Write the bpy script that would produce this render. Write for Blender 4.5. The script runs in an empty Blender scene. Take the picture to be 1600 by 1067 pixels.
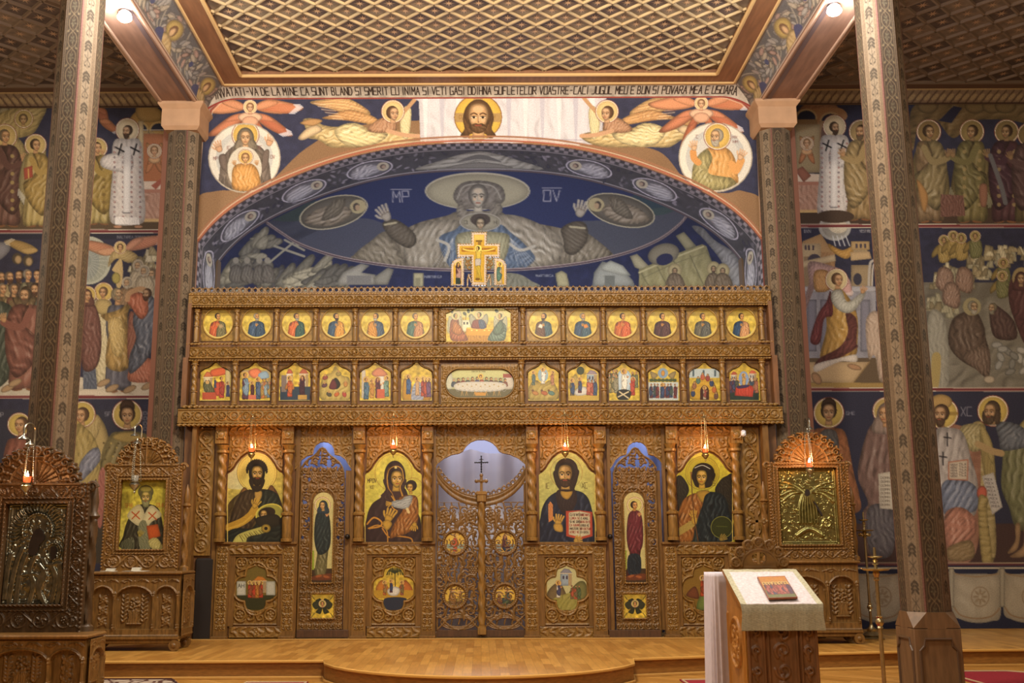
import bpy, math, random
import numpy as np
from mathutils import Vector, Matrix
sc = bpy.context.scene
COL = sc.collection
PI = math.pi
R_ = math.radians
# ---------------------------------------------------------------- camera
F = 1650.0; TH = R_(10.98); RO = 0.0040
CX, CY0 = 750.0, 533.5
CAM = (0.0, -14.2, 1.37)
_f = Vector((0, math.cos(TH), math.sin(TH))); _r = Vector((1, 0, 0)); _u = Vector((0, -math.sin(TH), math.cos(TH)))
_r2 = _r*math.cos(RO) - _u*math.sin(RO); _u2 = _r*math.sin(RO) + _u*math.cos(RO)
cd = bpy.data.cameras.new('camera'); cam = bpy.data.objects.new('camera', cd); COL.objects.link(cam)
cd.sensor_fit = 'HORIZONTAL'; cd.sensor_width = 36.0; cd.lens = 36.0*F/1600; cd.shift_x = (800-CX)/1600
cd.clip_start = 0.05; cd.clip_end = 200
m = Matrix((( _r2.x, _u2.x, -_f.x, CAM[0]), (_r2.y, _u2.y, -_f.y, CAM[1]), (_r2.z, _u2.z, -_f.z, CAM[2]), (0, 0, 0, 1)))
cam.matrix_world = m
sc.camera = cam
sc.view_settings.view_transform = 'Standard'; sc.view_settings.look = 'None'
sc.view_settings.gamma = 1.0; sc.view_settings.use_curve_mapping = False
sc.view_settings.exposure = 0.46
# ---------------------------------------------------------------- world + lights
w = bpy.data.worlds.new('world'); sc.world = w; w.use_nodes = True
w.node_tree.nodes['Background'].inputs[0].default_value = (1.0, .80, .60, 1)
w.node_tree.nodes['Background'].inputs[1].default_value = 0.10
def lamp(name, kind, loc, energy, col, size=0.3, rot=(0, 0, 0), spot=None, sy=None):
    d = bpy.data.lights.new(name, kind); d.energy = energy; d.color = col
    if kind == 'AREA':
        d.size = size
        if sy: d.shape = 'RECTANGLE'; d.size_y = sy
    else: d.shadow_soft_size = size
    if spot: d.spot_size = spot; d.spot_blend = .8
    o = bpy.data.objects.new(name, d); COL.objects.link(o); o.location = loc; o.rotation_euler = rot
    return o
WARM = (1.0, .86, .66); COOL = (.86, .92, 1.0)
# the nave chandelier hangs under the ceiling above the top edge of the view; two unseen fill lights are added behind the camera
lamp('chandelier_and_fill', 'POINT', (0, -6.2, 7.1), 1250, WARM, .5)
lamp('chandelier_and_fill', 'POINT', (-2.2, -11.5, 5.6), 300, WARM, .6)
lamp('chandelier_and_fill', 'POINT', (2.2, -11.5, 5.6), 300, WARM, .6)
for x in (-3.35, 3.35): lamp('beam_spotlight', 'POINT', (x, -4.95, 7.15), 230, COOL, .08)
lamp('aisle_fill', 'POINT', (-6.9, -3.4, 5.0), 210, WARM, .3)  # unseen fills added on both sides to brighten the aisle walls
lamp('aisle_fill', 'POINT', (6.9, -3.8, 4.2), 130, WARM, .3)
SPOTW = 45
# unseen sanctuary light inferred from the apse, then fills added to brighten the curtains
lamp('sanctuary_light', 'POINT', (0, 2.6, 3.6), 210, (.86, .90, 1.0), .4)
lamp('sanctuary_light', 'POINT', (0, .50, 3.5), 30, (.80, .86, 1.0), .15)
for x in (-2.15, 2.15): lamp('sanctuary_light', 'POINT', (x, .50, 3.0), 9, (.72, .80, 1.0), .1)
# ---------------------------------------------------------------- projection of photo measurements onto real planes
def ray(px, py):
    px = np.asarray(px, float); py = np.asarray(py, float)
    a = (px-CX)/F; b = (CY0-py)/F
    dx = a*_r2.x + b*_u2.x; dy = _f.y + a*_r2.y + b*_u2.y; dz = _f.z + a*_r2.z + b*_u2.z
    return dx, dy, dz
def U(px, py, Y=0.0):
    dx, dy, dz = ray(px, py); t = (Y-CAM[1])/dy
    return CAM[0]+dx*t, CAM[2]+dz*t
def UX(px, Y=0.0, py=700): return float(U(px, py, Y)[0])
def UZ(py, Y=0.0, px=750): return float(U(px, py, Y)[1])
def proj(x, y, z):
    x = np.asarray(x, float)-CAM[0]; y = np.asarray(y, float)-CAM[1]; z = np.asarray(z, float)-CAM[2]
    d = _f.y*y+_f.z*z
    a = (_r2.x*x+_r2.y*y+_r2.z*z)/d; b = (_u2.x*x+_u2.y*y+_u2.z*z)/d
    return CX+a*F, CY0-b*F
# ---------------------------------------------------------------- materials
MATS = {}
def lin(c): return tuple(((v/12.92) if v <= .04045 else ((v+.055)/1.055)**2.4) for v in c)
def hx(s): return tuple(int(s[i:i+2], 16)/255 for i in (0, 2, 4))
def mat(name, col, rough=.6, metal=0.0, noise=0.0, nscale=8.0, stretch=(1, 1, 1), bump=0.0, emit=None, es=0, spec=.5, col2=None, alpha=None, trans=0):
    if name in MATS: return MATS[name]
    m = bpy.data.materials.new(name); m.use_nodes = True; MATS[name] = m
    nt = m.node_tree; b = nt.nodes['Principled BSDF']
    c = lin(hx(col))+(1,); b.inputs['Base Color'].default_value = c
    b.inputs['Roughness'].default_value = rough; b.inputs['Metallic'].default_value = metal
    b.inputs['Specular IOR Level'].default_value = spec
    if trans: b.inputs['Transmission Weight'].default_value = trans
    if noise or bump:
        tc = nt.nodes.new('ShaderNodeTexCoord'); mp = nt.nodes.new('ShaderNodeMapping'); mp.inputs['Scale'].default_value = stretch
        nz = nt.nodes.new('ShaderNodeTexNoise'); nz.inputs['Scale'].default_value = nscale; nz.inputs['Detail'].default_value = 5
        nt.links.new(tc.outputs['Object'], mp.inputs[0]); nt.links.new(mp.outputs[0], nz.inputs['Vector'])
        if noise:
            mx = nt.nodes.new('ShaderNodeMix'); mx.data_type = 'RGBA'
            c2 = lin(hx(col2)) if col2 else tuple(v*(1-noise) for v in c[:3])
            mx.inputs[6].default_value = tuple(v*(1+noise*.4) for v in c[:3])+(1,); mx.inputs[7].default_value = tuple(c2)+(1,)
            rp = nt.nodes.new('ShaderNodeMapRange'); rp.inputs[1].default_value = .35; rp.inputs[2].default_value = .65
            nt.links.new(nz.outputs[0], rp.inputs[0]); nt.links.new(rp.outputs[0], mx.inputs[0]); nt.links.new(mx.outputs[2], b.inputs['Base Color'])
        if bump:
            bp = nt.nodes.new('ShaderNodeBump'); bp.inputs['Strength'].default_value = bump; bp.inputs['Distance'].default_value = .01
            nt.links.new(nz.outputs[0], bp.inputs['Height']); nt.links.new(bp.outputs[0], b.inputs['Normal'])
    if emit:
        b.inputs['Emission Color'].default_value = lin(hx(emit))+(1,); b.inputs['Emission Strength'].default_value = es
    return m
def paintmat(name, rough=.8, spec=.3, bump=.15, gold=False):
    """pigment on plaster or panel: the painting itself is stored on the surface as colour, broken up by fine plaster noise"""
    if name in MATS: return MATS[name]
    m = bpy.data.materials.new(name); m.use_nodes = True; MATS[name] = m
    nt = m.node_tree; b = nt.nodes['Principled BSDF']
    at = nt.nodes.new('ShaderNodeAttribute'); at.attribute_name = 'paint'
    nz = nt.nodes.new('ShaderNodeTexNoise'); nz.inputs['Scale'].default_value = 60; nz.inputs['Detail'].default_value = 4
    tc = nt.nodes.new('ShaderNodeTexCoord'); nt.links.new(tc.outputs['Object'], nz.inputs['Vector'])
    rp = nt.nodes.new('ShaderNodeMapRange'); rp.inputs[1].default_value = .3; rp.inputs[2].default_value = .7; rp.inputs[3].default_value = .82; rp.inputs[4].default_value = 1.12
    nt.links.new(nz.outputs[0], rp.inputs[0])
    mx = nt.nodes.new('ShaderNodeVectorMath'); mx.operation = 'SCALE'
    nt.links.new(at.outputs['Color'], mx.inputs[0]); nt.links.new(rp.outputs[0], mx.inputs['Scale'])
    nt.links.new(mx.outputs[0], b.inputs['Base Color'])
    b.inputs['Roughness'].default_value = rough; b.inputs['Specular IOR Level'].default_value = spec
    bp = nt.nodes.new('ShaderNodeBump'); bp.inputs['Strength'].default_value = bump; bp.inputs['Distance'].default_value = .004
    nt.links.new(nz.outputs[0], bp.inputs['Height']); nt.links.new(bp.outputs[0], b.inputs['Normal'])
    return m
FRESCO = paintmat('fresco_paint', .85, .2)
ICON = paintmat('icon_paint', .38, .5, .03); MATTE = paintmat('matte_icon_paint', .7, .2, .03)
CARVE = mat('carved_oak', '85632f', .36, noise=.35, nscale=14, stretch=(3, 3, .6), bump=.25)
CARVE2 = mat('carved_walnut', '73542b', .38, noise=.4, nscale=14, stretch=(3, 3, .6), bump=.25)
OAK = mat('plain_oak', '75542a', .38, noise=.3, nscale=10, stretch=(4, 4, .5), bump=.15)
DARK = mat('dark_oak', '503520', .5, noise=.3, nscale=10, stretch=(4, 4, .5), bump=.15)
BEAMW = mat('beam_wood', '84604a', .75, noise=.2, nscale=6, stretch=(3, .4, 3), bump=.1)
GOLD = mat('gilding', 'c9a23f', .3, .75, noise=.2, nscale=20)
BRASS = mat('brass', 'b3a47c', .30, .9, noise=.15, nscale=20)
SILVER = mat('silver', 'a9a89a', .3, .95, noise=.3, nscale=14, bump=.2)
# ---------------------------------------------------------------- object helpers
OFF = {}
def tag(o, label=None, cat=None, group=None, kind=None):
    if label: o['label'] = label
    if cat: o['category'] = cat
    if group: o['group'] = group
    if kind: o['kind'] = kind
    return o
def empty(name, loc, label, cat, group=None):
    o = bpy.data.objects.new(name, None); COL.objects.link(o); o.location = loc; o.empty_display_size = .1
    OFF[o.name] = Vector(loc); return tag(o, label, cat, group)
def link(name, me, m, parent=None, smooth=False, org=None):
    """me in world coordinates; stored relative to its thing's origin"""
    o = bpy.data.objects.new(name, me); COL.objects.link(o)
    if m is not None:
        for q in (m if isinstance(m, (list, tuple)) else [m]): me.materials.append(q)
    if parent is not None:
        off = OFF[parent.name]; o.parent = parent
    elif org is not None:
        off = Vector(org); o.location = off
    else: off = Vector((0, 0, 0))
    OFF[o.name] = off
    if off.length: me.transform(Matrix.Translation(-off))
    if smooth: me.polygons.foreach_set('use_smooth', np.ones(len(me.polygons), bool))
    return o
class MB:
    """collects shapes, then links them as ONE mesh object"""
    def __init__(s): s.v = []; s.f = []
    def add(s, v, f):
        n = len(s.v); s.v += [tuple(p) for p in v]; s.f += [tuple(i+n for i in q) for q in f]; return s
    def box(s, x0, x1, y0, y1, z0, z1, bev=0.0):
        if x1 < x0: x0, x1 = x1, x0
        if y1 < y0: y0, y1 = y1, y0
        if z1 < z0: z0, z1 = z1, z0
        b = min(bev, (x1-x0)*.45, (y1-y0)*.45, (z1-z0)*.45)
        if b <= 0:
            v = [(x, y, z) for z in (z0, z1) for x, y in ((x0, y0), (x1, y0), (x1, y1), (x0, y1))]
            return s.add(v, [(3, 2, 1, 0), (4, 5, 6, 7), (0, 1, 5, 4), (1, 2, 6, 5), (2, 3, 7, 6), (3, 0, 4, 7)])
        v = []
        for z, q in ((z0, b), (z0+b, 0), (z1-b, 0), (z1, b)):
            a0, a1, c0, c1 = x0+q, x1-q, y0+q, y1-q
            e = b if q == 0 else 0.0
            e = b*.7
            v += [(a0+e, c0, z), (a1-e, c0, z), (a1, c0+e, z), (a1, c1-e, z), (a1-e, c1, z), (a0+e, c1, z), (a0, c1-e, z), (a0, c0+e, z)]
        f = [tuple(range(7, -1, -1)), tuple(range(24, 32))]
        for k in range(3):
            for i in range(8): j = (i+1) % 8; f.append((k*8+i, k*8+j, k*8+8+j, k*8+8+i))
        return s.add(v, f)
    def lathe(s, cx, cy, prof, n=20, twist=None, sq=None):
        """prof: (z, r); twist=(lobes, turns per metre, depth, z0, z1)"""
        v = []; f = []
        for z, r in prof:
            for i in range(n):
                a = 2*PI*i/n; rr = r
                if twist and twist[3] <= z <= twist[4]: rr = r*(1-twist[2]*(.5+.5*math.cos(twist[0]*a+2*PI*twist[1]*(z-twist[3])*twist[0])))
                v.append((cx+rr*math.cos(a), cy+rr*math.sin(a), z))
        for k in range(len(prof)-1):
            for i in range(n): j = (i+1) % n; f.append((k*n+i, k*n+j, k*n+n+j, k*n+n+i))
        f.append(tuple(range(n-1, -1, -1))); f.append(tuple(range((len(prof)-1)*n, len(prof)*n)))
        return s.add(v, f)
    def tube(s, pts, r, n=8, cap=True):
        pts = [Vector(p) for p in pts]; v = []; f = []
        N = len(pts); rr = r if isinstance(r, (list, tuple)) else [r]*N
        up = None
        for i, p in enumerate(pts):
            d = (pts[min(i+1, N-1)]-pts[max(i-1, 0)]).normalized()
            if up is None:
                up = Vector((0, 0, 1)) if abs(d.z) < .9 else Vector((1, 0, 0))
            a = (up - d*up.dot(d)).normalized(); b = d.cross(a); up = a
            for k in range(n):
                t = 2*PI*k/n; v.append(p+(a*math.cos(t)+b*math.sin(t))*rr[i])
        for i in range(N-1):
            for k in range(n): j = (k+1) % n; f.append((i*n+k, i*n+j, i*n+n+j, i*n+n+k))
        if cap: f.append(tuple(range(n-1, -1, -1))); f.append(tuple(range((N-1)*n, N*n)))
        return s.add(v, f)
    def rope(s, p0, p1, r, pitch=None, n=8):
        """twisted rope moulding between two points"""
        p0 = Vector(p0); p1 = Vector(p1); L = (p1-p0).length; d = (p1-p0).normalized()
        up = Vector((0, 1, 0)) if abs(d.y) < .9 else Vector((0, 0, 1)); a = (up-d*up.dot(d)).normalized(); b = d.cross(a)
        pitch = pitch or r*3.2; k = max(2, int(L/pitch*6)); v = []; f = []
        for i in range(k+1):
            for q in range(n):
                t = 2*PI*q/n; rr = r*(.80+.28*math.cos(2*t-2*PI*i/6)); v.append(p0+d*(L*i/k)+(a*math.cos(t)+b*math.sin(t))*rr)
        for i in range(k):
            for q in range(n): j = (q+1) % n; f.append((i*n+q, i*n+j, i*n+n+j, i*n+n+q))
        f.append(tuple(range(n-1, -1, -1))); f.append(tuple(range(k*n, k*n+n)))
        return s.add(v, f)
    def ball(s, x, y, z, r, n=8, m=6, sx=1, sy=1, sz=1):
        v = [(x, y, z-r*sz)]; f = []
        for i in range(1, m):
            t = -PI/2+PI*i/m
            for k in range(n): a = 2*PI*k/n; v.append((x+r*sx*math.cos(t)*math.cos(a), y+r*sy*math.cos(t)*math.sin(a), z+r*sz*math.sin(t)))
        v.append((x, y, z+r*sz)); e = len(v)-1
        for k in range(n):
            j = (k+1) % n; f.append((0, 1+j, 1+k)); f.append((e, e-n+k, e-n+j))
            for i in range(m-2): f.append((1+i*n+k, 1+i*n+j, 1+i*n+n+j, 1+i*n+n+k))
        return s.add(v, f)
    def prism(s, pts, y0, y1):
        """outline pts [(x,z)] extruded from y0 to y1"""
        n = len(pts); v = [(x, y0, z) for x, z in pts]+[(x, y1, z) for x, z in pts]
        f = [tuple(range(n)), tuple(range(2*n-1, n-1, -1))]+[(i, (i+1) % n+0, (i+1) % n+n, i+n) for i in range(n)]
        f = [f[0][::-1], f[1][::-1]]+f[2:]
        return s.add(v, f)
    def xf(s, M):
        s.v = [tuple(M @ Vector(p)) for p in s.v]; return s
    def build(s, name, m, parent=None, smooth=False, org=None):
        me = bpy.data.meshes.new(name); me.from_pydata(s.v, [], s.f); me.update()
        import bmesh
        b = bmesh.new(); b.from_mesh(me); bmesh.ops.recalc_face_normals(b, faces=b.faces); b.to_mesh(me); b.free()
        o = link(name, me, m, parent, False, org)
        if smooth:
            me.polygons.foreach_set('use_smooth', np.ones(len(me.polygons), bool))
            try: me.set_sharp_from_angle(angle=R_(40))
            except Exception: pass
        return o
def fast_mesh(name, V, Q, smooth=True):
    me = bpy.data.meshes.new(name); V = np.ascontiguousarray(V, np.float32); Q = np.ascontiguousarray(Q, np.int32)
    me.vertices.add(len(V)); me.vertices.foreach_set('co', V.ravel())
    me.loops.add(Q.size); me.loops.foreach_set('vertex_index', Q.ravel())
    me.polygons.add(len(Q)); me.polygons.foreach_set('loop_start', np.arange(0, Q.size, 4, dtype=np.int32))
    me.update(calc_edges=True)
    if smooth: me.polygons.foreach_set('use_smooth', np.ones(len(Q), bool))
    return me
def set_paint(me, rgb):
    a = me.color_attributes.new('paint', 'FLOAT_COLOR', 'POINT')
    c = np.ones((len(rgb), 4), np.float32); c[:, :3] = rgb; a.data.foreach_set('color', c.ravel())
def tolin(a):
    a = np.clip(a, 0, 1); return np.where(a <= .04045, a/12.92, ((a+.055)/1.055)**2.4)
def gridfaces(nz, nx):
    i = np.arange(nz-1)[:, None]*nx+np.arange(nx-1)[None]; return np.stack([i, i+nx, i+nx+1, i+1], -1)
# ---------------------------------------------------------------- the painter: draws vector shapes into a colour field
def crom(p, k=6, closed=True):
    p = np.asarray(p, float); n = len(p); out = []
    idx = range(n) if closed else range(n-1)
    t = np.linspace(0, 1, k, endpoint=False)[:, None]
    for i in idx:
        if closed: a, b, c, d = p[i-1], p[i], p[(i+1) % n], p[(i+2) % n]
        else: a, b, c, d = p[max(i-1, 0)], p[i], p[i+1], p[min(i+2, n-1)]
        out.append(.5*((2*b)+(-a+c)*t+(2*a-5*b+4*c-d)*t*t+(-a+3*b-3*c+d)*t**3))
    if not closed: out.append(p[-1:])
    return np.concatenate(out)
def S(s):
    """'x,y x,y' -> points"""
    if isinstance(s, str): return np.array([[float(v) for v in q.split(',')] for q in s.split()])
    return np.asarray(s, float)
def bblur(m, r):
    r = max(1, int(r))
    for _ in range(2):
        for ax in (0, 1):
            c = np.cumsum(np.pad(m, [(r+1, r) if a == ax else (0, 0) for a in (0, 1)], mode='edge'), axis=ax)
            m = (np.take(c, range(2*r+1, c.shape[ax]), axis=ax)-np.take(c, range(0, c.shape[ax]-2*r-1), axis=ax))/(2*r+1)
    return m
NZ = np.random.RandomState(3).rand(256, 256)
NZ = bblur(np.tile(NZ, (2, 2)), 6)[:256, :256]; NZ = (NZ-NZ.mean())/NZ.std()
class Cv:
    def __init__(s, x0, x1, z0, z1, Y=None, d=.004, bg='202030', ss=2, xf=None, px=False):
        """a painting field on the plane Y spanning world x0..x1, z0..z1; d = vertex spacing"""
        s.px = px; s.Y = Y; s.x0, s.x1, s.z0, s.z1 = x0, x1, z0, z1; s.ss = ss
        s.nx = int(round(abs(x1-x0)/d))+1; s.nz = int(round(abs(z1-z0)/d))+1
        s.W = s.nx*ss; s.H = s.nz*ss; s.a = np.empty((s.H, s.W, 3), np.float32); s.a[:] = hx(bg); s.clip = None; s.xf = xf
        s.k0 = s.k = s.sc(CX, 500)
    def view(s, ox, oy, k):
        """read the following measurements in an enlargement k of the photograph that starts at ox,oy"""
        s.vw = (ox, oy, k); s.k = s.k0/k
    vw = (0, 0, 1)
    def T(s, p):
        p = S(p)/s.vw[2]+np.array(s.vw[:2])
        if s.px: X, Z = p[:, 0], p[:, 1]
        else: X, Z = U(p[:, 0], p[:, 1], s.Y)
        u = (X-s.x0)/(s.x1-s.x0)*(s.W-s.ss)+(s.ss-1)/2; v = (s.z1-Z)/(s.z1-s.z0)*(s.H-s.ss)+(s.ss-1)/2
        return np.stack([u, v], -1)
    def sc(s, x, y):
        q = s.T([[x, y], [x+10, y]]); return abs(q[1, 0]-q[0, 0])/10
    def poly(s, p, c, sm=1, fold=None, edge=0.0, al=1.0, raw=False, hi=0.0, er=None):
        q = s.T(p)
        if sm: q = crom(q)
        m, bx = s.pm(q)
        if m is not None: s.comp(m, bx, c, fold, edge, al, hi, er)
    def pm(s, q):
        x0 = int(max(0, math.floor(q[:, 0].min()))); x1 = int(min(s.W-1, math.ceil(q[:, 0].max())))
        y0 = int(max(0, math.floor(q[:, 1].min()))); y1 = int(min(s.H-1, math.ceil(q[:, 1].max())))
        if x1 < x0 or y1 < y0: return None, None
        n = x1-x0+1; m = np.zeros((y1-y0+1, n), np.float32)
        qa = q; qb = np.roll(q, -1, 0)
        for yy in range(y0, y1+1):
            h = (qa[:, 1] > yy) != (qb[:, 1] > yy)
            if not h.any(): continue
            A = qa[h]; B = qb[h]; xs = np.sort(A[:, 0]+(yy-A[:, 1])/(B[:, 1]-A[:, 1])*(B[:, 0]-A[:, 0]))
            for k in range(0, len(xs)-1, 2):
                i = max(0, int(math.ceil(xs[k]))-x0); j = min(n-1, int(math.floor(xs[k+1]))-x0)
                if j >= i: m[yy-y0, i:j+1] = 1
        return m, (x0, x1, y0, y1)
    def comp(s, m, bx, c, fold=None, edge=0.0, al=1.0, hi=0.0, er=None):
        x0, x1, y0, y1 = bx; reg = s.a[y0:y1+1, x0:x1+1]
        if s.clip is not None: m = m*s.clip[y0:y1+1, x0:x1+1]
        col = np.empty(m.shape+(3,), np.float32)
        if isinstance(c, tuple) and isinstance(c[0], str):     # vertical blend
            t = np.linspace(0, 1, m.shape[0])[:, None, None]; col[:] = np.array(hx(c[0]))*(1-t)+np.array(hx(c[1]))*t
        else: col[:] = hx(c)
        sh = np.ones(m.shape, np.float32)
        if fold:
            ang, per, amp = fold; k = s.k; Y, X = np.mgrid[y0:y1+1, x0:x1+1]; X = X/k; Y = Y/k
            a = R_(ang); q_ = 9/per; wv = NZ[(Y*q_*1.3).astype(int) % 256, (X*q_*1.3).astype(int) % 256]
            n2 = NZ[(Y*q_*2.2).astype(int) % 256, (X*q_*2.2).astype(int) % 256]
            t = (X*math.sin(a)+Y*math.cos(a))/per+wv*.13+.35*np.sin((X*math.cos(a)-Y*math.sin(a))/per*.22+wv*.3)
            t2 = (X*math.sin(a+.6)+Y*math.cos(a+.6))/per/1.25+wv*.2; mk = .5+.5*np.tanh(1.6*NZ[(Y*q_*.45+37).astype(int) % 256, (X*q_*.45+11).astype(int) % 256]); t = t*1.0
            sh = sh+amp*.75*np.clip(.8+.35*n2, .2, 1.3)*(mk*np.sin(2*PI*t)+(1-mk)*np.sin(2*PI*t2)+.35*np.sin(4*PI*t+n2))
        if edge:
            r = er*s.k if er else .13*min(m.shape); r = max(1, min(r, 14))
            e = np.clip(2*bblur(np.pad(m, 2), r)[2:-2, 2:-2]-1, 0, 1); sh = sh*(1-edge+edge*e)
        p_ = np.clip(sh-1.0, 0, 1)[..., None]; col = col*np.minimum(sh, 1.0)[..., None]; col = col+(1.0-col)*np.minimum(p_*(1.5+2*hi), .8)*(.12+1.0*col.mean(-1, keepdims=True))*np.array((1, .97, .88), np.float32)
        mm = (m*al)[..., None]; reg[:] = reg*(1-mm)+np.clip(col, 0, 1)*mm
    def ell(s, x, y, rx, ry=None, c='ffffff', rot=0, a0=0, a1=360, **k):
        ry = ry or rx; t = np.radians(np.linspace(a0, a1, 28, endpoint=(a1-a0) < 360)); r = R_(rot)
        X = rx*np.cos(t); Y = ry*np.sin(t); k.setdefault('sm', 0)
        s.poly(np.stack([x+X*math.cos(r)-Y*math.sin(r), y+X*math.sin(r)+Y*math.cos(r)], -1), c, **k)
    def line(s, p, w, c, sm=1, al=1.0, closed=False):
        q = s.T(p)
        if sm and len(q) > 2: q = crom(q, 5, closed)
        if closed: q = np.concatenate([q, q[:1]])
        r = w*s.k/2; W = max(r, .5)
        x0 = int(max(0, q[:, 0].min()-W-1)); x1 = int(min(s.W-1, q[:, 0].max()+W+1)); y0 = int(max(0, q[:, 1].min()-W-1)); y1 = int(min(s.H-1, q[:, 1].max()+W+1))
        if x1 < x0 or y1 < y0: return
        m = np.zeros((y1-y0+1, x1-x0+1), np.float32)
        for A, B in zip(q[:-1], q[1:]):                        # each segment only touches its own box
            a0 = max(x0, int(min(A[0], B[0])-W-1)); a1 = min(x1, int(max(A[0], B[0])+W+1)); b0 = max(y0, int(min(A[1], B[1])-W-1)); b1 = min(y1, int(max(A[1], B[1])+W+1))
            if a1 < a0 or b1 < b0: continue
            Y, X = np.mgrid[b0:b1+1, a0:a1+1]; d = B-A; L = d@d+1e-9
            t = np.clip(((X-A[0])*d[0]+(Y-A[1])*d[1])/L, 0, 1); dd = np.hypot(X-A[0]-t*d[0], Y-A[1]-t*d[1])
            v = np.clip(r+.5-dd, 0, 1)*min(1, r/.5)
            g = m[b0-y0:b1-y0+1, a0-x0:a1-x0+1]; np.maximum(g, v, out=g)
        s.comp(m, (x0, x1, y0, y1), c, al=al)
    def ring(s, x, y, rx, ry, w, c, rot=0, al=1.0, a0=0, a1=360):
        t = np.radians(np.linspace(a0, a1, 40)); r = R_(rot); X = rx*np.cos(t); Y = ry*np.sin(t)
        s.line(np.stack([x+X*math.cos(r)-Y*math.sin(r), y+X*math.sin(r)+Y*math.cos(r)], -1), w, c, 0, al)
    def setclip(s, p, sm=0):
        if p is None: s.clip = None; return
        q = s.T(p)
        if sm: q = crom(q)
        s.clip = np.zeros((s.H, s.W), np.float32); m, b = s.pm(q)
        if m is not None: s.clip[b[2]:b[3]+1, b[0]:b[1]+1] = m
    def noise(s, amp, f=1.0):
        Y, X = np.mgrid[0:s.H, 0:s.W]; n = NZ[(Y*f/s.k*2).astype(int) % 256, (X*f/s.k*2).astype(int) % 256]; s.a *= (1+amp*n)[..., None]
    wash = 0.0
    def done(s, gain=(1, 1, 1)):
        if s.wash: s.a = s.a*(1-s.wash)+np.array((.62, .56, .50), np.float32)*s.wash; g_ = s.a.mean(-1, keepdims=True); s.a = g_+(s.a-g_)*(1-s.wash)
        k = s.ss; b = s.a[:s.nz*k, :s.nx*k].reshape(s.nz, k, s.nx, k, 3).mean((1, 3)); return tolin(b)*np.array(gain, np.float32)
    def rc(s, x0, x1, y0, y1, c, **k): k.setdefault('sm', 0); s.poly([[x0, y0], [x1, y0], [x1, y1], [x0, y1]], c, **k)
GAIN = (1.0, 1.0, 1.0)
def plane_from(cv, name, m, parent=None, Y=None, keep=None, gain=None, thick=0.0, org=None, hmap=None):
    """turns a painted field into a mesh on its plane; keep(X,Z)->bool trims it to its outline, thick gives it a body"""
    Y = cv.Y if Y is None else Y
    rgb = cv.done(gain or GAIN); nz, nx = cv.nz, cv.nx
    X, Z = np.meshgrid(np.linspace(cv.x0, cv.x1, nx), np.linspace(cv.z1, cv.z0, nz))
    YY = np.full_like(X, Y) - (0 if hmap is None else hmap)
    k = keep(X, Z) if keep is not None else np.ones(X.shape, bool)
    return solid_grid(name, X, YY, Z, k, m, parent, thick, rgb, org)
def solid_grid(name, X, Y, Z, k, m, parent=None, thick=0.0, rgb=None, org=None, dirn=(0, 1, 0), smooth=True):
    nz, nx = X.shape; V = np.stack([X, Y, Z], -1).reshape(-1, 3); Q = gridfaces(nz, nx)
    fk = k[:-1, :-1] & k[1:, :-1] & k[:-1, 1:] & k[1:, 1:]
    F_ = Q[fk]
    if thick:
        n = len(V); V2 = V.copy(); V2 += np.array(dirn)*thick
        if dirn == (0, 1, 0): V2[:, 1] = (Y.max() if np.ndim(Y) else Y)+thick
        parts = [F_, F_[:, ::-1]+n]
        f = np.pad(fk, 1); i = np.arange(nz*nx).reshape(nz, nx)
        up = f[1:-1, 1:-1] & ~f[:-2, 1:-1]; dn = f[1:-1, 1:-1] & ~f[2:, 1:-1]; lf = f[1:-1, 1:-1] & ~f[1:-1, :-2]; rt = f[1:-1, 1:-1] & ~f[1:-1, 2:]
        q = Q[up]; parts.append(np.stack([q[:, 0], q[:, 3], q[:, 3]+n, q[:, 0]+n], -1))
        q = Q[dn]; parts.append(np.stack([q[:, 2], q[:, 1], q[:, 1]+n, q[:, 2]+n], -1))
        q = Q[lf]; parts.append(np.stack([q[:, 1], q[:, 0], q[:, 0]+n, q[:, 1]+n], -1))
        q = Q[rt]; parts.append(np.stack([q[:, 3], q[:, 2], q[:, 2]+n, q[:, 3]+n], -1))
        F_ = np.concatenate(parts); V = np.concatenate([V, V2])
        if rgb is not None: rgb = np.concatenate([rgb.reshape(-1, 3), rgb.reshape(-1, 3)*.5])
    used = np.zeros(len(V), bool); used[F_.ravel()] = True; mp = np.cumsum(used)-1
    me = fast_mesh(name, V[used], mp[F_], smooth)
    if thick:
        me.set_sharp_from_angle(angle=R_(60))
    if rgb is not None: set_paint(me, rgb.reshape(-1, 3)[used])
    return link(name, me, m, parent, False, org)
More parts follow.
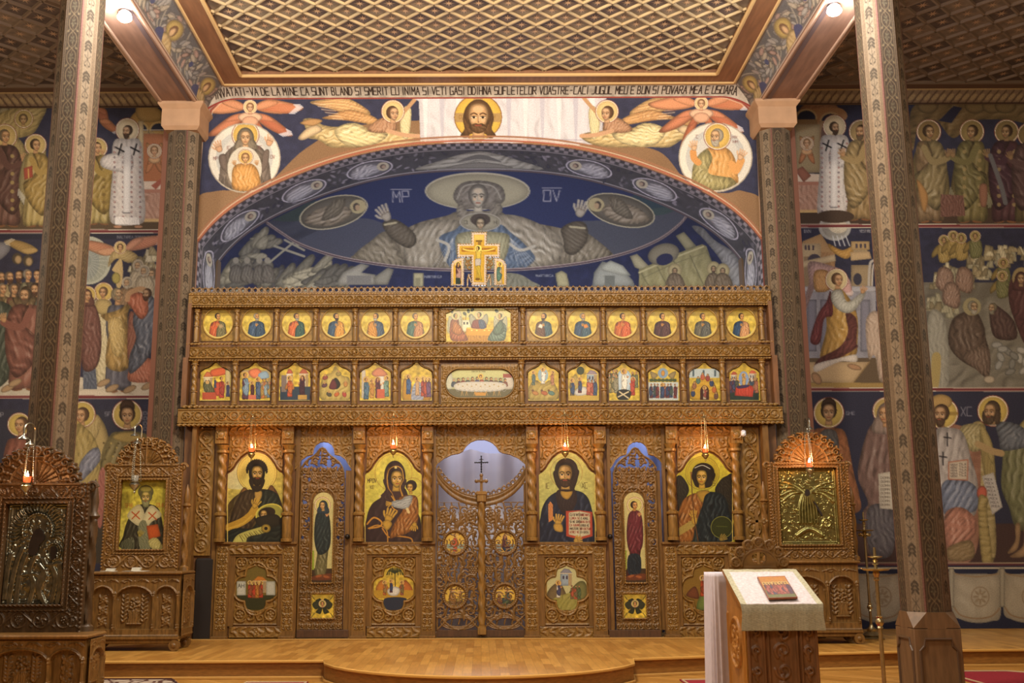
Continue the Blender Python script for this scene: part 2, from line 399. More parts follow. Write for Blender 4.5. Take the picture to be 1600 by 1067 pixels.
# ---------------------------------------------------------------- the carver: draws relief into a height field
class Hf:
    def __init__(s, x0, x1, z0, z1, d=.005, base=0.0):
        s.x0, s.x1, s.z0, s.z1, s.d = x0, x1, z0, z1, d
        s.nx = int(round((x1-x0)/d))+1; s.nz = int(round((z1-z0)/d))+1
        s.X, s.Z = np.meshgrid(np.linspace(x0, x1, s.nx), np.linspace(z1, z0, s.nz)); s.h = np.full(s.X.shape, float(base))
    def box_(s, a0, a1, b0, b1):
        i0 = max(0, int((a0-s.x0)/s.d)-1); i1 = min(s.nx, int((a1-s.x0)/s.d)+3); j0 = max(0, int((s.z1-b1)/s.d)-1); j1 = min(s.nz, int((s.z1-b0)/s.d)+3)
        return slice(j0, max(j0, j1)), slice(i0, max(i0, i1))
    def tube(s, pts, w, h, sm=1, closed=False):
        p = S(pts)
        if sm and len(p) > 2: p = crom(p, 5, closed)
        if closed: p = np.concatenate([p, p[:1]])
        ww = np.broadcast_to(np.asarray(w, float), (len(p),)) if np.ndim(w) == 0 else np.interp(np.linspace(0, 1, len(p)), np.linspace(0, 1, len(w)), w)
        for A, B, wa in zip(p[:-1], p[1:], ww):
            sl = s.box_(min(A[0], B[0])-wa, max(A[0], B[0])+wa, min(A[1], B[1])-wa, max(A[1], B[1])+wa)
            X = s.X[sl]; Z = s.Z[sl]
            if X.size == 0: continue
            d = B-A; t = np.clip(((X-A[0])*d[0]+(Z-A[1])*d[1])/(d@d+1e-12), 0, 1)
            r2 = ((X-A[0]-t*d[0])**2+(Z-A[1]-t*d[1])**2)/wa**2
            v = np.where(r2 < 1, h*np.sqrt(np.clip(1-r2, 0, 1)), -1); g = s.h[sl]; np.maximum(g, v, out=g)
    def ball(s, x, z, r, h=None, rz=None):
        rz = rz or r; h = h or r; sl = s.box_(x-r, x+r, z-rz, z+rz); X = s.X[sl]; Z = s.Z[sl]
        if X.size == 0: return
        r2 = ((X-x)/r)**2+((Z-z)/rz)**2; v = np.where(r2 < 1, h*np.sqrt(np.clip(1-r2, 0, 1)), -1); g = s.h[sl]; np.maximum(g, v, out=g)
    def leaf(s, x, z, ang, L, W, h):
        n = 7; t = np.linspace(0, 1, n); c, q = math.cos(ang), math.sin(ang)
        pts = np.stack([x+L*t*c-.18*L*np.sin(PI*t)*q, z+L*t*q+.18*L*np.sin(PI*t)*c], -1)
        s.tube(pts, list(W*np.sin(PI*np.clip(t*.85+.12, 0, 1))), h, 0)
    def rosette(s, x, z, r, h, n=6):
        for k in range(n): a = 2*PI*k/n+.3; s.ball(x+.58*r*math.cos(a), z+.58*r*math.sin(a), .36*r, h*.8)
        s.ball(x, z, .32*r, h)
    def grapes(s, x, z, r, h):
        for j, n in enumerate((4, 3, 4, 3, 2, 1)):
            for i in range(n): s.ball(x+(i-(n-1)/2)*.42*r, z+r*(.75-.33*j), .24*r, h)
    def spiral(s, x, z, r, w, h, turns=1.5, a0=0, dr=1):
        n = 22; t = np.linspace(0, 1, n); a = a0+dr*2*PI*turns*t; rr = r*(1-.8*t)
        s.tube(np.stack([x+rr*np.cos(a), z+rr*np.sin(a)], -1), list(w*(1-.4*t)), h, 0)
    def ring(s, x, z, rx, rz, w, h, a0=0, a1=360, beads=0):
        t = np.radians(np.linspace(a0, a1, 36)); s.tube(np.stack([x+rx*np.cos(t), z+rz*np.sin(t)], -1), w, h, 0)
        if beads:
            for k in range(beads): a = R_(a0)+(R_(a1)-R_(a0))*k/beads; s.ball(x+rx*math.cos(a), z+rz*math.sin(a), w*1.1, h*1.3)
    def scroll(s, x0, x1, z0, z1, h=.012, vertical=False, phase=0):
        """a running vine of rings, with flowers, grapes and leaves inside them"""
        A, B = (x0, x1) if not vertical else (z0, z1); c0, c1 = (z0, z1) if not vertical else (x0, x1)
        Hh = (c1-c0)/2; cm = (c0+c1)/2; n = max(1, int(round((B-A)/(Hh*2.15)))); st = (B-A)/n; r = Hh*.74
        def P(a, c): return (a, c) if not vertical else (c, a)
        for k in range(n):
            a = A+st*(k+.5); x, z = P(a, cm); sg = 1 if k % 2 else -1
            s.ring(x, z, r, r, Hh*.11, h*.8)
            (s.rosette(x, z, r*.62, h) if (k+phase) % 3 == 0 else s.grapes(x, z, r*.62, h) if (k+phase) % 3 == 1 else [s.leaf(x, z, q*2*PI/5, r*.68, r*.2, h) for q in range(5)])
            if k < n-1: s.tube([P(a+r*.6, cm+sg*r*.8), P(a+st*.5, cm), P(a+st-r*.6, cm-sg*r*.8)], Hh*.12, h*.9)
            for e in (-1, 1):
                x, z = P(a+st*.5, cm+e*Hh*.55); s.leaf(x, z, (0 if not vertical else PI/2)+(.6 if e > 0 else -.6), r*.4, r*.16, h*.8); s.ball(x, z, Hh*.12, h*.7)
    def foliage(s, x0, x1, z0, z1, cell, h=.014, w=None, seed=1, mirror=True):
        """close-packed acanthus spirals mirrored about the middle"""
        nx = max(1, int(round((x1-x0)/cell))); nz = max(1, int(round((z1-z0)/cell))); cx = (x1-x0)/nx; cz = (z1-z0)/nz; w = w or min(cx, cz)*.105
        for j in range(nz):
            for i in range(nx):
                x = x0+cx*(i+.5); z = z0+cz*(j+.5); r = min(cx, cz)*.44; mir = i >= nx/2 and mirror
                d = (-1 if mir else 1)*(1 if (j % 2) else -1); a0 = (PI-.6 if mir else .6)+(PI if j % 2 else 0)*0
                s.spiral(x, z, r, w, h, 1.35, a0, d)
                for q in range(3):
                    a = a0+d*(1.2+q*1.5); s.leaf(x+r*.8*math.cos(a), z+r*.8*math.sin(a), a+d*.9, r*.55, w*1.1, h*.85)
                s.ball(x, z, w*1.2, h*1.1)
    def build(s, name, m, Y, parent=None, thick=.02, keep=None, org=None):
        """front surface at Y-h; heights below zero are cut right through"""
        k = s.h >= 0
        if keep is not None: k &= keep(s.X, s.Z)
        return solid_grid(name, s.X, Y-np.maximum(s.h, 0), s.Z, k, m, parent, thick, None, org)
# ================================================================ SETTING
ZS = .19                       # sanctuary platform height
ZC = 7.95                      # underside of the nave ceiling frame
ZA = 8.35                      # aisle ceiling
AW = 1.4                       # aisle end wall plane
def struct(o): o['kind'] = 'structure'; return o
# ---- floor: oak parquet
def parquet(name, c1, c2, ang):
    m = bpy.data.materials.new(name); m.use_nodes = True; nt = m.node_tree; b = nt.nodes['Principled BSDF']
    tc = nt.nodes.new('ShaderNodeTexCoord'); mp = nt.nodes.new('ShaderNodeMapping'); mp.inputs['Rotation'].default_value = (0, 0, R_(ang))
    br = nt.nodes.new('ShaderNodeTexBrick'); br.inputs['Scale'].default_value = 1; br.inputs['Brick Width'].default_value = .5; br.inputs['Row Height'].default_value = .09
    br.inputs['Mortar Size'].default_value = .0012; br.inputs['Color1'].default_value = lin(hx(c1))+(1,); br.inputs['Color2'].default_value = lin(hx(c2))+(1,); br.inputs['Mortar'].default_value = lin(hx('6b4a20'))+(1,)
    nt.links.new(tc.outputs['Object'], mp.inputs[0]); nt.links.new(mp.outputs[0], br.inputs['Vector'])
    nz = nt.nodes.new('ShaderNodeTexNoise'); nz.inputs['Scale'].default_value = 25; mp2 = nt.nodes.new('ShaderNodeMapping'); mp2.inputs['Scale'].default_value = (.15, 1.6, 1); nt.links.new(mp.outputs[0], mp2.inputs[0]); nt.links.new(mp2.outputs[0], nz.inputs['Vector'])
    rp = nt.nodes.new('ShaderNodeMapRange'); rp.inputs[3].default_value = .7; rp.inputs[4].default_value = 1.25; nt.links.new(nz.outputs[0], rp.inputs[0])
    mx = nt.nodes.new('ShaderNodeVectorMath'); mx.operation = 'SCALE'; nt.links.new(br.outputs['Color'], mx.inputs[0]); nt.links.new(rp.outputs[0], mx.inputs['Scale'])
    nt.links.new(mx.outputs[0], b.inputs['Base Color']); b.inputs['Roughness'].default_value = .32; return m
PARQ = parquet('oak_parquet', 'cb994c', 'a87634', 90); PARQ2 = parquet('oak_parquet_nave', 'c2904a', 'a07030', 45)
mb = MB(); mb.box(-9, 9, -17, 5.5, -.3, 0); struct(mb.build('floor', PARQ2))
edge = [(-9, -2.55), (-1.68, -2.50)]+[(x, -2.50-1.47*max(0, 1-(x/1.68)**2)**.62) for x in np.linspace(-1.62, 1.56, 23)]+[(1.62, -2.45), (2.6, -2.15), (5.5, -1.62), (9, -1.45)]
def slab(edge, z0, z1, back=5.5, grow=0.0):
    v = []; n = len(edge); pts = [(x, y-grow) for x, y in edge]+[(9, back), (-9, back)]; n = len(pts)
    mb = MB(); mb.add([(x, y, z0) for x, y in pts]+[(x, y, z1) for x, y in pts], [tuple(range(n))[::-1], tuple(range(n, 2*n))]+[(i, (i+1) % n, (i+1) % n+n, i+n) for i in range(n)]); return mb
t = slab(edge, .001, ZS-.03).build('floor_platform', mat('platform_riser', '96672f', .45, noise=.25, nscale=12, stretch=(1, 1, 6))); struct(t)
t2 = slab(edge, ZS-.03, ZS, grow=.025).build('floor_platform_top', PARQ); struct(t2)
mb = MB(); pe = [(x, y-.02) for x, y in edge]
mb.tube([(x, y-.028, ZS-.014) for x, y in edge], .016, 6); struct(mb.build('trim_platform_edge', mat('step_nosing', 'c79a52', .3), smooth=True))
mb = MB(); mb.tube([(x, y-.05, .012) for x, y in edge], .018, 6); struct(mb.build('trim_platform_foot', mat('foot_strip', 'b58a4a', .35), smooth=True))
# ---- arch profile measured at the chancel arch (plane AWL)
AWL = .35
_ax = np.array([U(px, py, AWL) for px, py in ((311, 376), (364, 324), (415, 295), (472, 270), (523, 252), (574, 239), (650, 227), (700, 223.5), (750, 222.5))])
_ax[:, 0] = -_ax[:, 0]; _ax = _ax[np.argsort(_ax[:, 0])]; ARW = 4.03
_pp = np.polyfit(np.concatenate([_ax[:, 0]/ARW, -_ax[:, 0]/ARW]), np.concatenate([_ax[:, 1]]*2), 8)
def archz(x, w=ARW): return np.polyval(_pp, np.clip(np.abs(np.asarray(x, float))/w, 0, 1.0)) 
ZSP = float(archz(ARW))
# ---- aisle ceilings, walls not painted, room shell
PLAST = mat('dark_plaster', '5a4a3c', .9)
mb = MB(); mb.box(-9.2, -9, -17, 5.5, 0, 9); struct(mb.build('wall_left', PLAST))
mb = MB(); mb.box(9, 9.2, -17, 5.5, 0, 9); struct(mb.build('wall_right', PLAST))
mb = MB(); mb.box(-9.2, 9.2, -17.2, -17, 0, 9); struct(mb.build('wall_back', mat('back_plaster', '8a6f50', .9)))
mb = MB(); mb.box(-9.2, 9.2, 5.5, 5.7, 0, 9); struct(mb.build('wall_east', PLAST))
mb = MB(); mb.box(-9.2, 9.2, -17.2, 5.7, 8.75, 8.85); struct(mb.build('ceiling', PLAST))
# nave ceiling frame + lattice
FX0, FX1, FY1 = 3.39, 3.70, .10; FYI = -.16
mb = MB()
mb.box(-FX1, -FX0, -17, FY1, ZC, ZC+.12); mb.box(FX0, FX1, -17, FY1, ZC, ZC+.12); mb.box(-FX0, FX0, FYI, FY1, ZC, ZC+.12)
struct(mb.build('ceiling_frame', mat('frame_wood', '7d5334', .55, noise=.2, nscale=6, stretch=(3, .4, 3))))
mb = MB(); e = .022
for x in (-FX0, FX0): mb.box(x-e, x+e, -17, FYI, ZC-.015, ZC+.03, .01)
mb.box(-FX0, FX0, FYI-e, FYI+e, ZC-.015, ZC+.03, .01); mb.box(-FX1, FX1, FY1-.02, FY1+.03, ZC-.02, ZC+.03, .01)
for x in (-FX1, FX1): mb.box(x-.02, x+.02, -17, FY1, ZC-.02, ZC+.03, .01)
struct(mb.build('trim_ceiling', mat('gilt_moulding', 'bd9a66', .5)))
def lattice(name, xa, xb, ya, yb, z, D, rw, rh, mcol, pcol, pcol2, star, off=(0, 0)):
    """square lattice laid diagonally: ribs, sunk panels and a painted star in each"""
    mb = MB(); c = D/2
    k0 = int(math.floor((xa+ya)/D))-1; k1 = int(math.ceil((xb+yb)/D))+1
    def clipseg(p, d):
        t0, t1 = -1e9, 1e9
        for (o, dd, a, b) in ((p[0], d[0], xa, xb), (p[1], d[1], ya, yb)):
            u, v = (a-o)/dd, (b-o)/dd
            if u > v: u, v = v, u
            t0 = max(t0, u); t1 = min(t1, v)
        return (t0, t1) if t1-t0 > .02 else None
    for sg in (1, -1):
        lo, hi = (xa+ya, xb+yb) if sg == 1 else (xa-yb, xb-ya)
        for k in range(int(math.floor(lo/D))-1, int(math.ceil(hi/D))+1):
            s = k*D+off[0]; p = (s, 0.0); d = (1, -sg) if sg == 1 else (1, 1)
            d = (1.0, -1.0) if sg == 1 else (1.0, 1.0); r = clipseg(p, d)
            if not r: continue
            A = (p[0]+d[0]*r[0], p[1]+d[1]*r[0]); B = (p[0]+d[0]*r[1], p[1]+d[1]*r[1]); n = (d[1]/1.414*rw/2, -d[0]/1.414*rw/2)
            v = []
            for q in (A, B):
                v += [(q[0]-n[0], q[1]-n[1], z), (q[0]-n[0]*.6, q[1]-n[1]*.6, z-rh), (q[0]+n[0]*.6, q[1]+n[1]*.6, z-rh), (q[0]+n[0], q[1]+n[1], z)]
            mb.add(v, [(0, 1, 5, 4), (1, 2, 6, 5), (2, 3, 7, 6), (0, 3, 2, 1), (4, 5, 6, 7)])
    struct(mb.build(name+'_ribs', mcol))
    P = [MB(), MB()]; ST = MB(); rnd = random.Random(4)
    n0 = int((yb-ya)/c)+4
    for j in range(-n0-40, n0+40):
        for i in range(-60, 60):
            if (i+j) % 2: continue
            x = i*c+off[0]+c*0; y = j*c; x += 0
            # panel centres sit half a diagonal away from rib crossings
            x += c
            if x < xa-c or x > xb+c or y < ya-c or y > yb+c: continue
            poly = [(x-c, y), (x, y-c), (x+c, y), (x, y+c)]
            poly = [(min(max(a, xa), xb), min(max(b, ya), yb)) for a, b in poly]
            P[1 if rnd.random() < .45 else 0].add([(a, b, z+.0) for a, b in poly], [(0, 1, 2, 3)])
            if xa+.05 < x < xb-.05 and ya+.05 < y < yb-.05 and star:
                for q in range(4):
                    a = PI/4*q+PI/8*0; ca, sa = math.cos(a), math.sin(a); L = D*(.21 if q % 2 == 0 else .17); ww = D*.03
                    ST.add([(x-ca*L, y-sa*L, z-.004), (x+sa*ww, y-ca*ww, z-.006), (x+ca*L, y+sa*L, z-.004), (x-sa*ww, y+ca*ww, z-.006)], [(0, 1, 2, 3)])
                ST.ball(x, y, z-.004, D*.035, 6, 4, 1, 1, .4)
    struct(P[0].build(name+'_panels', pcol)); struct(P[1].build(name+'_dark_panels', pcol2))
    if star: struct(ST.build(name+'_stars', star))
RIB = mat('lattice_rib', 'a8906a', .6, noise=.15, nscale=5)
lattice('ceiling_nave', -FX0, FX0, -5.5, FYI, ZC+.09, .372, .034, .03, RIB, mat('coffer', '80705a', .7, noise=.25, nscale=9), mat('coffer_dark', '5c4c44', .7, noise=.25, nscale=9), mat('coffer_star', 'c4a078', .6))
RIB2 = mat('aisle_rib', '735f4c', .6)
for sg, nm in ((-1, 'left'), (1, 'right')):
    a, b = (-9, -4.98) if sg < 0 else (4.98, 9)
    lattice('ceiling_aisle_'+nm, a, b, -6.5, AW-.45, ZA, .46, .045, .035, RIB2, mat('aisle_coffer', '6f5c4a', .7, noise=.3, nscale=9), mat('aisle_coffer_dark', '4e3e34', .7, noise=.3, nscale=9), mat('aisle_star', '9a7a5c', .7), off=(.1, 0))
    mb = MB(); x0, x1 = (-4.98, -4.52) if sg < 0 else (4.52, 4.98)
    mb.box(x0, x1, -17, AW, ZA-.03, ZA+.1); mb.box(min(a, x0), max(b, x1), AW-.45, AW, ZA-.028, ZA+.1); struct(mb.build('trim_aisle_'+nm, mat('aisle_frame', '5f4534', .6)))
    mb = MB()
    for q in (x0 if sg < 0 else x1,): mb.box(q-.02, q+.02, -17, AW-.45, ZA-.05, ZA)
    mb.box(min(a, x0), max(b, x1), AW-.47, AW-.43, ZA-.05, ZA); struct(mb.build('trim_aisle_bead_'+nm, RIB2))
    # beam between nave and aisle
    xb0, xb1 = sorted((sg*3.99, sg*4.52)); ZB = 7.57
    mb = MB(); mb.box(xb0, xb1, -17, AWL, ZB, 8.7, .015); 
    struct(mb.build('ceiling_beam_'+nm, BEAMW))
    mb = MB()
    for q, r in ((sg*4.02, .018), (sg*4.50, .02), (sg*4.56, .03)): mb.box(q-r, q+r, -17, AWL, ZB-.02+(.05 if abs(q) > 4.52 else 0), ZB+.04, .01)
    struct(mb.build('trim_beam_'+nm, mat('beam_bead', 'a08068', .5)))
    mb = MB(); q = sg*4.10; mb.box(q-.03, q+.03, -17, AWL, ZB-.006, ZB+.02); struct(mb.build('trim_beam_groove_'+nm, mat('groove', '5e4a45', .6)))
# ---- coves (painted)
GREY = 'a39180'
def cove_field():
    """left cove, drawn flat: x = distance along the beam, y = height up the slope"""
    c = Cv(0, 640, 0, 62, d=1.6, bg='5b5a72', px=True, ss=2); c.z0, c.z1 = 62, 0
    rnd = random.Random(8); c.wash = .1; c.rc(0, 640, 0, 62, '54504e')
    for k in range(9):
        x = 10+k*72
        c.line([[x-30, 58], [x, 6], [x+36, 8], [x+60, 40], [x+36, 56]], 2.2, '8f8474')
        for q in range(48):
            a = rnd.random()*2*PI; r = 3+rnd.random()*25; X = x+18+math.cos(a)*r*1.3; Yy = 31+math.sin(a)*r
            c.ell(X, Yy, 9, 4.2, ['8f877e', '7b7672', '9a8c78', '857870', '96786a'][q % 5], rot=math.degrees(a)+50, edge=.55)
        c.ell(x+18, 31, 5, 5, '3a3c58')
    for x in (36, 176, 316, 456, 600):
        c.ell(x, 26, 20, 17, '6a5a4c'); c.ell(x, 26, 18, 15, 'ae9250', edge=.3); c.ell(x, 28, 8, 10, '6a4a30'); c.ell(x, 30, 5.5, 8, 'c9a070', edge=.4); c.poly([[x-20, 62], [x-14, 42], [x, 38], [x+14, 42], [x+22, 62]], 'a88a58', fold=(70, 7, .2), edge=.4)
        c.poly([[x+16, 40], [x+30, 46], [x+34, 60], [x+12, 60]], '3a3a58')
    for y, w, q in ((1.5, 3, 'b8a078'), (4.5, 1, '5a4030'), (60.5, 3, 'a58c78'), (57, 1, '6a4a3a')): c.line([[0, y], [640, y]], w, q, 0)
    return c
cv = cove_field(); rgb = cv.done()
for sg, nm in ((-1, 'left'), (1, 'right')):
    nz, nx = rgb.shape[:2]; t = np.linspace(0, 1, nz)[:, None]; a = np.linspace(0, 1, nx)[None]
    cx = FX1+(3.99-FX1)*np.sin(t*PI/2)**1.0; cz = ZC-(ZC-7.58)*(1-np.cos(t*PI/2))*.5-(ZC-7.58)*.5*t
    X = sg*(cx+0*a); Z = cz+0*a; Y = .33-a*7.6+0*t
    k = np.ones(X.shape, bool); o = solid_grid('ceiling_cove_'+nm, X, Y, Z, k, FRESCO, None, 0, rgb); struct(o)
# ---- stroke lettering for painted inscriptions (unit box 0..1, y down)
GLY = {'A': '0,1 .5,0 1,1;.2,.62 .8,.62', 'B': '0,0 0,1 .8,1 .9,.75 .7,.5 0,.5;.7,.5 .8,.25 .6,0 0,0', 'C': '1,0 0,0 0,1 1,1', 'D': '0,0 0,1 .7,1 1,.7 1,.3 .7,0 0,0', 'E': '1,0 0,0 0,1 1,1;0,.5 .8,.5', 'F': '1,0 0,0 0,1;0,.5 .7,.5',
 'G': '1,0 0,0 0,1 1,1 1,.55 .6,.55', 'H': '0,0 0,1;1,0 1,1;0,.5 1,.5', 'I': '.5,0 .5,1', 'J': '1,0 1,.8 .7,1 .1,1', 'L': '0,0 0,1 .9,1', 'M': '0,1 0,0 .5,.6 1,0 1,1', 'N': '0,1 0,0 1,1 1,0', 'O': '0,0 1,0 1,1 0,1 0,0', 'P': '0,1 0,0 .9,0 .9,.5 0,.5',
 'R': '0,1 0,0 .9,0 .9,.5 0,.5;.4,.5 1,1', 'S': '1,0 0,0 0,.5 1,.5 1,1 0,1', 'T': '0,0 1,0;.5,0 .5,1', 'U': '0,0 0,1 1,1 1,0', 'V': '0,0 .5,1 1,0', 'X': '0,0 1,1;1,0 0,1', 'Y': '0,0 .5,.5 1,0;.5,.5 .5,1', 'K': '0,0 0,1;1,0 0,.5 1,1', '-': '.2,.5 .8,.5', '.': '.4,.9 .6,1', '*': '.1,.1 .9,.1;.1,.1 .5,.9;.9,.1 .5,.9', 'Q': '0,.5 1,.5;0,0 1,0 1,1 0,1 0,0', '_': '0,0 1,0'}
def write(c, txt, x, y, w, h, col, lw=1.0, gap=.32, slant=0.0, al=1.0):
    """letters w wide and h high from the top-left corner x,y"""
    for ch in txt:
        if ch in GLY:
            for st in GLY[ch].split(';'):
                p = S(st); ww = w*(.5 if ch in 'I' else 1); c.line(np.stack([x+p[:, 0]*w*(1 if ch != 'I' else .5)+slant*(1-p[:, 1])*h, y+p[:, 1]*h], -1), lw, col, 0, al)
            x += w*(.5 if ch == 'I' else 1)+w*gap
        else: x += w*.75
    return x
VERSE = 'INVATATI-VA DE LA MINE CA SUNT BLAND SI SMERIT CU INIMA SI VETI GASI ODIHNA SUFLETELOR VOASTRE-CACI JUGUL MEU E BUN SI POVARA MEA E USOARA'
def text_cove():
    c = Cv(0, 860, 0, 26, d=.62, bg='b0a494', px=True, ss=2); c.z0, c.z1 = 26, 0
    n = len(VERSE); c.noise(.05); c.rc(0, 860, 0, 1.6, '8a6a4a'); c.rc(0, 860, 23.2, 26, '8a3a30')
    W = 1.0; tot = sum((.5 if ch == 'I' else 1)+.32 if ch in GLY else .75 for ch in VERSE); s = (1157-333)/tot
    write(c, VERSE, 14, 6, s, 12.5, '33261f', 1.55)
    return c
cv = text_cove(); rgb = cv.done(); nz, nx = rgb.shape[:2]
t = np.linspace(0, 1, nz)[:, None]; a = np.linspace(-1, 1, nx)[None]
ztop = ZC-.0; zb = UZ(154, AWL)
X = a*3.99*(1+0*t)+0*t; fl = np.clip((np.abs(X)-3.55)/.5, 0, 1)**2
Y = FY1+(AWL-FY1)*(np.sin(t*PI/2)*.6+.4*t)+0*a; Z = ztop+(zb-ztop)*(t*.5+.5*(1-np.cos(t*PI/2)))-fl*.22*t
struct(solid_grid('ceiling_cove_text', X, Y, Z, np.ones(X.shape, bool), FRESCO, None, 0, rgb))
# ---- painted octagonal columns
def motif_leaf(c, x, y0, y1, per, col, col2):
    y = y0
    while y < y1:
        c.line([[x, y], [x, y+per*.92]], .5, col)
        for s in (-1, 1):
            for q in range(3): c.ell(x+s*2.5, y+per*(.10+.11*q), 3.2, 1.2, col, rot=s*52)
            c.line([[x+s*3.8, y+per*.50], [x, y+per*.62], [x-s*3.8, y+per*.78]], .7, col); c.ell(x+s*2.4, y+per*.84, 1.6, .8, col, rot=-s*40)
        c.ell(x, y+per*.05, 1.3, 1.8, col); y += per
def motif_scroll(c, x, y0, y1, per, col, col2):
    y = y0; k = 1
    while y < y1:
        k = -k
        for s in (-1, 1): c.line([[x, y], [x+s*4.6, y+per*.28], [x+s*4.6, y+per*.72], [x, y+per]], .9, col)
        c.line([[x-k, y+per*.1], [x+k*1.5, y+per*.5], [x, y+per*.9]], .6, col)
        for q in range(5): a = q*1.256+.3; c.ell(x+1.9*math.cos(a), y+per*.5+3.0*math.sin(a), 1.7, .9, col2, rot=math.degrees(a))
        for s in (-1, 1): c.ell(x+s*5.4, y+per, 1.6, 1.1, col, rot=s*50); c.ell(x+s*4.2, y+per*.9, 1.2, .8, col2, rot=-s*50)
        y += per
def face_field(kind, H):
    """one painted face, centimetres: 20 wide, H high"""
    c = Cv(0, 20, H, 0, d=.85, bg='8c7661', px=True, ss=2)
    c.z1, c.z0 = 0, H
    if kind == 'leaf':
        c.rc(0, 20, 0, H, '63523f')
        for x, w, q in ((.6, 1.2, '5c3530'), (3.2, .5, '5c4a3a'), (5, .5, '7b6851'), (15, .5, '7b6851'), (16.8, .5, '5c4a3a')): c.line([[x, 0], [x, H]], w, q, 0)
        c.rc(5.6, 14.4, 0, H, '70604d'); motif_leaf(c, 10, 4, H-4, 34, '40362a', '5d4c3a')
    else:
        c.rc(0, 20, 0, H, '46382a'); c.rc(3.5, 16.5, 0, H, '3c3025')
        for x, w, q in ((19.4, 1.1, '5c3530'), (2.6, .5, '67563f'), (17.4, .5, '67563f')): c.line([[x, 0], [x, H]], w, q, 0)
        motif_scroll(c, 10, 4, H-4, 19, '695840', '544a38')
    return c
_FF = {}
def column(x, y, zb, zt, mirror, label, hidden_base=False, a=.22, cap=True):
    rt = empty('octagonal_column', (x, y, zb), label, 'column', None)
    c = a*math.tan(PI/8); zs = zb+.72
    H = 100*(zt-zs); key = (round(H),)
    if key not in _FF: _FF[key] = [face_field(k, H).done() for k in ('scroll', 'leaf')]
    V = []; Q = []; P = []; n = 0
    for i in range(8):
        am = -PI/2+i*PI/4; d = (math.cos(am), math.sin(am)); tt = (-d[1], d[0])
        vis = d[1] < .2
        rgb = _FF[key][i % 2] if vis else _FF[key][i % 2][::40, ::6]
        if mirror: rgb = rgb[:, ::-1]
        nz, nx = rgb.shape[:2]; s = np.linspace(-1, 1, nx)[None]*c; z = np.linspace(zt, zs, nz)[:, None]
        X = x+d[0]*a+tt[0]*s+0*z; Y = y+d[1]*a+tt[1]*s+0*z; Z = z+0*s
        V.append(np.stack([X, Y, Z], -1).reshape(-1, 3)); Q.append(gridfaces(nz, nx).reshape(-1, 4)+n); P.append(rgb.reshape(-1, 3)); n += nz*nx
    me = fast_mesh('shaft', np.concatenate(V), np.concatenate(Q), False); set_paint(me, np.concatenate(P)); link('shaft', me, FRESCO, rt)
    # square plinth with chamfer stops and raised panels
    w_ = mat('column_base_wood', '6b5138', .5, noise=.25, nscale=8, stretch=(3, 3, .5))
    b = MB(); A = a+.012; k = A-c*1.0
    lo = [(-A, -A), (A, -A), (A, A), (-A, A)]
    oc = [(math.cos(-PI/2+PI/8+i*PI/4), math.sin(-PI/2+PI/8+i*PI/4)) for i in range(8)]; Rr = a/math.cos(PI/8)
    b.box(x-A, x+A, y-A, y+A, zb, zs-.10, .012)
    # stops: pyramidal shoulders running from each corner up to the octagon
    zt2 = zs-.10
    for sx in (-1, 1):
        for sy in (-1, 1):
            b.add([(x+sx*A, y+sy*A, zt2), (x+sx*A, y+sy*c, zt2), (x+sx*c, y+sy*A, zt2), (x+sx*A, y+sy*c, zs+.04), (x+sx*c, y+sy*A, zs+.04)], [(0, 1, 2), (0, 3, 1), (0, 2, 4), (0, 4, 3), (1, 3, 4, 2)])
    b.box(x-A, x+A, y-c, y+c, zt2-.01, zs+.04); b.box(x-c, x+c, y-A, y+A, zt2-.01, zs+.04)
    pl = b.build('plinth', w_, rt)
    p = MB()
    for sx, sy in ((0, -1), (-1, 0), (1, 0)):
        pts = [(-.17, .05), (.17, .05), (.17, .42), (.13, .46), (.12, .52), (-.12, .52), (-.13, .46), (-.17, .42), (-.17, .05)]
        pp = [((x+u, y-A-.004, zb+v) if sy else (x+sx*(A+.004), y+u, zb+v)) for u, v in pts]; p.tube(pp, .013, 6)
    p.build('panel_moulding', mat('column_moulding', '4a3524', .5), pl)
    if cap:
        q = MB(); z = zt
        for d0, d1, h0, h1 in ((a+.01, a+.05, 0, .05), (a+.05, a+.05, .05, .30), (a+.05, a+.10, .30, .36), (a+.10, a+.10, .36, .40)):
            q.add([(x+sx*d0, y+sy*d0, z+h0) for sx, sy in ((-1, -1), (1, -1), (1, 1), (-1, 1))]+[(x+sx*d1, y+sy*d1, z+h1) for sx, sy in ((-1, -1), (1, -1), (1, 1), (-1, 1))], [(3, 2, 1, 0), (4, 5, 6, 7), (0, 1, 5, 4), (1, 2, 6, 5), (2, 3, 7, 6), (3, 0, 4, 7)])
        q.build('capital', mat('capital_paint', '9c7858', .7, noise=.12, nscale=6), rt)
    return rt
column(-4.15, -4.0, 0, 7.55, 0, 'painted octagonal column at left behind the silver icon shrine', cap=False, a=.205)
column(4.17, -4.0, 0, 7.55, 1, 'painted octagonal column at right with its square wooden plinth in view', cap=False, a=.205)
column(-4.22, .12, ZS, 7.17, 0, 'painted octagonal column left of the icon screen with a capital')
column(4.22, .12, ZS, 7.17, 1, 'painted octagonal column right of the icon screen with a capital')
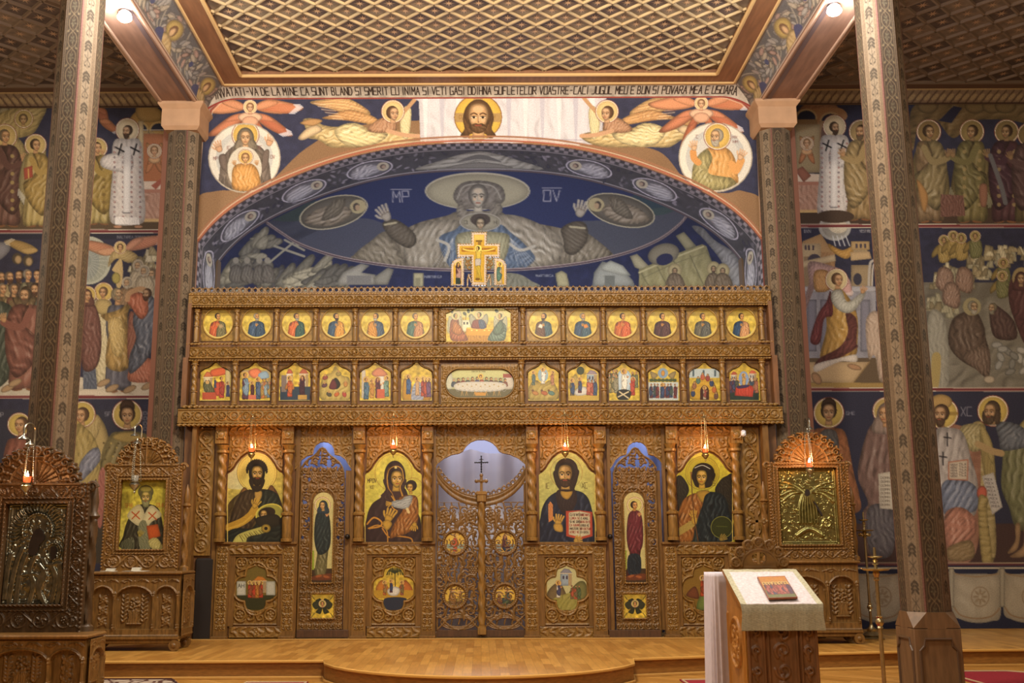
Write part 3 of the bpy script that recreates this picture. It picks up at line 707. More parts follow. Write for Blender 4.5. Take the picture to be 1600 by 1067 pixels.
# ================================================================ FIGURES (brushwork shared by frescoes and icons)
def halo(c, x, y, r, col='d0a84c', rim='7a2f20', cross=None):
    c.ell(x, y, r, r, rim); c.ell(x, y, r*.95, r*.95, 'e8dcc0'); c.ell(x, y, r*.89, r*.89, col, edge=.15)
    if cross:
        for a in (0, 90, 180): c.line([[x, y], [x+r*.85*math.cos(R_(a)), y-r*.85*math.sin(R_(a))]], r*.22, cross, 0)
def head(c, x, y, r, hair='3a2616', skin='c08a56', beard=None, look=0.0, veil=None, bl=1.0, hl=1.0, tilt=0, dark='4a2c18'):
    """r = half the height of the face"""
    lx = look*.18*r
    if veil:
        c.ell(x-lx*.3, y+.05*r, 1.12*r, 1.42*r, veil, edge=.45); c.poly([[x-1.05*r, y+.2*r], [x+1.05*r, y+.2*r], [x+1.5*r, y+1.8*r], [x, y+2.1*r], [x-1.5*r, y+1.8*r]], veil, fold=(80, r*.6, .15), edge=.3)
    else:
        c.ell(x-lx*.6, y-.22*r*hl, .88*r, .96*r*hl, hair, edge=.4)
        if hl > 1.05: c.poly([[x-.85*r, y-.2*r], [x-.95*r, y+1.0*r], [x-.5*r, y+1.35*r], [x+.5*r, y+1.35*r], [x+.95*r, y+1.0*r], [x+.85*r, y-.2*r]], hair, edge=.3)
    c.poly([[x-.3*r, y+.5*r], [x+.3*r, y+.5*r], [x+.42*r, y+1.35*r], [x-.42*r, y+1.35*r]], skin, sm=0, edge=.35)
    c.poly([[x-.62*r+lx, y-.35*r], [x-.45*r+lx, y-.8*r], [x+lx, y-.92*r], [x+.45*r+lx, y-.8*r], [x+.62*r+lx, y-.35*r], [x+.58*r+lx, y+.25*r], [x+.3*r+lx, y+.78*r], [x+lx, y+.95*r], [x-.3*r+lx, y+.78*r], [x-.58*r+lx, y+.25*r]], skin, edge=.5, er=r*.16)
    if r*c.k < 3:
        if beard: c.ell(x+lx, y+.65*r, .5*r, .5*r*bl, beard)
        return
    c.ell(x+lx, y-.55*r, .34*r, .22*r, 'e8c090', al=.35)
    if beard: c.poly([[x+lx+u*r, y+v*r] for u, v in ((-.62, .05), (-.47, .42), (-.2, .36), (0, .40), (.2, .36), (.47, .42), (.62, .05), (.6, .55), (.38, .75+.4*bl), (0, .85+.5*bl), (-.38, .75+.4*bl), (-.6, .55))], beard, edge=.3, fold=(85, r*.25, .2))
    for u in (-.3, .3): c.ell(x+lx+u*r, y+.16*r, .16*r, .12*r, 'e6b888', al=.45)
    for s in (-1, 1):
        ex = x+lx*1.5+s*.29*r; c.line([[ex-.2*r, y-.2*r], [ex, y-.29*r], [ex+.2*r, y-.2*r]], .09*r, dark); c.ell(ex, y-.03*r, .17*r, .085*r, 'e0cda8'); c.ell(ex+look*.03*r, y-.03*r, .085*r, .095*r, '20120a')
        c.line([[ex-.18*r, y-.08*r], [ex+.18*r, y-.08*r]], .05*r, dark)
        c.ell(ex+s*.05*r, y+.22*r, .13*r, .1*r, 'e0a878', al=.4)
    nx = x+lx*1.9; c.line([[nx-look*.04*r, y-.15*r], [nx+look*.1*r, y+.25*r], [nx-look*.08*r, y+.31*r]], .07*r, dark, al=.8); c.line([[nx+.03*r, y-.2*r], [nx+.04*r, y+.2*r]], .09*r, 'ecc596', 0, .6)
    c.line([[nx-.17*r, y+.5*r], [nx+.17*r, y+.5*r]], .1*r, '8a3c28', 0)
def hand(c, x, y, r, ang=-90, skin='c08a56', n=4):
    """raised palm with spread fingers; ang points to the fingertips"""
    a = R_(ang); u = (math.cos(a), math.sin(a)); v = (-u[1], u[0])
    def P(f, s): return [x+u[0]*f*r+v[0]*s*r, y+u[1]*f*r+v[1]*s*r]
    for i in range(n): s = (i-(n-1)/2)*.3; c.line([P(.1, s*.9), P(.62, s*1.1), P(1.15-abs(s)*.25, s*1.35)], .24*r, skin)
    c.line([P(-.2, -.3), P(.15, -.72), P(.5, -.9)], .24*r, skin); c.poly([P(-.55, -.3), P(-.55, .3), P(.2, .52), P(.3, 0), P(.2, -.52)], skin, edge=.35)
    if r*c.k > 5:
        for i in range(n-1): s = (i-(n-2)/2)*.3; c.line([P(.15, s), P(.7, s*1.2)], .05*r, '6a4226', 0, .7)
def wing(c, x, y, L, ang, W, col='d9a860', col2='a86a3a', tip='d8dde0', n=7, bend=.25):
    """feathered wing from its shoulder; ang in degrees, y down"""
    a = R_(ang); u = np.array([math.cos(a), math.sin(a)]); v = np.array([-u[1], u[0]]); o = np.array([x, y], float)
    P = lambda f, s: list(o+u*f*L+v*s*W)
    c.poly([P(0, -.15), P(.25, -.55-bend), P(.6, -.5-bend*.5), P(1, -.1), P(.85, .35), P(.5, .5), P(.15, .3)], col, edge=.45)
    for i in range(n):
        s = -.3+.75*i/(n-1); f = 1-.3*abs(s+.1)
        c.line([P(.12, s*.5-.1), P(.55, s*.8-bend*.5*(1-i/n)), P(f, s)], W*.05, col2, al=.8)
        if tip: c.line([P(f*.86, s), P(f, s*1.02)], W*.09, tip, 0, .85)
    c.poly([P(0, -.15), P(.25, -.5-bend), P(.5, -.42-bend*.4), P(.3, -.05), P(.08, .15)], col, edge=.3, fold=(60, W*.12, .18))
def stand(c, x, yt, yb, rob, man=None, hair='3a2616', hal='cfa850', d=1, skin='c08a56', beard=None, w=1.0, arm='bless', book=False, hem=None, feet=True, hr=1.0, veil=None, wings=None, under=None, look=None, pat=None):
    H = yb-yt; r = H/15*hr; hx_, hy = x, yt+r*1.25; W = H*.125*w; sy = hy+r*1.45
    if wings: wing(c, x-W*.4, sy+H*.05, H*.42, 112, H*.15, wings[0], wings[1], wings[2]); wing(c, x+W*.4, sy+H*.05, H*.42, 68, -H*.15, wings[0], wings[1], wings[2])
    if hal: halo(c, hx_, hy-r*.1, r*1.9, hal)
    if feet:
        for s in (-.35, .4): c.ell(x+s*W*1.1+d*W*.1, yb-H*.008, W*.32, H*.014, '7a4a28', rot=12*s)
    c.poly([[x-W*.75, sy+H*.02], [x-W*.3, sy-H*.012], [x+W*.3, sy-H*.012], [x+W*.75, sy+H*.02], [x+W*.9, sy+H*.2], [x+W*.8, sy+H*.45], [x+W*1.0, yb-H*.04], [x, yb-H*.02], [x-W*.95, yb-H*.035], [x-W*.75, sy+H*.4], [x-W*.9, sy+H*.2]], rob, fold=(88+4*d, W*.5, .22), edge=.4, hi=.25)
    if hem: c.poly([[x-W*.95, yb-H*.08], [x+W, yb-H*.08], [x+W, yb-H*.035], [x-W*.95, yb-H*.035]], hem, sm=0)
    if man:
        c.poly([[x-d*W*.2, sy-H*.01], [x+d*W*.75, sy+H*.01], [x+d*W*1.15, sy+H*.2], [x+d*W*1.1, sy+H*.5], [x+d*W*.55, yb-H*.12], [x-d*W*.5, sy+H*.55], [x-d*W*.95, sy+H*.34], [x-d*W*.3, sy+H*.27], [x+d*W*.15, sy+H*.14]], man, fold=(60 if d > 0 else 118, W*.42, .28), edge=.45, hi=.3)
        c.line([[x-d*W*.1, sy], [x+d*W*.2, sy+H*.15], [x-d*W*.4, sy+H*.27], [x-d*W*.9, sy+H*.34]], max(W*.07, .7/c.k), '2a1a10', al=.5)
    if pat:
        rr = W*.13
        for j in range(7):
            for i in (-.45, .45): c.ell(x+i*W*1.1, sy+H*(.1+.09*j), rr, rr, pat, al=.8)
    if arm:
        ax = x+d*W*1.25; ay = sy+H*(.13 if arm == 'bless' else .05)
        c.line([[x-d*W*.3, sy+H*.06], [x+d*W*.2, sy+H*.2], [ax*.7+x*.3, sy+H*.19], [ax, ay+H*.03]], W*.42, man or rob); hand(c, ax, ay, r*.75, -80+d*20, skin)
    if book: c.poly([[x-d*W*.9, sy+H*.16], [x-d*W*.25, sy+H*.13], [x-d*W*.2, sy+H*.26], [x-d*W*.85, sy+H*.29]], 'a8402c', sm=0, edge=.2); c.line([[x-d*W*.55, sy+H*.17], [x-d*W*.52, sy+H*.27]], W*.08, 'd8b050', 0)
    head(c, hx_, hy, r, hair, skin, beard, look if look is not None else d*.8, veil)
def seated(c, x, yt, yb, rob, man, d=1, hair='3a2616', hal='cfa850', skin='c08a56', beard=None, veil=None, hr=1.0, wings=None):
    H = yb-yt; r = H/11*hr; hy = yt+r*1.2; W = H*.2; sy = hy+r*1.4
    if wings: wing(c, x-W*.3, sy+H*.04, H*.5, 118, H*.2, *wings); wing(c, x+W*.3, sy+H*.04, H*.5, 62, -H*.2, *wings)
    if hal: halo(c, x, hy, r*1.85, hal)
    c.poly([[x-W*.6, sy], [x+W*.6, sy], [x+W*.8, sy+H*.3], [x+d*W*1.4, sy+H*.36], [x+d*W*1.45, yb-H*.04], [x+d*W*.5, yb], [x-d*W*.3, yb-H*.06], [x-d*W*.95, sy+H*.45]], rob, fold=(80, W*.35, .25), edge=.45, hi=.25)
    c.poly([[x-d*W*.7, sy], [x+d*W*.1, sy+H*.02], [x+d*W*.5, sy+H*.28], [x+d*W*1.5, sy+H*.36], [x+d*W*1.3, sy+H*.62], [x-d*W*.2, sy+H*.5], [x-d*W*1.1, sy+H*.48]], man, fold=(40 if d > 0 else 140, W*.3, .3), edge=.45, hi=.3)
    c.line([[x+d*W*.3, sy+H*.12], [x+d*W*.7, sy+H*.24], [x+d*W*1.15, sy+H*.18]], W*.3, rob); hand(c, x+d*W*1.25, sy+H*.15, r*.6, -70, skin)
    c.ell(x+d*W*.9, yb, W*.35, H*.02, '7a4a28'); head(c, x, hy, r, hair, skin, beard, d*.8, veil)
def bust(c, x, y, r, rob, man, d=1, hair='3a2616', skin='b9803f', beard=None, book=None, yb=None, hal=None, hl=1.0, w=1.0):
    """half-length figure; r = half face height, y = face centre"""
    yb = yb or y+4.8*r; s = y+1.35*r
    if hal: c.ring(x, y, r*2.1, r*2.1, r*.08, hal, al=.7)
    c.poly([[x-.5*r, s-.1*r], [x+.5*r, s-.1*r], [x+1.75*w*r, s+.55*r], [x+2.15*w*r, s+1.9*r], [x+2.1*w*r, yb], [x-2.1*w*r, yb], [x-2.15*w*r, s+1.9*r], [x-1.75*w*r, s+.55*r]], rob, fold=(75, r*.8, .22), edge=.35, hi=.2)
    c.poly([[x+d*.3*r, s-.1*r], [x+d*1.75*w*r, s+.5*r], [x+d*2.15*w*r, s+1.9*r], [x+d*2.0*w*r, yb], [x-d*.4*r, yb], [x-d*.2*r, s+1.8*r], [x+d*.6*r, s+1.2*r]], man, fold=(70 if d > 0 else 110, r*.6, .28), edge=.4, hi=.25)
    if book: c.poly([[x+d*.2*r, s+1.2*r], [x+d*1.2*r, s+.8*r], [x+d*1.6*w*r, s+1.9*r], [x+d*.5*r, s+2.3*r]], book, sm=0, edge=.2)
    c.line([[x-d*1.6*w*r, s+1.9*r], [x-d*.9*r, s+2.2*r], [x-d*.2*r, s+1.5*r]], .7*r, rob); hand(c, x-d*.05*r, s+1.3*r, .55*r, -60 if d > 0 else -120, skin)
    head(c, x, y, r, hair, skin, beard, d*.9, hl=hl)
def rocks(c, pts, col='b8a878', n=5, seed=0):
    rnd = random.Random(seed); p = S(pts); m = max(1, c.vw[2]*.8)
    for x, y in p:
        for k in range(n):
            a = -60-60*rnd.random(); L = m*(7+rnd.random()*14); w = m*(4+rnd.random()*5); xx = x+m*rnd.uniform(-14, 14); yy = y+m*rnd.uniform(-4, 10)
            dx, dy = L*math.cos(R_(a)), L*math.sin(R_(a)); q = ['d0c49a', col, '9a8a62', '7d7050'][rnd.randrange(4)]
            c.poly([[xx-w*1.4, yy+L*.5], [xx+dx-w*.5, yy+dy], [xx+dx+w*.6, yy+dy+2], [xx+w*1.2, yy+L*.5]], q, sm=0, edge=.35, fold=(65, 5*m, .15))
def house(c, x0, x1, y0, y1, wall='c9b38a', roof='b5653c', win='3a3040', dome=False):
    w = x1-x0; h = y1-y0; c.rc(x0, x1, y0+h*.25, y1, wall, edge=.25); c.rc(x0+w*.7, x1, y0+h*.25, y1, '9a845f')
    if dome: c.ell(x0+w/2, y0+h*.28, w*.42, h*.27, roof, a0=180, a1=360, edge=.3)
    else: c.poly([[x0-w*.06, y0+h*.28], [x0+w*.35, y0], [x0+w*.75, y0+h*.05], [x1+w*.06, y0+h*.28]], roof, sm=0, edge=.3)
    for k in (.2, .5): c.rc(x0+w*k, x0+w*(k+.14), y0+h*.42, y0+h*.62, win); 
    c.line([[x0-w*.04, y0+h*.29], [x1+w*.04, y0+h*.29]], max(h*.03, .6/c.k), 'e0cfa4', 0)
def crowd(c, x0, x1, y, H, cols, n, seed=0, hal=True, d=1, rows=1):
    rnd = random.Random(seed)
    for j in range(rows):
        for i in range(n):
            x = x0+(x1-x0)*(i+.5+rnd.uniform(-.15, .15))/n; yy = y-(rows-1-j)*H*.22+rnd.uniform(-.03, .03)*H
            stand(c, x, yy-H, yy, cols[(i+j) % len(cols)], cols[(i*2+j+1) % len(cols)], hal='d9b75a' if hal else None, d=d if rnd.random() < .7 else -d, hair=['3a2616', '6a5a4a', '8a8070', '2a1a10'][rnd.randrange(4)], beard=['4a3020', None, '9a9080'][rnd.randrange(3)], arm='low' if rnd.random() < .4 else None, hr=1.15)
# ================================================================ CHANCEL ARCH WALL
def paint_arch():
    xa = 4.12; c = Cv(-xa, xa, 4.7, 7.98, AWL, d=.0098, bg='2a2c44'); c.noise(.04); c.wash = .10
    c.view(300, 120, 3.138)
    c.poly('10,640 120,560 330,560 420,480 560,350 760,250 1100,215 1569,215 1569,420 10,1100', '84603e', fold=(20, 300, .05))
    c.view(750, 120, 3.138)
    c.poly('-10,215 300,225 620,250 760,330 900,380 1040,540 1200,570 1290,560 1400,650 1400,1100 -10,400', '84603e', fold=(20, 300, .05))
    # medallion, left
    c.view(300, 120, 3.138)
    def seraph(x, y, fl):
        for s in (-1, 1):
            wing(c, x+s*20, y+6, 240, 0 if s > 0 else 180, 56*s, 'd98a5a', 'a84a2a', 'd8dde6', 8, .2)
            wing(c, x+s*16, y+40, 215, 28 if s > 0 else 152, 50*s, 'd07a50', 'a0452a', 'd8dde6', 8, .1)
            wing(c, x+s*6, y+50, 190, 60 if s > 0 else 120, 34*s, 'c86a42', '98402a', 'd8dde6', 6, .1)
        c.ell(x, y+50, 60, 26, 'e6b088', edge=.4); c.ell(x, y+70, 40, 26, 'dca078', edge=.3)
        halo(c, x, y, 36, 'ecc88a'); head(c, x, y+4, 22, 'a8683c', 'e0a878')
    seraph(285, 148, 1)
    x, y = 257, 398; c.ell(x, y, 178, 172, 'a89a84'); c.ell(x, y, 172, 166, 'd9d0bc'); c.ell(x, y, 140, 136, 'b9b6ac'); c.ell(x, y, 112, 110, 'c8c2b4')
    c.setclip(np.stack([x+170*np.cos(np.linspace(0, 6.28, 40)), y+165*np.sin(np.linspace(0, 6.28, 40))], -1))
    c.poly('150,560 135,470 150,400 185,352 230,330 300,330 345,350 372,400 385,480 375,560', '7a6a5c', fold=(80, 26, .2), edge=.3)
    c.poly('132,388 165,380 175,430 190,460 170,470 140,440', '6b5a4e', edge=.3); c.poly('350,370 378,360 372,430 345,470 330,450', '6b5a4e', edge=.3)
    halo(c, 262, 285, 68, 'dcae4c'); head(c, 262, 300, 38, skin='c99a68', veil='7d6e58')
    c.poly('180,380 230,350 300,350 345,385 340,470 350,560 175,560', '8d7a66', fold=(80, 20, .25), edge=.4)
    hand(c, 132, 350, 32, -110, 'cf9a6e'); hand(c, 380, 320, 32, -70, 'cf9a6e')
    c.ell(258, 450, 84, 108, 'c9bfa8'); c.poly('205,440 240,425 300,430 330,480 325,550 210,555 195,490', 'd99648', fold=(75, 16, .22), edge=.35, hi=.3)
    halo(c, 262, 393, 38, 'e4b860'); head(c, 262, 400, 24, 'a8683c', 'cf9a5c'); hand(c, 208, 425, 14, -90); hand(c, 318, 425, 14, -90)
    c.setclip(None)
    for t, X, Y in (('IC', 170, 340), ('XC', 322, 338), ('MP', 105, 392), ('OV', 385, 385)): write(c, t, X, Y, 9, 16, '6a3a34', 2)
    # flying angel, left
    def fly(m):
        M = (lambda s: np.stack([m(S(s)[:, 0]), S(s)[:, 1]], -1))
        for pts, q in (('870,170 760,105 640,112 580,128 700,165 840,200', 'dcaa68'), ('900,200 780,160 690,185 640,205 760,215 900,235', 'd29a5a')): c.poly(M(pts), q, edge=.4, fold=(12, 14, .18))
        for k in range(6):
            c.line(M([[860-k*8, 160+k*12], [740-k*10, 128+k*14], [600+k*16, 128+k*14]]), 2.5, '8a4a2a', al=.7); c.line(M([[600+k*18, 130+k*15], [680+k*12, 142+k*13]]), 5, 'e8c9a0', al=.6)
        c.poly(M('560,262 545,210 600,205 640,235 720,245 800,225 860,250 980,262 1090,275 1115,295 1060,330 960,345 840,345 760,345 680,345 620,310 570,300'), 'cfb070', fold=(10, 22, .25), edge=.45, hi=.35)
        c.poly(M('700,260 760,228 830,235 860,262 960,280 900,330 780,340 720,310'), 'e0c98a', fold=(165, 20, .25), edge=.4, hi=.3)
        c.poly(M('520,300 560,255 610,235 640,262 590,290 545,310'), 'd9b888', edge=.4); c.poly(M('530,225 590,205 640,215 600,240 560,238'), 'b5854e', edge=.4)
        c.poly(M('860,255 920,205 985,200 1005,250 980,270 900,275'), 'b3805a', fold=(50, 14, .25), edge=.4)
        c.poly(M('1040,150 1070,150 1075,200 1060,300 1030,290 1020,220'), 'd9c890', fold=(80, 10, .2), edge=.3)
        c.line(M('985,215 1040,170 1085,120 1105,95'), 20, 'b98a5c'); c.line(M('960,265 1040,285 1110,290'), 22, 'c4936a')
        x = float(m(np.array([985.]))[0]); halo(c, x, 170, 58, 'e0be78'); head(c, x, 182, 34, '5a3a22', 'c8966a', look=1 if x < 1569 else -1)
    fly(lambda x: x)
    # the cloth with the face
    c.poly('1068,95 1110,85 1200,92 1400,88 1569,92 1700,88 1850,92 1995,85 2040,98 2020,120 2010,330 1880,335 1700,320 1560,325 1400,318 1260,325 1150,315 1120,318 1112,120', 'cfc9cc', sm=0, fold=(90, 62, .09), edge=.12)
    for k in range(11): x = 1130+k*82; c.poly([[x, 100], [x+26, 100], [x+20, 316], [x+34, 316], [x+10, 318], [x+4, 180]], 'aaa6b4' if k % 2 else 'e6e2e0', al=.6, sm=0)
    c.line('1115,300 1280,308 1560,306 1800,308 2008,312', 3, '8a8090')
    fly(lambda x: 3060-x-40)
    x, y = 1403, 198; c.ell(x, y, 118, 112, '7a4a20'); c.ell(x, y, 114, 108, 'dcae3c', edge=.1); c.rc(x-24, x+24, y-106, y-60, 'a88248'); c.rc(x-112, x-62, y-20, y+24, 'a88248'); c.rc(x+62, x+112, y-20, y+24, 'a88248')
    write(c, 'O', 1310, 188, 10, 16, '8a5a20', 2); write(c, 'H', 1476, 188, 10, 16, '8a5a20', 2)
    c.poly('1403,120 1350,140 1328,200 1335,255 1315,290 1345,300 1370,280 1436,280 1460,302 1490,288 1470,255 1480,200 1455,140', '6a4626', edge=.35, fold=(80, 16, .2))
    head(c, 1404, 200, 76, '6a4626', 'cc9a62', beard='5f3f22', hl=1.0, bl=.35)
    # right side: seraph and old man's medallion
    c.view(750, 120, 3.138); seraph(1085, 130, 1)
    x, y = 1155, 395; c.ell(x, y, 182, 172, 'a89a84'); c.ell(x, y, 176, 166, 'd9d0bc'); c.ell(x, y, 146, 138, 'b9b6ac'); c.ell(x, y, 116, 110, 'c8c2b4')
    c.setclip(np.stack([x+172*np.cos(np.linspace(0, 6.28, 40)), y+163*np.sin(np.linspace(0, 6.28, 40))], -1))
    c.poly('1060,420 1100,360 1140,345 1200,345 1240,380 1260,450 1250,560 1060,560', 'd9994c', fold=(80, 26, .2), edge=.35, hi=.3)
    c.poly('1060,400 1110,355 1140,400 1120,470 1200,490 1240,500 1260,560 1060,560 1040,470', 'a99a5e', fold=(60, 20, .28), edge=.35, hi=.25)
    c.line('1070,420 1050,400 1045,370', 34, 'd08a44'); c.line('1235,430 1255,460 1280,410', 38, 'd9944a'); hand(c, 1050, 345, 28, -95, 'd9a878'); hand(c, 1278, 390, 30, -60, 'd9a878')
    c.setclip(None); halo(c, 1164, 292, 68, 'dcae4c'); head(c, 1160, 295, 36, 'a89a80', 'c99a68', beard='b0a48c', look=-1)
    write(c, 'C', 1060, 285, 10, 16, '6a3a34', 2); write(c, 'MX', 1238, 290, 10, 12, '6a3a34', 2); write(c, 'HM', 1240, 312, 10, 12, '6a3a34', 2)
    # border lines
    c.vw = (0, 0, 1); c.k = c.k0
    A = [[px, py] for px, py in ((303, 460), (305, 400), (308, 300), (315, 215), (318, 192), (328, 182), (330, 172), (345, 157), (362, 152), (420, 150), (750, 148), (1090, 148), (1135, 151), (1160, 160), (1172, 172), (1178, 183), (1184, 194), (1188, 300), (1192, 400), (1195, 460))]
    c.poly([[280, 480], [280, 130], [1220, 130], [1220, 480], [1196, 480]]+A[::-1]+[[302, 480]], '9a8670', sm=0)
    c.line(A, 3.2, '8f3b2c', 0); c.line([[a+(2 if a < 750 else -2), b+2] for a, b in A], 1, 'd8c0a0', 0)
    # rim of the arch
    xs = np.linspace(-ARW, ARW, 90); q = np.stack(proj(xs, np.full(90, AWL), archz(xs)), -1)
    c.line(q+[0, -3], 3.0, 'a5563c', 0); c.line(q+[0, -6], 1.4, 'd0b090', 0); c.line(q+[0, -9.5], 3, '946040', 0)
    return c
c = paint_arch()
struct(plane_from(c, 'wall_chancel_arch', FRESCO, keep=lambda X, Z: (Z > archz(X)-.01) | (np.abs(X) > ARW)))
mb = MB(); mb.box(-4.12, -3.0, AWL+.01, AWL+.2, 7.88, 8.6); mb.box(-4.12, 4.12, AWL+.01, AWL+.2, 7.86, 8.7)
for s in (-1, 1): mb.box(s*4.05, s*4.6, AWL-.02, AWL+1.25, ZS, 8.7)
struct(mb.build('wall_pier_core', mat('pier_wall', '8a5a44', .85)))
# ---------------------------------------------------------------- soffit and apse, painted from measurements of the photograph
def paint_apse():
    c = Cv(296, 1204, 470, 210, d=1.0, bg='161d40', px=True); c.z1, c.z0 = 210, 470; c.wash = .14
    c.noise(.05)
    V1 = (300, 120, 3.138); V2 = (750, 120, 3.138); c.view(*V1)
    # lower apse wall: mountains and city around the ring
    c.setclip(None)
    rnd = random.Random(2)
    for X, Y in ((150, 1000), (190, 940), (230, 900), (280, 860), (330, 800), (200, 1010), (420, 1000), (350, 1010), (480, 990), (540, 960), (600, 950), (640, 980), (700, 990), (560, 1010), (640, 1010)):
        for k in range(5):
            a = rnd.uniform(-.1, 1.0); L = rnd.uniform(50, 110); w = rnd.uniform(16, 30); q = ['6f6c5e', '8f8a74', '5a5850', 'a39c80', '4a4a4c'][rnd.randrange(5)]
            x = X+rnd.uniform(-30, 30); y = Y+rnd.uniform(-20, 30); c.poly([[x-w, y+10], [x+L*math.cos(a)*.8, y-L*math.sin(a)-8], [x+L*math.cos(a)+10, y-L*math.sin(a)+14], [x+w, y+w]], q, edge=.4, fold=(40, 18, .15))
    for x in (215, 270, 330, 370): c.ell(x, 930, 30, 34, '6a665c', edge=.4); c.ell(x, 900, 15, 15, '8a8474'); c.poly([[x-30, 1000], [x-26, 940], [x, 920], [x+28, 940], [x+34, 1010]], '5f5a52', fold=(80, 14, .25), edge=.3)
    c.line('380,910 440,860 500,810', 10, '8f8c78', 0)
    for a, b in (('405,830 550,880', 11), ('455,800 550,850', 10), ('490,790 520,830', 9)): c.line(a, b, '8f8c78', 0)
    c.poly('705,1020 740,960 830,915 870,925 830,960 900,970 900,1020', '8f8d80', sm=0, edge=.3); c.poly('890,985 960,935 990,945 960,1020 895,1020', '7d7b6e', sm=0, edge=.3); c.rc(760, 880, 975, 1015, '6d6c68')
    c.rc(1085, 1135, 962, 1030, 'a09a72', edge=.3); c.rc(1095, 1120, 985, 1030, '7a7658'); write(c, 'MARTIRICA', 1140, 975, 8, 11, '8a8f9a', 2)
    c.view(*V2)
    c.poly('560,960 600,905 690,930 750,1000 760,1030 550,1030', '8b9088', sm=0, edge=.3); c.poly('590,930 640,900 700,925 740,975 700,975 600,950', 'a0a598', sm=0, edge=.3); c.rc(610, 660, 975, 1025, '5f645f')
    c.poly('735,880 770,868 830,930 800,950 760,935', 'a09a78', sm=0, edge=.3); c.poly('780,945 930,880 1090,820 1110,830 1180,1030 780,1030', '8a8456', sm=0, fold=(70, 40, .12), edge=.15)
    for k in range(5): c.line([[790+k*80, 960-k*28], [830+k*90, 1030]], 5, '5d5a3c', 0)
    c.line('780,960 930,895 1095,832', 8, 'b0a878', 0); c.line('790,990 940,920 1110,860', 4, '6a6644', 0)
    c.ell(900, 870, 78, 52, '7a7460', rot=-15, edge=.3); c.ell(905, 895, 42, 28, '1b2044', rot=-15); c.poly('960,780 1000,760 1060,830 1010,850', '8f8a66', sm=0, edge=.3)
    c.poly('1040,735 1090,740 1150,800 1260,880 1300,1030 1240,1030 1180,900 1100,800', '8a8b8c', fold=(45, 24, .2), edge=.4)
    for x, y in ((955, 950), (1145, 940), (1190, 950)): c.ell(x, y, 34, 36, 'a89a6a', edge=.3); head(c, x, y+4, 16, '5a4a38', '8a7050', beard='4a3a2c'); c.poly([[x-40, 1030], [x-30, 975], [x, 960], [x+34, 980], [x+45, 1030]], '6a5a46', fold=(80, 12, .25), edge=.4)
    c.poly('370,965 400,950 425,965 440,1030 380,1030', '9a946c', sm=0, edge=.3); c.poly('0,985 60,965 180,965 250,1000 280,1030 0,1030', '6a6a58', fold=(60, 20, .2)); write(c, 'MARTIRICA', 275, 970, 8, 10, '8a8f9a', 2)
    # conch, bounded by the double ring
    c.vw = (0, 0, 1); c.k = c.k0
    ring = [(417, 348), (440, 364), (470, 382), (523, 400), (587, 412), (650, 419), (720, 422), (780, 422), (850, 418), (920, 409), (985, 393), (1030, 374), (1060, 352), (1073, 337)]
    top = [(1040, 322), (985, 300), (920, 283), (850, 271), (790, 266), (746, 265), (700, 266), (640, 272), (585, 283), (539, 297), (480, 317)]
    q = np.array(ring+top, float); c.poly(q, '1b2550', sm=0); c.setclip(q)
    c.view(*V1)
    c.poly('360,700 520,600 800,720 950,780 900,960 500,900', '2d3244', fold=(10, 120, .1)); c.ell(470, 640, 160, 70, '22382f', al=.6)
    c.poly('780,700 940,720 1000,800 800,930 500,830', '3a3f52'); c.view(*V2); c.poly('480,720 620,700 900,640 1010,700 950,800 700,900 560,850', '3c4150'); c.ell(850, 620, 130, 60, '27443e', al=.6); c.view(*V1)
    # the Mother of God
    c.ell(1400, 560, 258, 92, 'b5ac8c'); c.ell(1400, 562, 252, 86, 'a09878', edge=.2); c.ring(1400, 560, 256, 91, 3, 'b0a890')
    c.poly('880,870 960,800 1100,720 1250,680 1310,660 1500,660 1560,690 1700,720 1860,760 1960,850 2000,930 1700,960 1200,960 850,920 780,880', '756b58', fold=(70, 46, .3), edge=.25)
    c.poly('790,880 870,810 960,760 1040,900 1050,930 850,910', '7d735e', fold=(110, 26, .3), edge=.3); c.view(*V2); c.poly('470,740 560,790 660,880 600,900 420,920 440,820', '7d735e', fold=(60, 26, .3), edge=.3); c.view(*V1)
    c.poly('1105,730 1250,700 1330,720 1250,800 1200,930 1060,930 1040,830', '8f8570', fold=(60, 30, .28), edge=.35, hi=.3)
    c.view(*V2); c.poly('60,690 180,680 330,740 400,800 380,910 200,925 120,800', '8f8570', fold=(110, 30, .28), edge=.35, hi=.3); c.view(*V1)
    c.poly('935,715 1000,700 1085,760 1100,810 1060,840 985,800 950,760', '5a5142', edge=.4, fold=(30, 18, .2)); c.line('945,725 1000,715', 10, 'a59c78')
    c.poly('1820,800 1810,745 1870,710 1930,720 1940,800 1880,870 1830,860', '5a5142', edge=.4, fold=(150, 18, .2)); c.line('1855,735 1925,742', 10, 'a59c78')
    hand(c, 950, 680, 46, -120, 'a39a88'); hand(c, 1905, 660, 46, -70, 'a39a88')
    c.poly('1280,590 1300,540 1350,512 1450,512 1520,540 1535,600 1500,640 1520,680 1450,650 1350,650 1300,690 1310,640', '746c60', edge=.3, fold=(20, 24, .2)); c.line('1300,600 1330,540 1400,525 1480,540 1515,600', 6, '9a9484')
    head(c, 1403, 590, 56, '746c60', 'b0a690', dark='3a342c'); c.poly('1320,600 1340,650 1400,670 1470,650 1495,600 1520,660 1420,700 1300,680', '7d7566', fold=(20, 16, .25), edge=.3)
    # child
    c.poly('1210,800 1290,750 1340,720 1500,720 1560,760 1640,830 1680,900 1560,960 1300,960', '4d6078', fold=(45, 26, .3), edge=.2); c.poly('1290,800 1340,760 1480,760 1560,790 1500,940 1330,940', 'a09a70', fold=(80, 18, .2), edge=.35)
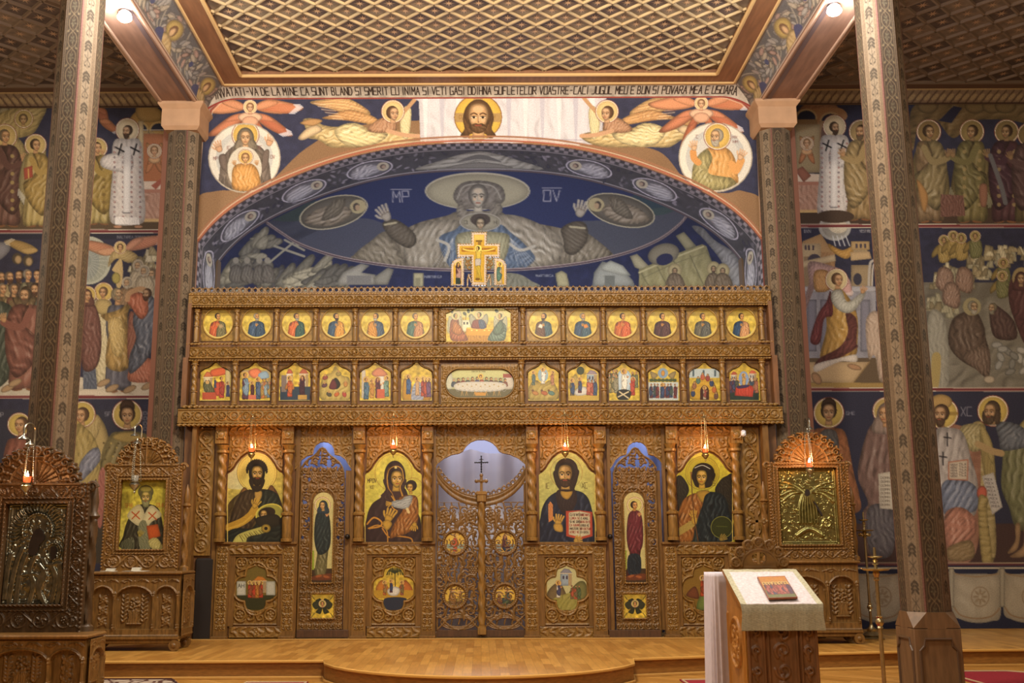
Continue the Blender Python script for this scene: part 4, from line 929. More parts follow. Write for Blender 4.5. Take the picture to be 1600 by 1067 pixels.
    for s in ('1200,800 1260,830 1240,900', '1560,820 1610,850 1680,830'): c.line(s, 14, 'a8a290')
    for k in range(6): c.line([[1280, 790], [1180+k*20, 930]], 2, 'c0c0b8', 0, .7); c.line([[1560, 790], [1600+k*22, 930]], 2, 'c0c0b8', 0, .7)
    c.ell(1414, 712, 102, 46, 'a0998a'); c.ell(1414, 712, 97, 42, '8f8870', edge=.2); c.ell(1414, 700, 50, 30, '3f3630'); head(c, 1414, 722, 30, '3f3630', 'a0906e'); write(c, 'O', 1335, 705, 14, 16, '4a4438', 3); write(c, 'H', 1480, 705, 14, 16, '4a4438', 3)
    write(c, 'MP', 985, 560, 34, 54, '8f8fa0', 5, .35); c.line('975,552 1075,552', 4, '8f8fa0', 0); c.view(*V2); write(c, 'OV', 312, 556, 34, 54, '8f8fa0', 5, .35); c.line('305,545 400,545', 4, '8f8fa0', 0)
    # side medallions
    for V, x, y, ro in ((V1, 694, 664, -14), (V2, 690, 655, 14)):
        c.view(*V); c.ell(x, y, 172, 78, 'b5ac8a', rot=ro); c.ell(x, y, 166, 73, '5d584c', rot=ro, edge=.3); s = 1 if ro < 0 else -1
        c.ell(x+s*120, y-s*0-28, 40, 34, 'a89a6c', rot=ro); c.poly([[x-s*140, y+50], [x-s*90, y-10], [x+s*20, y-40], [x+s*90, y-10], [x+s*70, y+30], [x-s*20, y+66]], '8a7c66', fold=(20, 22, .3), edge=.35); c.poly([[x-s*60, y+40], [x-s*10, y-50], [x+s*60, y-66], [x+s*30, y+10]], '6b6250', fold=(40, 14, .3), edge=.3); c.ell(x+s*112, y-26, 17, 20, '3f3630'); c.ell(x+s*118, y-22, 12, 15, 'a88a64')
    c.setclip(None); c.vw = (0, 0, 1); c.k = c.k0
    for o, w, q in ((0, 4.6, '3b2a34'), (-1.6, 1.0, 'b8a8a0'), (1.7, .9, 'a09490')): c.line([[x, y+o] for x, y in ring], w, q)
    return c
def paint_soffit():
    """unrolled: x along the arch 0..900, y 0 (front edge) .. 60 (inner edge)"""
    c = Cv(0, 900, 60, 0, d=1.15, bg='38383f', px=True); c.z1, c.z0 = 0, 60; c.wash = .14
    c.noise(.05); rnd = random.Random(5)
    for k in range(76):
        x = k*12; c.rc(x, x+6, 2, 7, '8f8890'); c.rc(x+6, x+12, 7, 12, '7f7882')
    c.line([[0, 1], [900, 1]], 1.6, '8a4a3c', 0); c.line([[0, 13.5], [900, 13.5]], 1, 'b0a8b0', 0); c.line([[0, 55], [900, 55]], 1.4, 'b5adb0', 0); c.line([[0, 58], [900, 58]], 1.2, '6a4a50', 0)
    for k in range(300): c.ell(rnd.uniform(0, 900), rnd.uniform(18, 51), rnd.uniform(3, 6), rnd.uniform(1.2, 2.6), ['7f7b8a', '54525f', '6b6874', '2f3040'][k % 4], rot=rnd.uniform(0, 180), edge=.3)
    xs = [40, 120, 215, 305, 595, 685, 780, 860]
    for i, x in enumerate(xs):
        c.ell(x, 34, 31, 17.5, 'b5b0c0'); c.ell(x, 34, 29, 15.5, '5e5e68', edge=.3); s = 1 if x < 450 else -1
        c.poly([[x-s*26, 42], [x-s*20, 26], [x, 22], [x+s*12, 30], [x+s*14, 40], [x-s*10, 48]], 'a0a0aa', fold=(15, 5, .3), edge=.3, hi=.3); c.ell(x+s*18, 33, 8, 9, 'b0a890'); c.ell(x+s*18, 33, 4, 5, '5a4a44'); c.ell(x+s*19, 34, 2.6, 3.6, 'a08a74')
    c.poly([[370, 52], [400, 34], [430, 22], [450, 18], [470, 22], [500, 34], [530, 52]], '9a988c', fold=(8, 9, .25), edge=.3); c.poly([[420, 40], [450, 24], [480, 40], [450, 34]], '5f5d5a'); c.poly([[405, 52], [450, 40], [495, 52]], '77746c', edge=.3)
    return c
SD = 1.2
cv = paint_soffit(); rgb = cv.done(); nz, nx = rgb.shape[:2]
xs = np.linspace(-ARW, ARW, 600); zs = archz(xs); s = np.concatenate([[0], np.cumsum(np.hypot(np.diff(xs), np.diff(zs)))])
DR = .75; L = s[-1]+2*DR; a = np.linspace(0, L, nx)
Xa = np.where(a < DR, -ARW, np.where(a > L-DR, ARW, np.interp(a-DR, s, xs))); Za = np.where(a < DR, ZSP-(DR-a), np.where(a > L-DR, ZSP-(a-L+DR), np.interp(a-DR, s, zs)))
t = np.linspace(0, 1, nz)[:, None]; X = Xa[None]+0*t; Z = Za[None]+0*t; Y = AWL+SD*t+0*X
struct(solid_grid('wall_arch_soffit', X, Y, Z, np.ones(X.shape, bool), FRESCO, None, 0, rgb, None))
cv = paint_apse(); img = cv.done(); AY = AWL+SD; BD = 3.1
th = np.linspace(0, PI, 560)[None]; ph = np.concatenate([np.linspace(-.75, 0, 60, endpoint=False), np.linspace(0, 1, 240)])[:, None]
# footprint: x=ARW cos(th), y=BD sin(th); rises to the arch curve at the front and closes towards the crown
c_, s_ = np.cos(th), np.sin(th)
up = np.clip(ph, 0, 1); lo = np.clip(ph, -1, 0)
# dome: for the column x of the arch, sweep back along a quarter ellipse
u = np.cos(np.linspace(0, PI, 620))[None]*-1; v = np.concatenate([np.linspace(0, PI/2, 330)])[:, None]
Xd = ARW*u*(1+0*v); hgt = (archz(np.abs(ARW*u))-ZSP); bd = BD*np.sqrt(np.clip(1-u**2, 0, 1))
Yd = AY+bd*np.sin(v); Zd = ZSP+hgt*np.cos(v)
Ys = AY+bd+0*np.linspace(0, 1, 60)[:, None]; Xs = ARW*u+0*Ys; Zs = ZSP-np.linspace(.004, .8, 60)[:, None]+0*Xs
Xd = np.concatenate([Xd, Xs]); Yd = np.concatenate([Yd, Ys]); Zd = np.concatenate([Zd, Zs])
px, py = proj(Xd, Yd, Zd); ix = np.clip((px-296)/908*(img.shape[1]-1), 0, img.shape[1]-1); iy = np.clip((py-210)/260*(img.shape[0]-1), 0, img.shape[0]-1)
i0 = np.minimum(ix.astype(int), img.shape[1]-2); j0 = np.minimum(iy.astype(int), img.shape[0]-2); fx = (ix-i0)[..., None]; fy = (iy-j0)[..., None]
rgb = (img[j0, i0]*(1-fx)+img[j0, i0+1]*fx)*(1-fy)+(img[j0+1, i0]*(1-fx)+img[j0+1, i0+1]*fx)*fy
struct(solid_grid('wall_apse', Xd, Yd, Zd, np.ones(Xd.shape, bool), FRESCO, None, 0, rgb, None))
mb = MB(); n = 40; ap = [(-ARW*math.cos(PI*i/n), AY+BD*math.sin(PI*i/n)) for i in range(n+1)]
mb.add([(x, y, ZS) for x, y in ap]+[(x, y, ZSP-.78) for x, y in ap], [(i, i+1, i+n+2, i+n+1) for i in range(n)])
for s in (-1, 1): mb.box(s*ARW, s*(ARW+.05), AWL, AY, ZS, ZSP-.7)
struct(mb.build('wall_sanctuary', mat('sanctuary_plaster', '8a8aa0', .9)))
# ================================================================ AISLE END WALLS (three painted registers each)
def bands(c, ys, x0, x1):
    for y in ys:
        c.rc(x0, x1, y-3.2, y+3, 'cfc4ae'); c.rc(x0, x1, y-2, y+2, '6e2226')
def altar(c, x0, x1, y0, y1):
    c.poly([[x0, y0], [x1, y0], [x1, y1], [x0, y1]], 'b9866e', sm=0, fold=(90, (x1-x0)/5, .18)); c.rc(x0, x1, y1-(y1-y0)*.1, y1, 'd0a868'); c.rc(x0-3, x1+3, y0-10, y0+8, 'b0705a'); c.rc(x0, x1, y0-45, y0-8, 'e0c8b0', edge=.1)
def seraph2(c, x, y, r):
    for s in (-1, 1):
        wing(c, x, y+r, r*3, -60 if s > 0 else -120, s*r, 'd09050', '9a5028', None, 5); wing(c, x, y+r*1.5, r*3.2, 60 if s > 0 else 120, s*r, 'c87a48', '8a4a28', None, 5)
    c.ell(x, y+r*1.6, r*1.2, r*.8, 'e0a870', edge=.4); halo(c, x, y, r*1.5, 'dcb890'); head(c, x, y, r*.9, 'a06a3c', 'd8a070')
def bishop(c, x, yt, yb, d):
    H = yb-yt; W = H*.13
    halo(c, x, yt+H*.085, H*.115, 'd8c49a'); c.poly([[x-W, yt+H*.2], [x, yt+H*.17], [x+W, yt+H*.2], [x+W*1.15, yt+H*.5], [x+W*1.3, yb-H*.1], [x+W*.7, yb-H*.02], [x-W*.9, yb-H*.02], [x-W*1.3, yb-H*.12], [x-W*1.1, yt+H*.5]], 'cfc6c0', fold=(88, 22, .1), edge=.3)
    c.poly([[x-d*W*.2, yt+H*.3], [x+d*W*1.7, yt+H*.33], [x+d*W*1.8, yt+H*.44], [x-d*W*.2, yt+H*.48]], 'd4ccc8', edge=.35, fold=(20, 14, .15)); hand(c, x+d*W*1.8, yt+H*.3, H*.03, -70)
    for j in range(15):
        for i in range(4):
            xx = x+(i-1.5)*W*.62; yy = yt+H*(.25+.047*j)
            if abs(i-1.5) > 1 or j > 1: c.ell(xx, yy, H*.010, H*.010, '8a4a4a' if (i+j) % 2 else '5a4a5a'); c.ell(xx, yy, H*.004, H*.004, 'e0d8cc')
    c.poly([[x-W*.28, yt+H*.24], [x+W*.28, yt+H*.24], [x+W*.2, yb-H*.12], [x-W*.3, yb-H*.12]], 'dedad8', sm=0, edge=.15); c.line([[x-W*.3, yb-H*.13], [x+W*.22, yb-H*.13]], 3, '1c1c28', 0)
    for s in (-1, 1):
        q = x+s*W*.55; c.line([[q-W*.3, yt+H*.25], [q+W*.3, yt+H*.29]], W*.12, '16161c', 0); c.line([[q+W*.13, yt+H*.22], [q-W*.1, yt+H*.32]], W*.12, '16161c', 0)
    c.poly([[x-W*.9, yb-H*.09], [x+W*.8, yb-H*.09], [x+W*.9, yb-H*.02], [x-W*.9, yb-H*.02]], 'e8e4e0', sm=0, fold=(90, 12, .15)); c.ell(x-W*.7, yb, W*.3, H*.012, 'b07a58'); c.ell(x+W*.8, yb, W*.3, H*.012, 'b07a58')
    head(c, x, yt+H*.10, H*.052, '3e2c1e', 'b98a60', beard='3e2c1e', look=d, bl=1.1)
def paint_left():
    x0, z1 = -9.0, 8.28; c = Cv(x0, -4.3, .0, z1, AW, d=.0125, bg='23243a'); c.noise(.05); c.wash = .16
    # ---- upper register
    c.view(0, 0, 2.965); c.rc(-120, 900, 915, 1080, '4e3c28')
    for x in (20, 60): c.ell(x, 520, 26, 26, '8f8460', edge=.4)
    c.poly('-60,560 60,500 170,480 215,500 190,560 150,620 60,640 -60,620', 'a89050', fold=(30, 22, .25), edge=.3); halo(c, 110, 550, 44, 'b59a50'); head(c, 108, 555, 24, '6a5030', 'b08a50')
    c.poly('-20,620 60,620 120,690 110,760 100,1000 -20,1000', '9f8a52', fold=(80, 20, .2), edge=.3)
    stand(c, 22, 596, 1050, '6a4438', '57362e', hal='c8a85c', d=1, hair='6a5a40', w=1.25, pat='a89050')
    wing(c, 130, 700, 250, 95, 60, 'a0905a', '6a5a30', 'c8c8c0'); wing(c, 200, 650, 240, 100, -60, 'a8985c', '6a5a30', 'c8c8c0')
    stand(c, 165, 640, 1050, 'b49a52', 'a8863c', hal='c8a85c', d=1, w=1.2, book=True)
    wing(c, 450, 500, 100, 60, 40, 'b0603c', '7a3a20', 'c8d0d8'); wing(c, 460, 560, 110, 30, 34, 'b86a3c', '7a3a20', 'c8d0d8')
    stand(c, 450, 655, 1040, 'ab9450', '9a7c34', hal='c8a85c', d=1, w=1.3, pat='6a5020')
    c.ell(690, 575, 92, 76, 'a8803c', a0=180, a1=360, edge=.2); c.poly('600,560 780,560 790,600 600,600', 'a8803c', sm=0); c.poly('630,500 690,480 750,520 740,560 650,560', 'b08a48', edge=.3)
    for x in (645, 735):
        c.ell(x, 602, 44, 40, 'c0a05c'); c.ell(x, 604, 36, 33, '20243a'); c.rc(x-44, x+44, 606, 640, '9a7c48'); c.line([[x-40, 602], [x+40, 602]], 4, 'b8b0a0', 0); c.ell(x, 606, 26, 16, 'b08a48', a0=0, a1=180)
    c.rc(640, 775, 620, 990, 'b5673c', edge=.2); c.rc(640, 665, 560, 830, 'c8b080', edge=.3); c.rc(758, 778, 560, 1000, 'bfa36c', edge=.3)
    seraph2(c, 715, 700, 24); altar(c, 652, 752, 885, 1028); c.poly('700,860 740,830 760,838 722,878', 'a8503c', sm=0)
    bishop(c, 590, 560, 1050, -1)
    for k in range(60): pass
    # ---- middle register
    c.view(0, 340, 2.965); c.rc(-120, 900, 70, 100, '1c1e2e')
    c.rc(-120, 260, 700, 830, 'bdb49c', fold=(0, 40, .1)); c.rc(260, 900, 740, 830, 'cdbfa4', fold=(0, 40, .1)); write(c, 'INALTAREA DOMNULUI', 540, 84, 7, 12, '6f7080', 2)
    c.poly('-60,130 30,115 40,160 -60,230', '7a7a84', edge=.3); wing(c, 175, 150, 160, 195, 40, 'b5904c', '7a5a28', 'd0c8b0')
    for x, y in ((80, 190), (130, 200)): c.ell(x, y, 24, 27, '3e3426'); c.ell(x+4, y+4, 16, 20, 'a98a5c', edge=.4)
    crowd(c, -60, 190, 560, 320, ['8a8460', '6a5c44', 'a08c5c', '5a4a3c'], 6, 3, False, rows=1)
    crowd(c, -60, 190, 640, 330, ['4c5648', '6b5636', '7a4a38', '9a8050'], 5, 5, False)
    c.poly('-60,420 40,400 70,480 60,560 70,640 30,760 -60,770', '3a4438', fold=(80, 26, .3), edge=.3, hi=.3)
    stand(c, 118, 322, 800, '8a5240', '7c4638', hal=None, d=-1, w=1.35, hair='4a3a28', beard='5a4630')
    c.ell(408, 198, 108, 112, 'a8ab98'); c.ell(404, 200, 96, 100, '8f9484'); c.ell(400, 205, 60, 84, '7f8780')
    for k in range(26): a = k*2*PI/26; c.line([[404+20*math.cos(a), 200+30*math.sin(a)], [404+92*math.cos(a), 200+96*math.sin(a)]], 2, 'd0d0c0', 0, .6)
    rocks(c, [[640, 230], [690, 210], [720, 170], [700, 260], [735, 240]], 'c8bc9a', 6, 1)
    wing(c, 545, 150, 190, -170, 46, 'c88a60', '9a4a34', 'd8c8b0'); wing(c, 580, 150, 200, -18, 46, 'd08a68', '9a4a34', 'd8b0a0')
    c.poly('520,160 590,150 640,180 600,210 540,190 500,230', 'b59a5c', fold=(30, 12, .2), edge=.3); halo(c, 557, 138, 30, 'd0b068'); head(c, 557, 140, 17, '4a3020')
    c.poly('540,320 536,260 520,240 560,190 570,260 560,320', 'c0a060', fold=(80, 8, .2)); c.ell(538, 280, 20, 26, '9a8a3c', edge=.4)
    for x, y in ((640, 225), (705, 262), (590, 305), (668, 250)):
        c.poly([[x-40, y+110], [x-34, y+30], [x, y+18], [x+40, y+30], [x+44, y+110]], 'b8a888' if x > 600 else '8a6a48', fold=(70, 12, .25), edge=.35); c.ell(x, y-4, 26, 28, 'a89c84' if x < 680 else '6b5a44'); head(c, x, y, 20, 'a89c84' if x < 680 else '6b5a44', 'b08a60', beard='a89c84', look=-1)
    c.poly('425,420 480,380 520,420 500,740 440,740', 'cdbd8c', fold=(85, 14, .2), edge=.3)
    halo(c, 480, 345, 46, 'd2ae50'); head(c, 478, 348, 24, '6b4a2c', look=-.5); c.poly('455,380 505,385 520,430 470,450 440,420', 'b59a58', edge=.3)
    halo(c, 405, 358, 42, 'd2ae50'); c.poly('385,640 440,640 450,795 385,795', '4c5568', fold=(90, 14, .2), sm=0); c.poly('395,400 430,390 465,480 468,620 440,700 380,690 380,450', '6f4238', fold=(82, 18, .25), edge=.4, hi=.3); head(c, 402, 362, 24, veil='5a352c', look=1)
    stand(c, 545, 322, 808, '5a5a68', None, hair='8a7a5a', hal=None, d=1, w=1.0, arm=None)
    c.poly('470,450 540,430 600,400 590,480 610,640 590,700 540,712 490,680 500,560 520,500 480,470', 'b48c44', fold=(75, 24, .28), edge=.4, hi=.35); c.poly('500,480 560,470 580,560 560,640 520,620', 'caa85c', fold=(80, 12, .25), edge=.3); head(c, 545, 352, 22, '8a7a5a', 'b08a5c', beard='8a7452', look=1)
    c.poly('600,440 650,480 640,540 610,640 590,640', '9a5a44', fold=(80, 14, .2), edge=.3)
    c.poly('600,700 640,660 690,650 712,680 712,755 600,758', 'c06a4c', fold=(85, 12, .25), edge=.3, hi=.3)
    c.poly('640,380 700,360 725,420 720,560 690,640 640,700 600,720 600,640 630,560 615,480', '5f6676', fold=(60, 22, .32), edge=.4, hi=.4)
    c.poly('580,375 640,345 680,370 685,440 650,470 610,420', 'cc6a48', fold=(70, 16, .25), edge=.4, hi=.3); c.line('590,380 600,350 650,330 690,345', 24, 'b98a5c'); head(c, 680, 355, 24, '4a3020', 'b0845a', beard='4a3020', look=-1)
    for x, y in ((480, 765), (520, 790), (600, 795), (685, 780), (35, 790), (70, 765)): c.ell(x, y, 34, 15, 'a8865c', rot=-25, edge=.4)
    # ---- lower register
    c.view(0, 640, 2.5)
    c.rc(-110, 760, 0, 600, '262838'); c.rc(-110, 760, 330, 600, '3a3226')
    halo(c, 75, 58, 47, 'cfae4a'); head(c, 82, 62, 30, '5a3c24', look=-1); c.poly('20,150 60,110 130,105 160,200 180,400 0,400', '8a4a38', fold=(75, 26, .25), edge=.3); write(c, 'MP', -10, 12, 10, 16, '8a8a98', 2)
    wing(c, 380, 20, 260, 85, -80, 'b49a58', '7a6638', 'c8c0a0'); halo(c, 322, 18, 52, 'cfae4a'); head(c, 320, 25, 30, '5a3c24', look=-1)
    c.poly('290,80 345,80 385,150 395,260 380,420 280,420', 'b0964c', fold=(75, 22, .25), edge=.3); c.poly('310,215 350,160 385,150 390,200 340,260 310,280', '7d8298', fold=(50, 16, .3), edge=.35, hi=.4)
    halo(c, 497, 20, 60, 'cfae4a'); c.poly('430,100 470,85 530,85 590,110 610,200 600,420 400,420 395,190', '8a7a44', fold=(75, 26, .25), edge=.35, hi=.2)
    for k in range(46): c.ell(405+(k*37) % 200, 130+(k*53) % 150, 4, 4, 'c0a450' if k % 2 else '5a4a24')
    c.poly('380,440 385,260 410,240 400,440', 'a85a4c', fold=(80, 12, .2)); c.ell(497, -10, 30, 30, '3e281a', edge=.4); head(c, 497, 25, 36, '3e281a', 'c08e58'); c.poly('440,110 470,90 530,90 560,115 500,130', 'b89a4a', edge=.3)
    for j in range(4): write(c, 'ICH', 556, 8+j*20, 8, 12, '7c7c8c', 2)
    write(c, 'SF', 410, 10, 9, 14, '7c7c8c', 2)
    c.vw = (0, 0, 1); c.k = c.k0; bands(c, (361.5, 620), -60, 330); c.rc(-60, 330, 152, 158, '4a3420'); return c
def paint_right():
    c = Cv(4.3, 9.0, .18, 8.28, AW, d=.0125, bg='20223a'); c.noise(.05); c.wash = .14
    c.view(1200, 0, 2.965); c.rc(80, 1300, 880, 1050, '3c2c22')
    c.ell(240, 560, 110, 100, '8a5a3a', a0=180, a1=360, edge=.2, fold=(0, 14, .15)); c.poly('130,520 330,500 350,560 130,580', '96683f')
    for x, y in ((178, 545), (290, 560)): c.ell(x, y, 50, 42, 'a88a58'); c.ell(x, y+2, 42, 35, '171b34'); c.rc(x-50, x+50, y+8, y+40, '7a5c38')
    c.rc(125, 245, 575, 800, 'a08a62', edge=.2); c.rc(238, 262, 560, 800, '8a6a48'); c.poly('250,590 300,600 300,780 250,780', '5a4038'); seraph2(c, 180, 665, 22); altar(c, 128, 240, 850, 985); c.poly('125,790 160,770 200,815 165,845', '9a5a44', sm=0, edge=.2)
    bishop(c, 308, 545, 1022, 1); c.line('380,820 395,920', 3, 'c0a050', 0); c.ell(402, 940, 26, 32, 'b5792c', edge=.4); c.poly('370,800 410,810 420,860 380,900', '4c5060', fold=(60, 8, .3), edge=.3)
    stand(c, 430, 575, 1020, '9a7a48', 'a08450', hal='a08450', d=-1, w=1.2, beard='5a4630')
    c.poly('660,520 740,460 900,440 1300,450 1300,600 1140,560 960,560 860,640 780,560 700,580 670,700', '6a5430', fold=(20, 40, .25), edge=.2); 
    for x in (740, 960, 1040, 1100): c.ell(x, 490, 50, 36, '705a34', edge=.4)
    c.poly('790,560 860,490 900,500 850,570', '1a1c34', sm=0)
    for x, d, ra, ma, h in ((745, 1, '7a6040', '86744a', '806436'), (945, -1, '74683a', '6a6238', '8a7440'), (1105, -1, '4a2a30', '3e2430', '806a3c')):
        wing(c, x-30, 640, 330, 100, 60, '6a5c36', '4a3c20', '8a8a70'); wing(c, x+30, 640, 330, 80, -60, '6e5f38', '4a3c20', '8a8a70'); stand(c, x, 575, 1030, ra, ma, hal=h, d=d, w=1.25, skin='8a6a44', pat='9a8450' if x > 900 else None, feet=True)
    c.poly('800,900 905,905 915,1000 800,1005', '6a4238', fold=(85, 14, .25), sm=0); c.line('1030,720 1080,860 1100,940', 22, '5a5a60'); c.poly('690,830 740,900 730,980 715,970 700,900', 'a8763c', edge=.3); c.poly('980,860 1015,860 1012,950 985,950', '8a5a44', edge=.3)
    stand(c, 1210, 590, 1030, '5c5030', '503838', hal='7a6438', d=-1, w=1.25, skin='8a6a44')
    # ---- middle register
    c.view(1200, 340, 2.965)
    c.ell(310, 45, 75, 62, 'a0a09c'); c.ell(310, 45, 60, 50, '8a8880'); c.ell(325, 42, 44, 30, 'c4b8a0', fold=(30, 10, .2)); 
    for k in range(4): c.line([[300+k*20, 85], [312+k*22, 130]], 5, 'b8bcc4', 0)
    c.ell(310, -5, 90, 30, '3c2c22')
    write(c, 'BVN', 168, 56, 8, 14, 'a0a0a8', 2); write(c, 'VESTIRE', 425, 56, 6, 12, 'a0a0a8', 2)
    c.poly('160,110 245,75 300,160 310,220 150,215', 'b58c5a', sm=0, edge=.15); c.rc(150, 245, 120, 330, 'b8a078', edge=.15); c.rc(165, 230, 180, 330, '8a7254'); c.ell(215, 200, 32, 32, '3a3444'); c.rc(245, 310, 160, 330, 'a07448', fold=(60, 14, .12)); c.poly('148,205 310,170 315,200 150,235', 'c4ac84', sm=0, edge=.2)
    for x in (170, 185, 205): c.rc(x, x+9, 128, 150, '3a3040')
    c.poly('280,120 345,150 400,125 400,150 370,190 330,180 290,150', 'c08c3c', edge=.35, fold=(20, 12, .2))
    c.rc(385, 470, 110, 150, 'b0905c', edge=.2); c.rc(395, 460, 150, 185, '9a8460'); c.rc(385, 480, 220, 330, '9a8460', edge=.2); c.poly('380,160 470,155 480,190 385,200', 'c0a070', sm=0, edge=.2); c.ell(415, 285, 20, 28, '2c2c3c')
    for x in (405, 425, 445): c.rc(x, x+10, 120, 140, '3a3444')
    c.line('465,440 470,240 485,200 520,200', 12, 'b0aaa0'); c.line('480,450 485,240 500,215', 6, 'd8d0c0')
    c.rc(150, 500, 318, 650, '8c8c98', fold=(90, 52, .12)); c.rc(150, 500, 318, 345, 'a8a8b0', edge=.3)
    for k in range(5): c.rc(180+k*62, 225+k*62, 380, 620, '78788a', edge=.3)
    c.rc(130, 560, 650, 800, '5c4a34'); c.poly('140,670 470,668 395,765 180,762', 'c0a070', sm=0, edge=.15); c.line('395,765 470,668', 5, '8a6c40', 0); c.rc(140, 560, 765, 800, 'a08040')
    c.poly('455,470 520,450 560,700 520,760 495,640 465,650', 'bfa48c', fold=(80, 18, .2), edge=.3)
    c.poly('190,205 300,225 350,250 330,290 240,290 180,420 160,520 170,380 190,300', 'd0a4a0', edge=.4, fold=(50, 12, .2), hi=.2); c.poly('215,250 280,250 290,330 220,340', 'c89050', edge=.4, fold=(60, 9, .3)); wing(c, 330, 280, 100, 55, 44, 'd8a8a0', 'b07a70', 'e8d8d0')
    halo(c, 318, 288, 54, 'd8c088'); 
    c.poly('300,340 345,335 410,440 415,580 400,640 300,665 240,655 270,520 270,430', 'c08f3c', fold=(78, 26, .25), edge=.35, hi=.35)
    c.poly('290,340 270,390 230,450 195,570 240,580 260,470 300,450', '7c3436', fold=(60, 14, .3), edge=.4, hi=.2); c.poly('360,440 410,470 410,580 415,600 330,650 220,690 240,650 330,600 370,530', '7c3c38', fold=(25, 16, .3), edge=.4, hi=.25)
    c.poly('295,345 340,335 370,390 440,340 450,360 400,430 350,440 300,400', 'b9b8a8', fold=(40, 12, .2), edge=.35); hand(c, 440, 340, 20, -60)
    c.poly('220,680 330,650 405,635 408,668 330,668 225,715', 'ddd0c0', fold=(85, 9, .15), edge=.2); c.ell(225, 745, 20, 32, 'b08258', rot=-35, edge=.4); c.ell(400, 692, 34, 13, 'b08258', rot=15, edge=.4); head(c, 322, 290, 30, '5a3a20', 'b98656', look=1)
    # nativity beyond the column
    c.rc(700, 1300, 300, 790, '5d584c', fold=(30, 70, .12)); c.poly('720,790 760,560 900,400 1300,380 1300,790', '6f6a5c', fold=(35, 60, .15), edge=.1)
    rocks(c, [[780, 300], [850, 260], [950, 200], [1000, 210], [1050, 170], [1120, 160], [1200, 160], [780, 400], [840, 420], [1000, 260], [930, 300], [1100, 200], [1240, 200]], '9a9474', 7, 3)
    for x, y in ((815, 105), (858, 85), (895, 95), (960, 85), (1090, 210), (1085, 270)): wing(c, x-20, y+20, 70, 120, 24, '8a7238', '5a4a20', None, 4); c.poly([[x-24, y+20], [x+24, y+20], [x+30, y+90], [x-20, y+100]], 'a08440' if x < 900 else '6a6a3c', fold=(70, 10, .3), edge=.35); halo(c, x, y, 26, 'a08c4c'); head(c, x, y+2, 14, '5a4020', 'a07a4c')
    for x, y in ((810, 260), (900, 260), (840, 330)): c.poly([[x-30, y+60], [x-20, y-20], [x+20, y-30], [x+50, y+10], [x+40, y+90]], ['8a6a58', '8f8c80', '7a6248'][int(x) % 3], fold=(60, 12, .3), edge=.4)
    c.poly('745,450 820,480 835,780 740,790', '8f8c7c', fold=(80, 20, .15), edge=.2); c.poly('760,640 800,640 790,780 760,785', 'a08a4c')
    c.poly('1120,300 1160,250 1300,240 1300,620 1200,600 1140,470 1115,380', '4f2c2c', fold=(70, 26, .25), edge=.3); c.ell(1175, 280, 44, 50, '8f7a4c'); head(c, 1172, 285, 26, veil='4a2828', skin='9a7850')
    c.poly('850,480 900,440 960,430 1000,500 1010,560 1030,640 1020,720 960,700 880,650 835,580', '564438', fold=(65, 24, .28), edge=.4, hi=.2); c.poly('900,640 1000,590 1030,640 1020,740 960,700', '6b5648', fold=(60, 14, .3), edge=.3); c.ell(945, 412, 42, 42, '8f845c'); head(c, 950, 415, 26, '8a8470', '8f7450', beard='9a9480', look=1); c.ell(1025, 750, 26, 18, 'b0a088', edge=.4)
    c.poly('1030,400 1080,420 1140,480 1150,560 1060,560 1030,500', '4a3430', fold=(60, 18, .25), edge=.35); head(c, 1040, 420, 22, '6a6048', '8a7050', beard='7a7460', look=-1)
    for k in range(12): c.ell(1060+(k*53) % 150, 590+(k*31) % 130, 26, 16, ['8f8f88', '77766e', 'a3a196'][k % 3], rot=k*40, edge=.45)
    # ---- lower register
    c.view(1200, 340, 2.965); c.rc(80, 1300, 800, 1700, '22243a'); c.vw = (0, 0, 1); c.rc(1220, 1640, 818, 884, '3a2624')
    c.view(1100, 640, 2.498)
    write(c, 'XC', 1003, -10, 18, 34, '7a7a8c', 3); write(c, 'GHE', 555, 8, 9, 12, '7a7a8c', 2)
    halo(c, 487, 12, 61, 'cfae4a'); c.poly('420,90 460,72 520,72 555,100 585,250 605,330 600,400 440,420 400,200', 'b0683c', fold=(75, 24, .28), edge=.35, hi=.3); c.poly('455,90 515,85 525,180 470,200', '5c5a58', fold=(80, 12, .2), edge=.3); c.ell(487, -15, 30, 32, '3a2618', edge=.4); head(c, 487, 12, 36, '3a2618', 'b98a58')
    halo(c, 712, 5, 55, 'c4a454'); c.poly('620,400 640,360 600,250 640,80 690,40 735,30 735,390 720,390 700,560 640,560 630,480', '74564e', fold=(80, 30, .28), edge=.3, hi=.25); c.poly('640,385 735,390 735,560 650,560', '545058', fold=(88, 20, .25), edge=.25); head(c, 712, 20, 36, veil='8a7468', look=-1)
    c.poly('680,250 735,240 740,390 685,385', 'c9c0ac', sm=0, edge=.15)
    for j in range(8): write(c, 'DOMN', 690, 262+j*15, 7, 8, '4a4038', 1.5)
    # Christ enthroned
    c.poly('1040,70 1090,50 1110,160 1140,480 1130,590 1085,590 1060,200', 'a08c54', fold=(10, 26, .25), edge=.3); c.poly('900,100 1060,90 1080,250 1060,560 940,570', '8a5a44', fold=(20, 50, .1))
    c.poly('1000,70 1090,60 1100,140 1040,160', 'a89a64', fold=(50, 12, .3), edge=.3)
    halo(c, 932, 15, 62, 'cfae4a', cross='9a7a30'); c.poly('905,80 960,70 1010,90 1040,180 1070,300 1050,420 920,430 880,200', 'a9a09a', fold=(80, 30, .2), edge=.3, hi=.2)
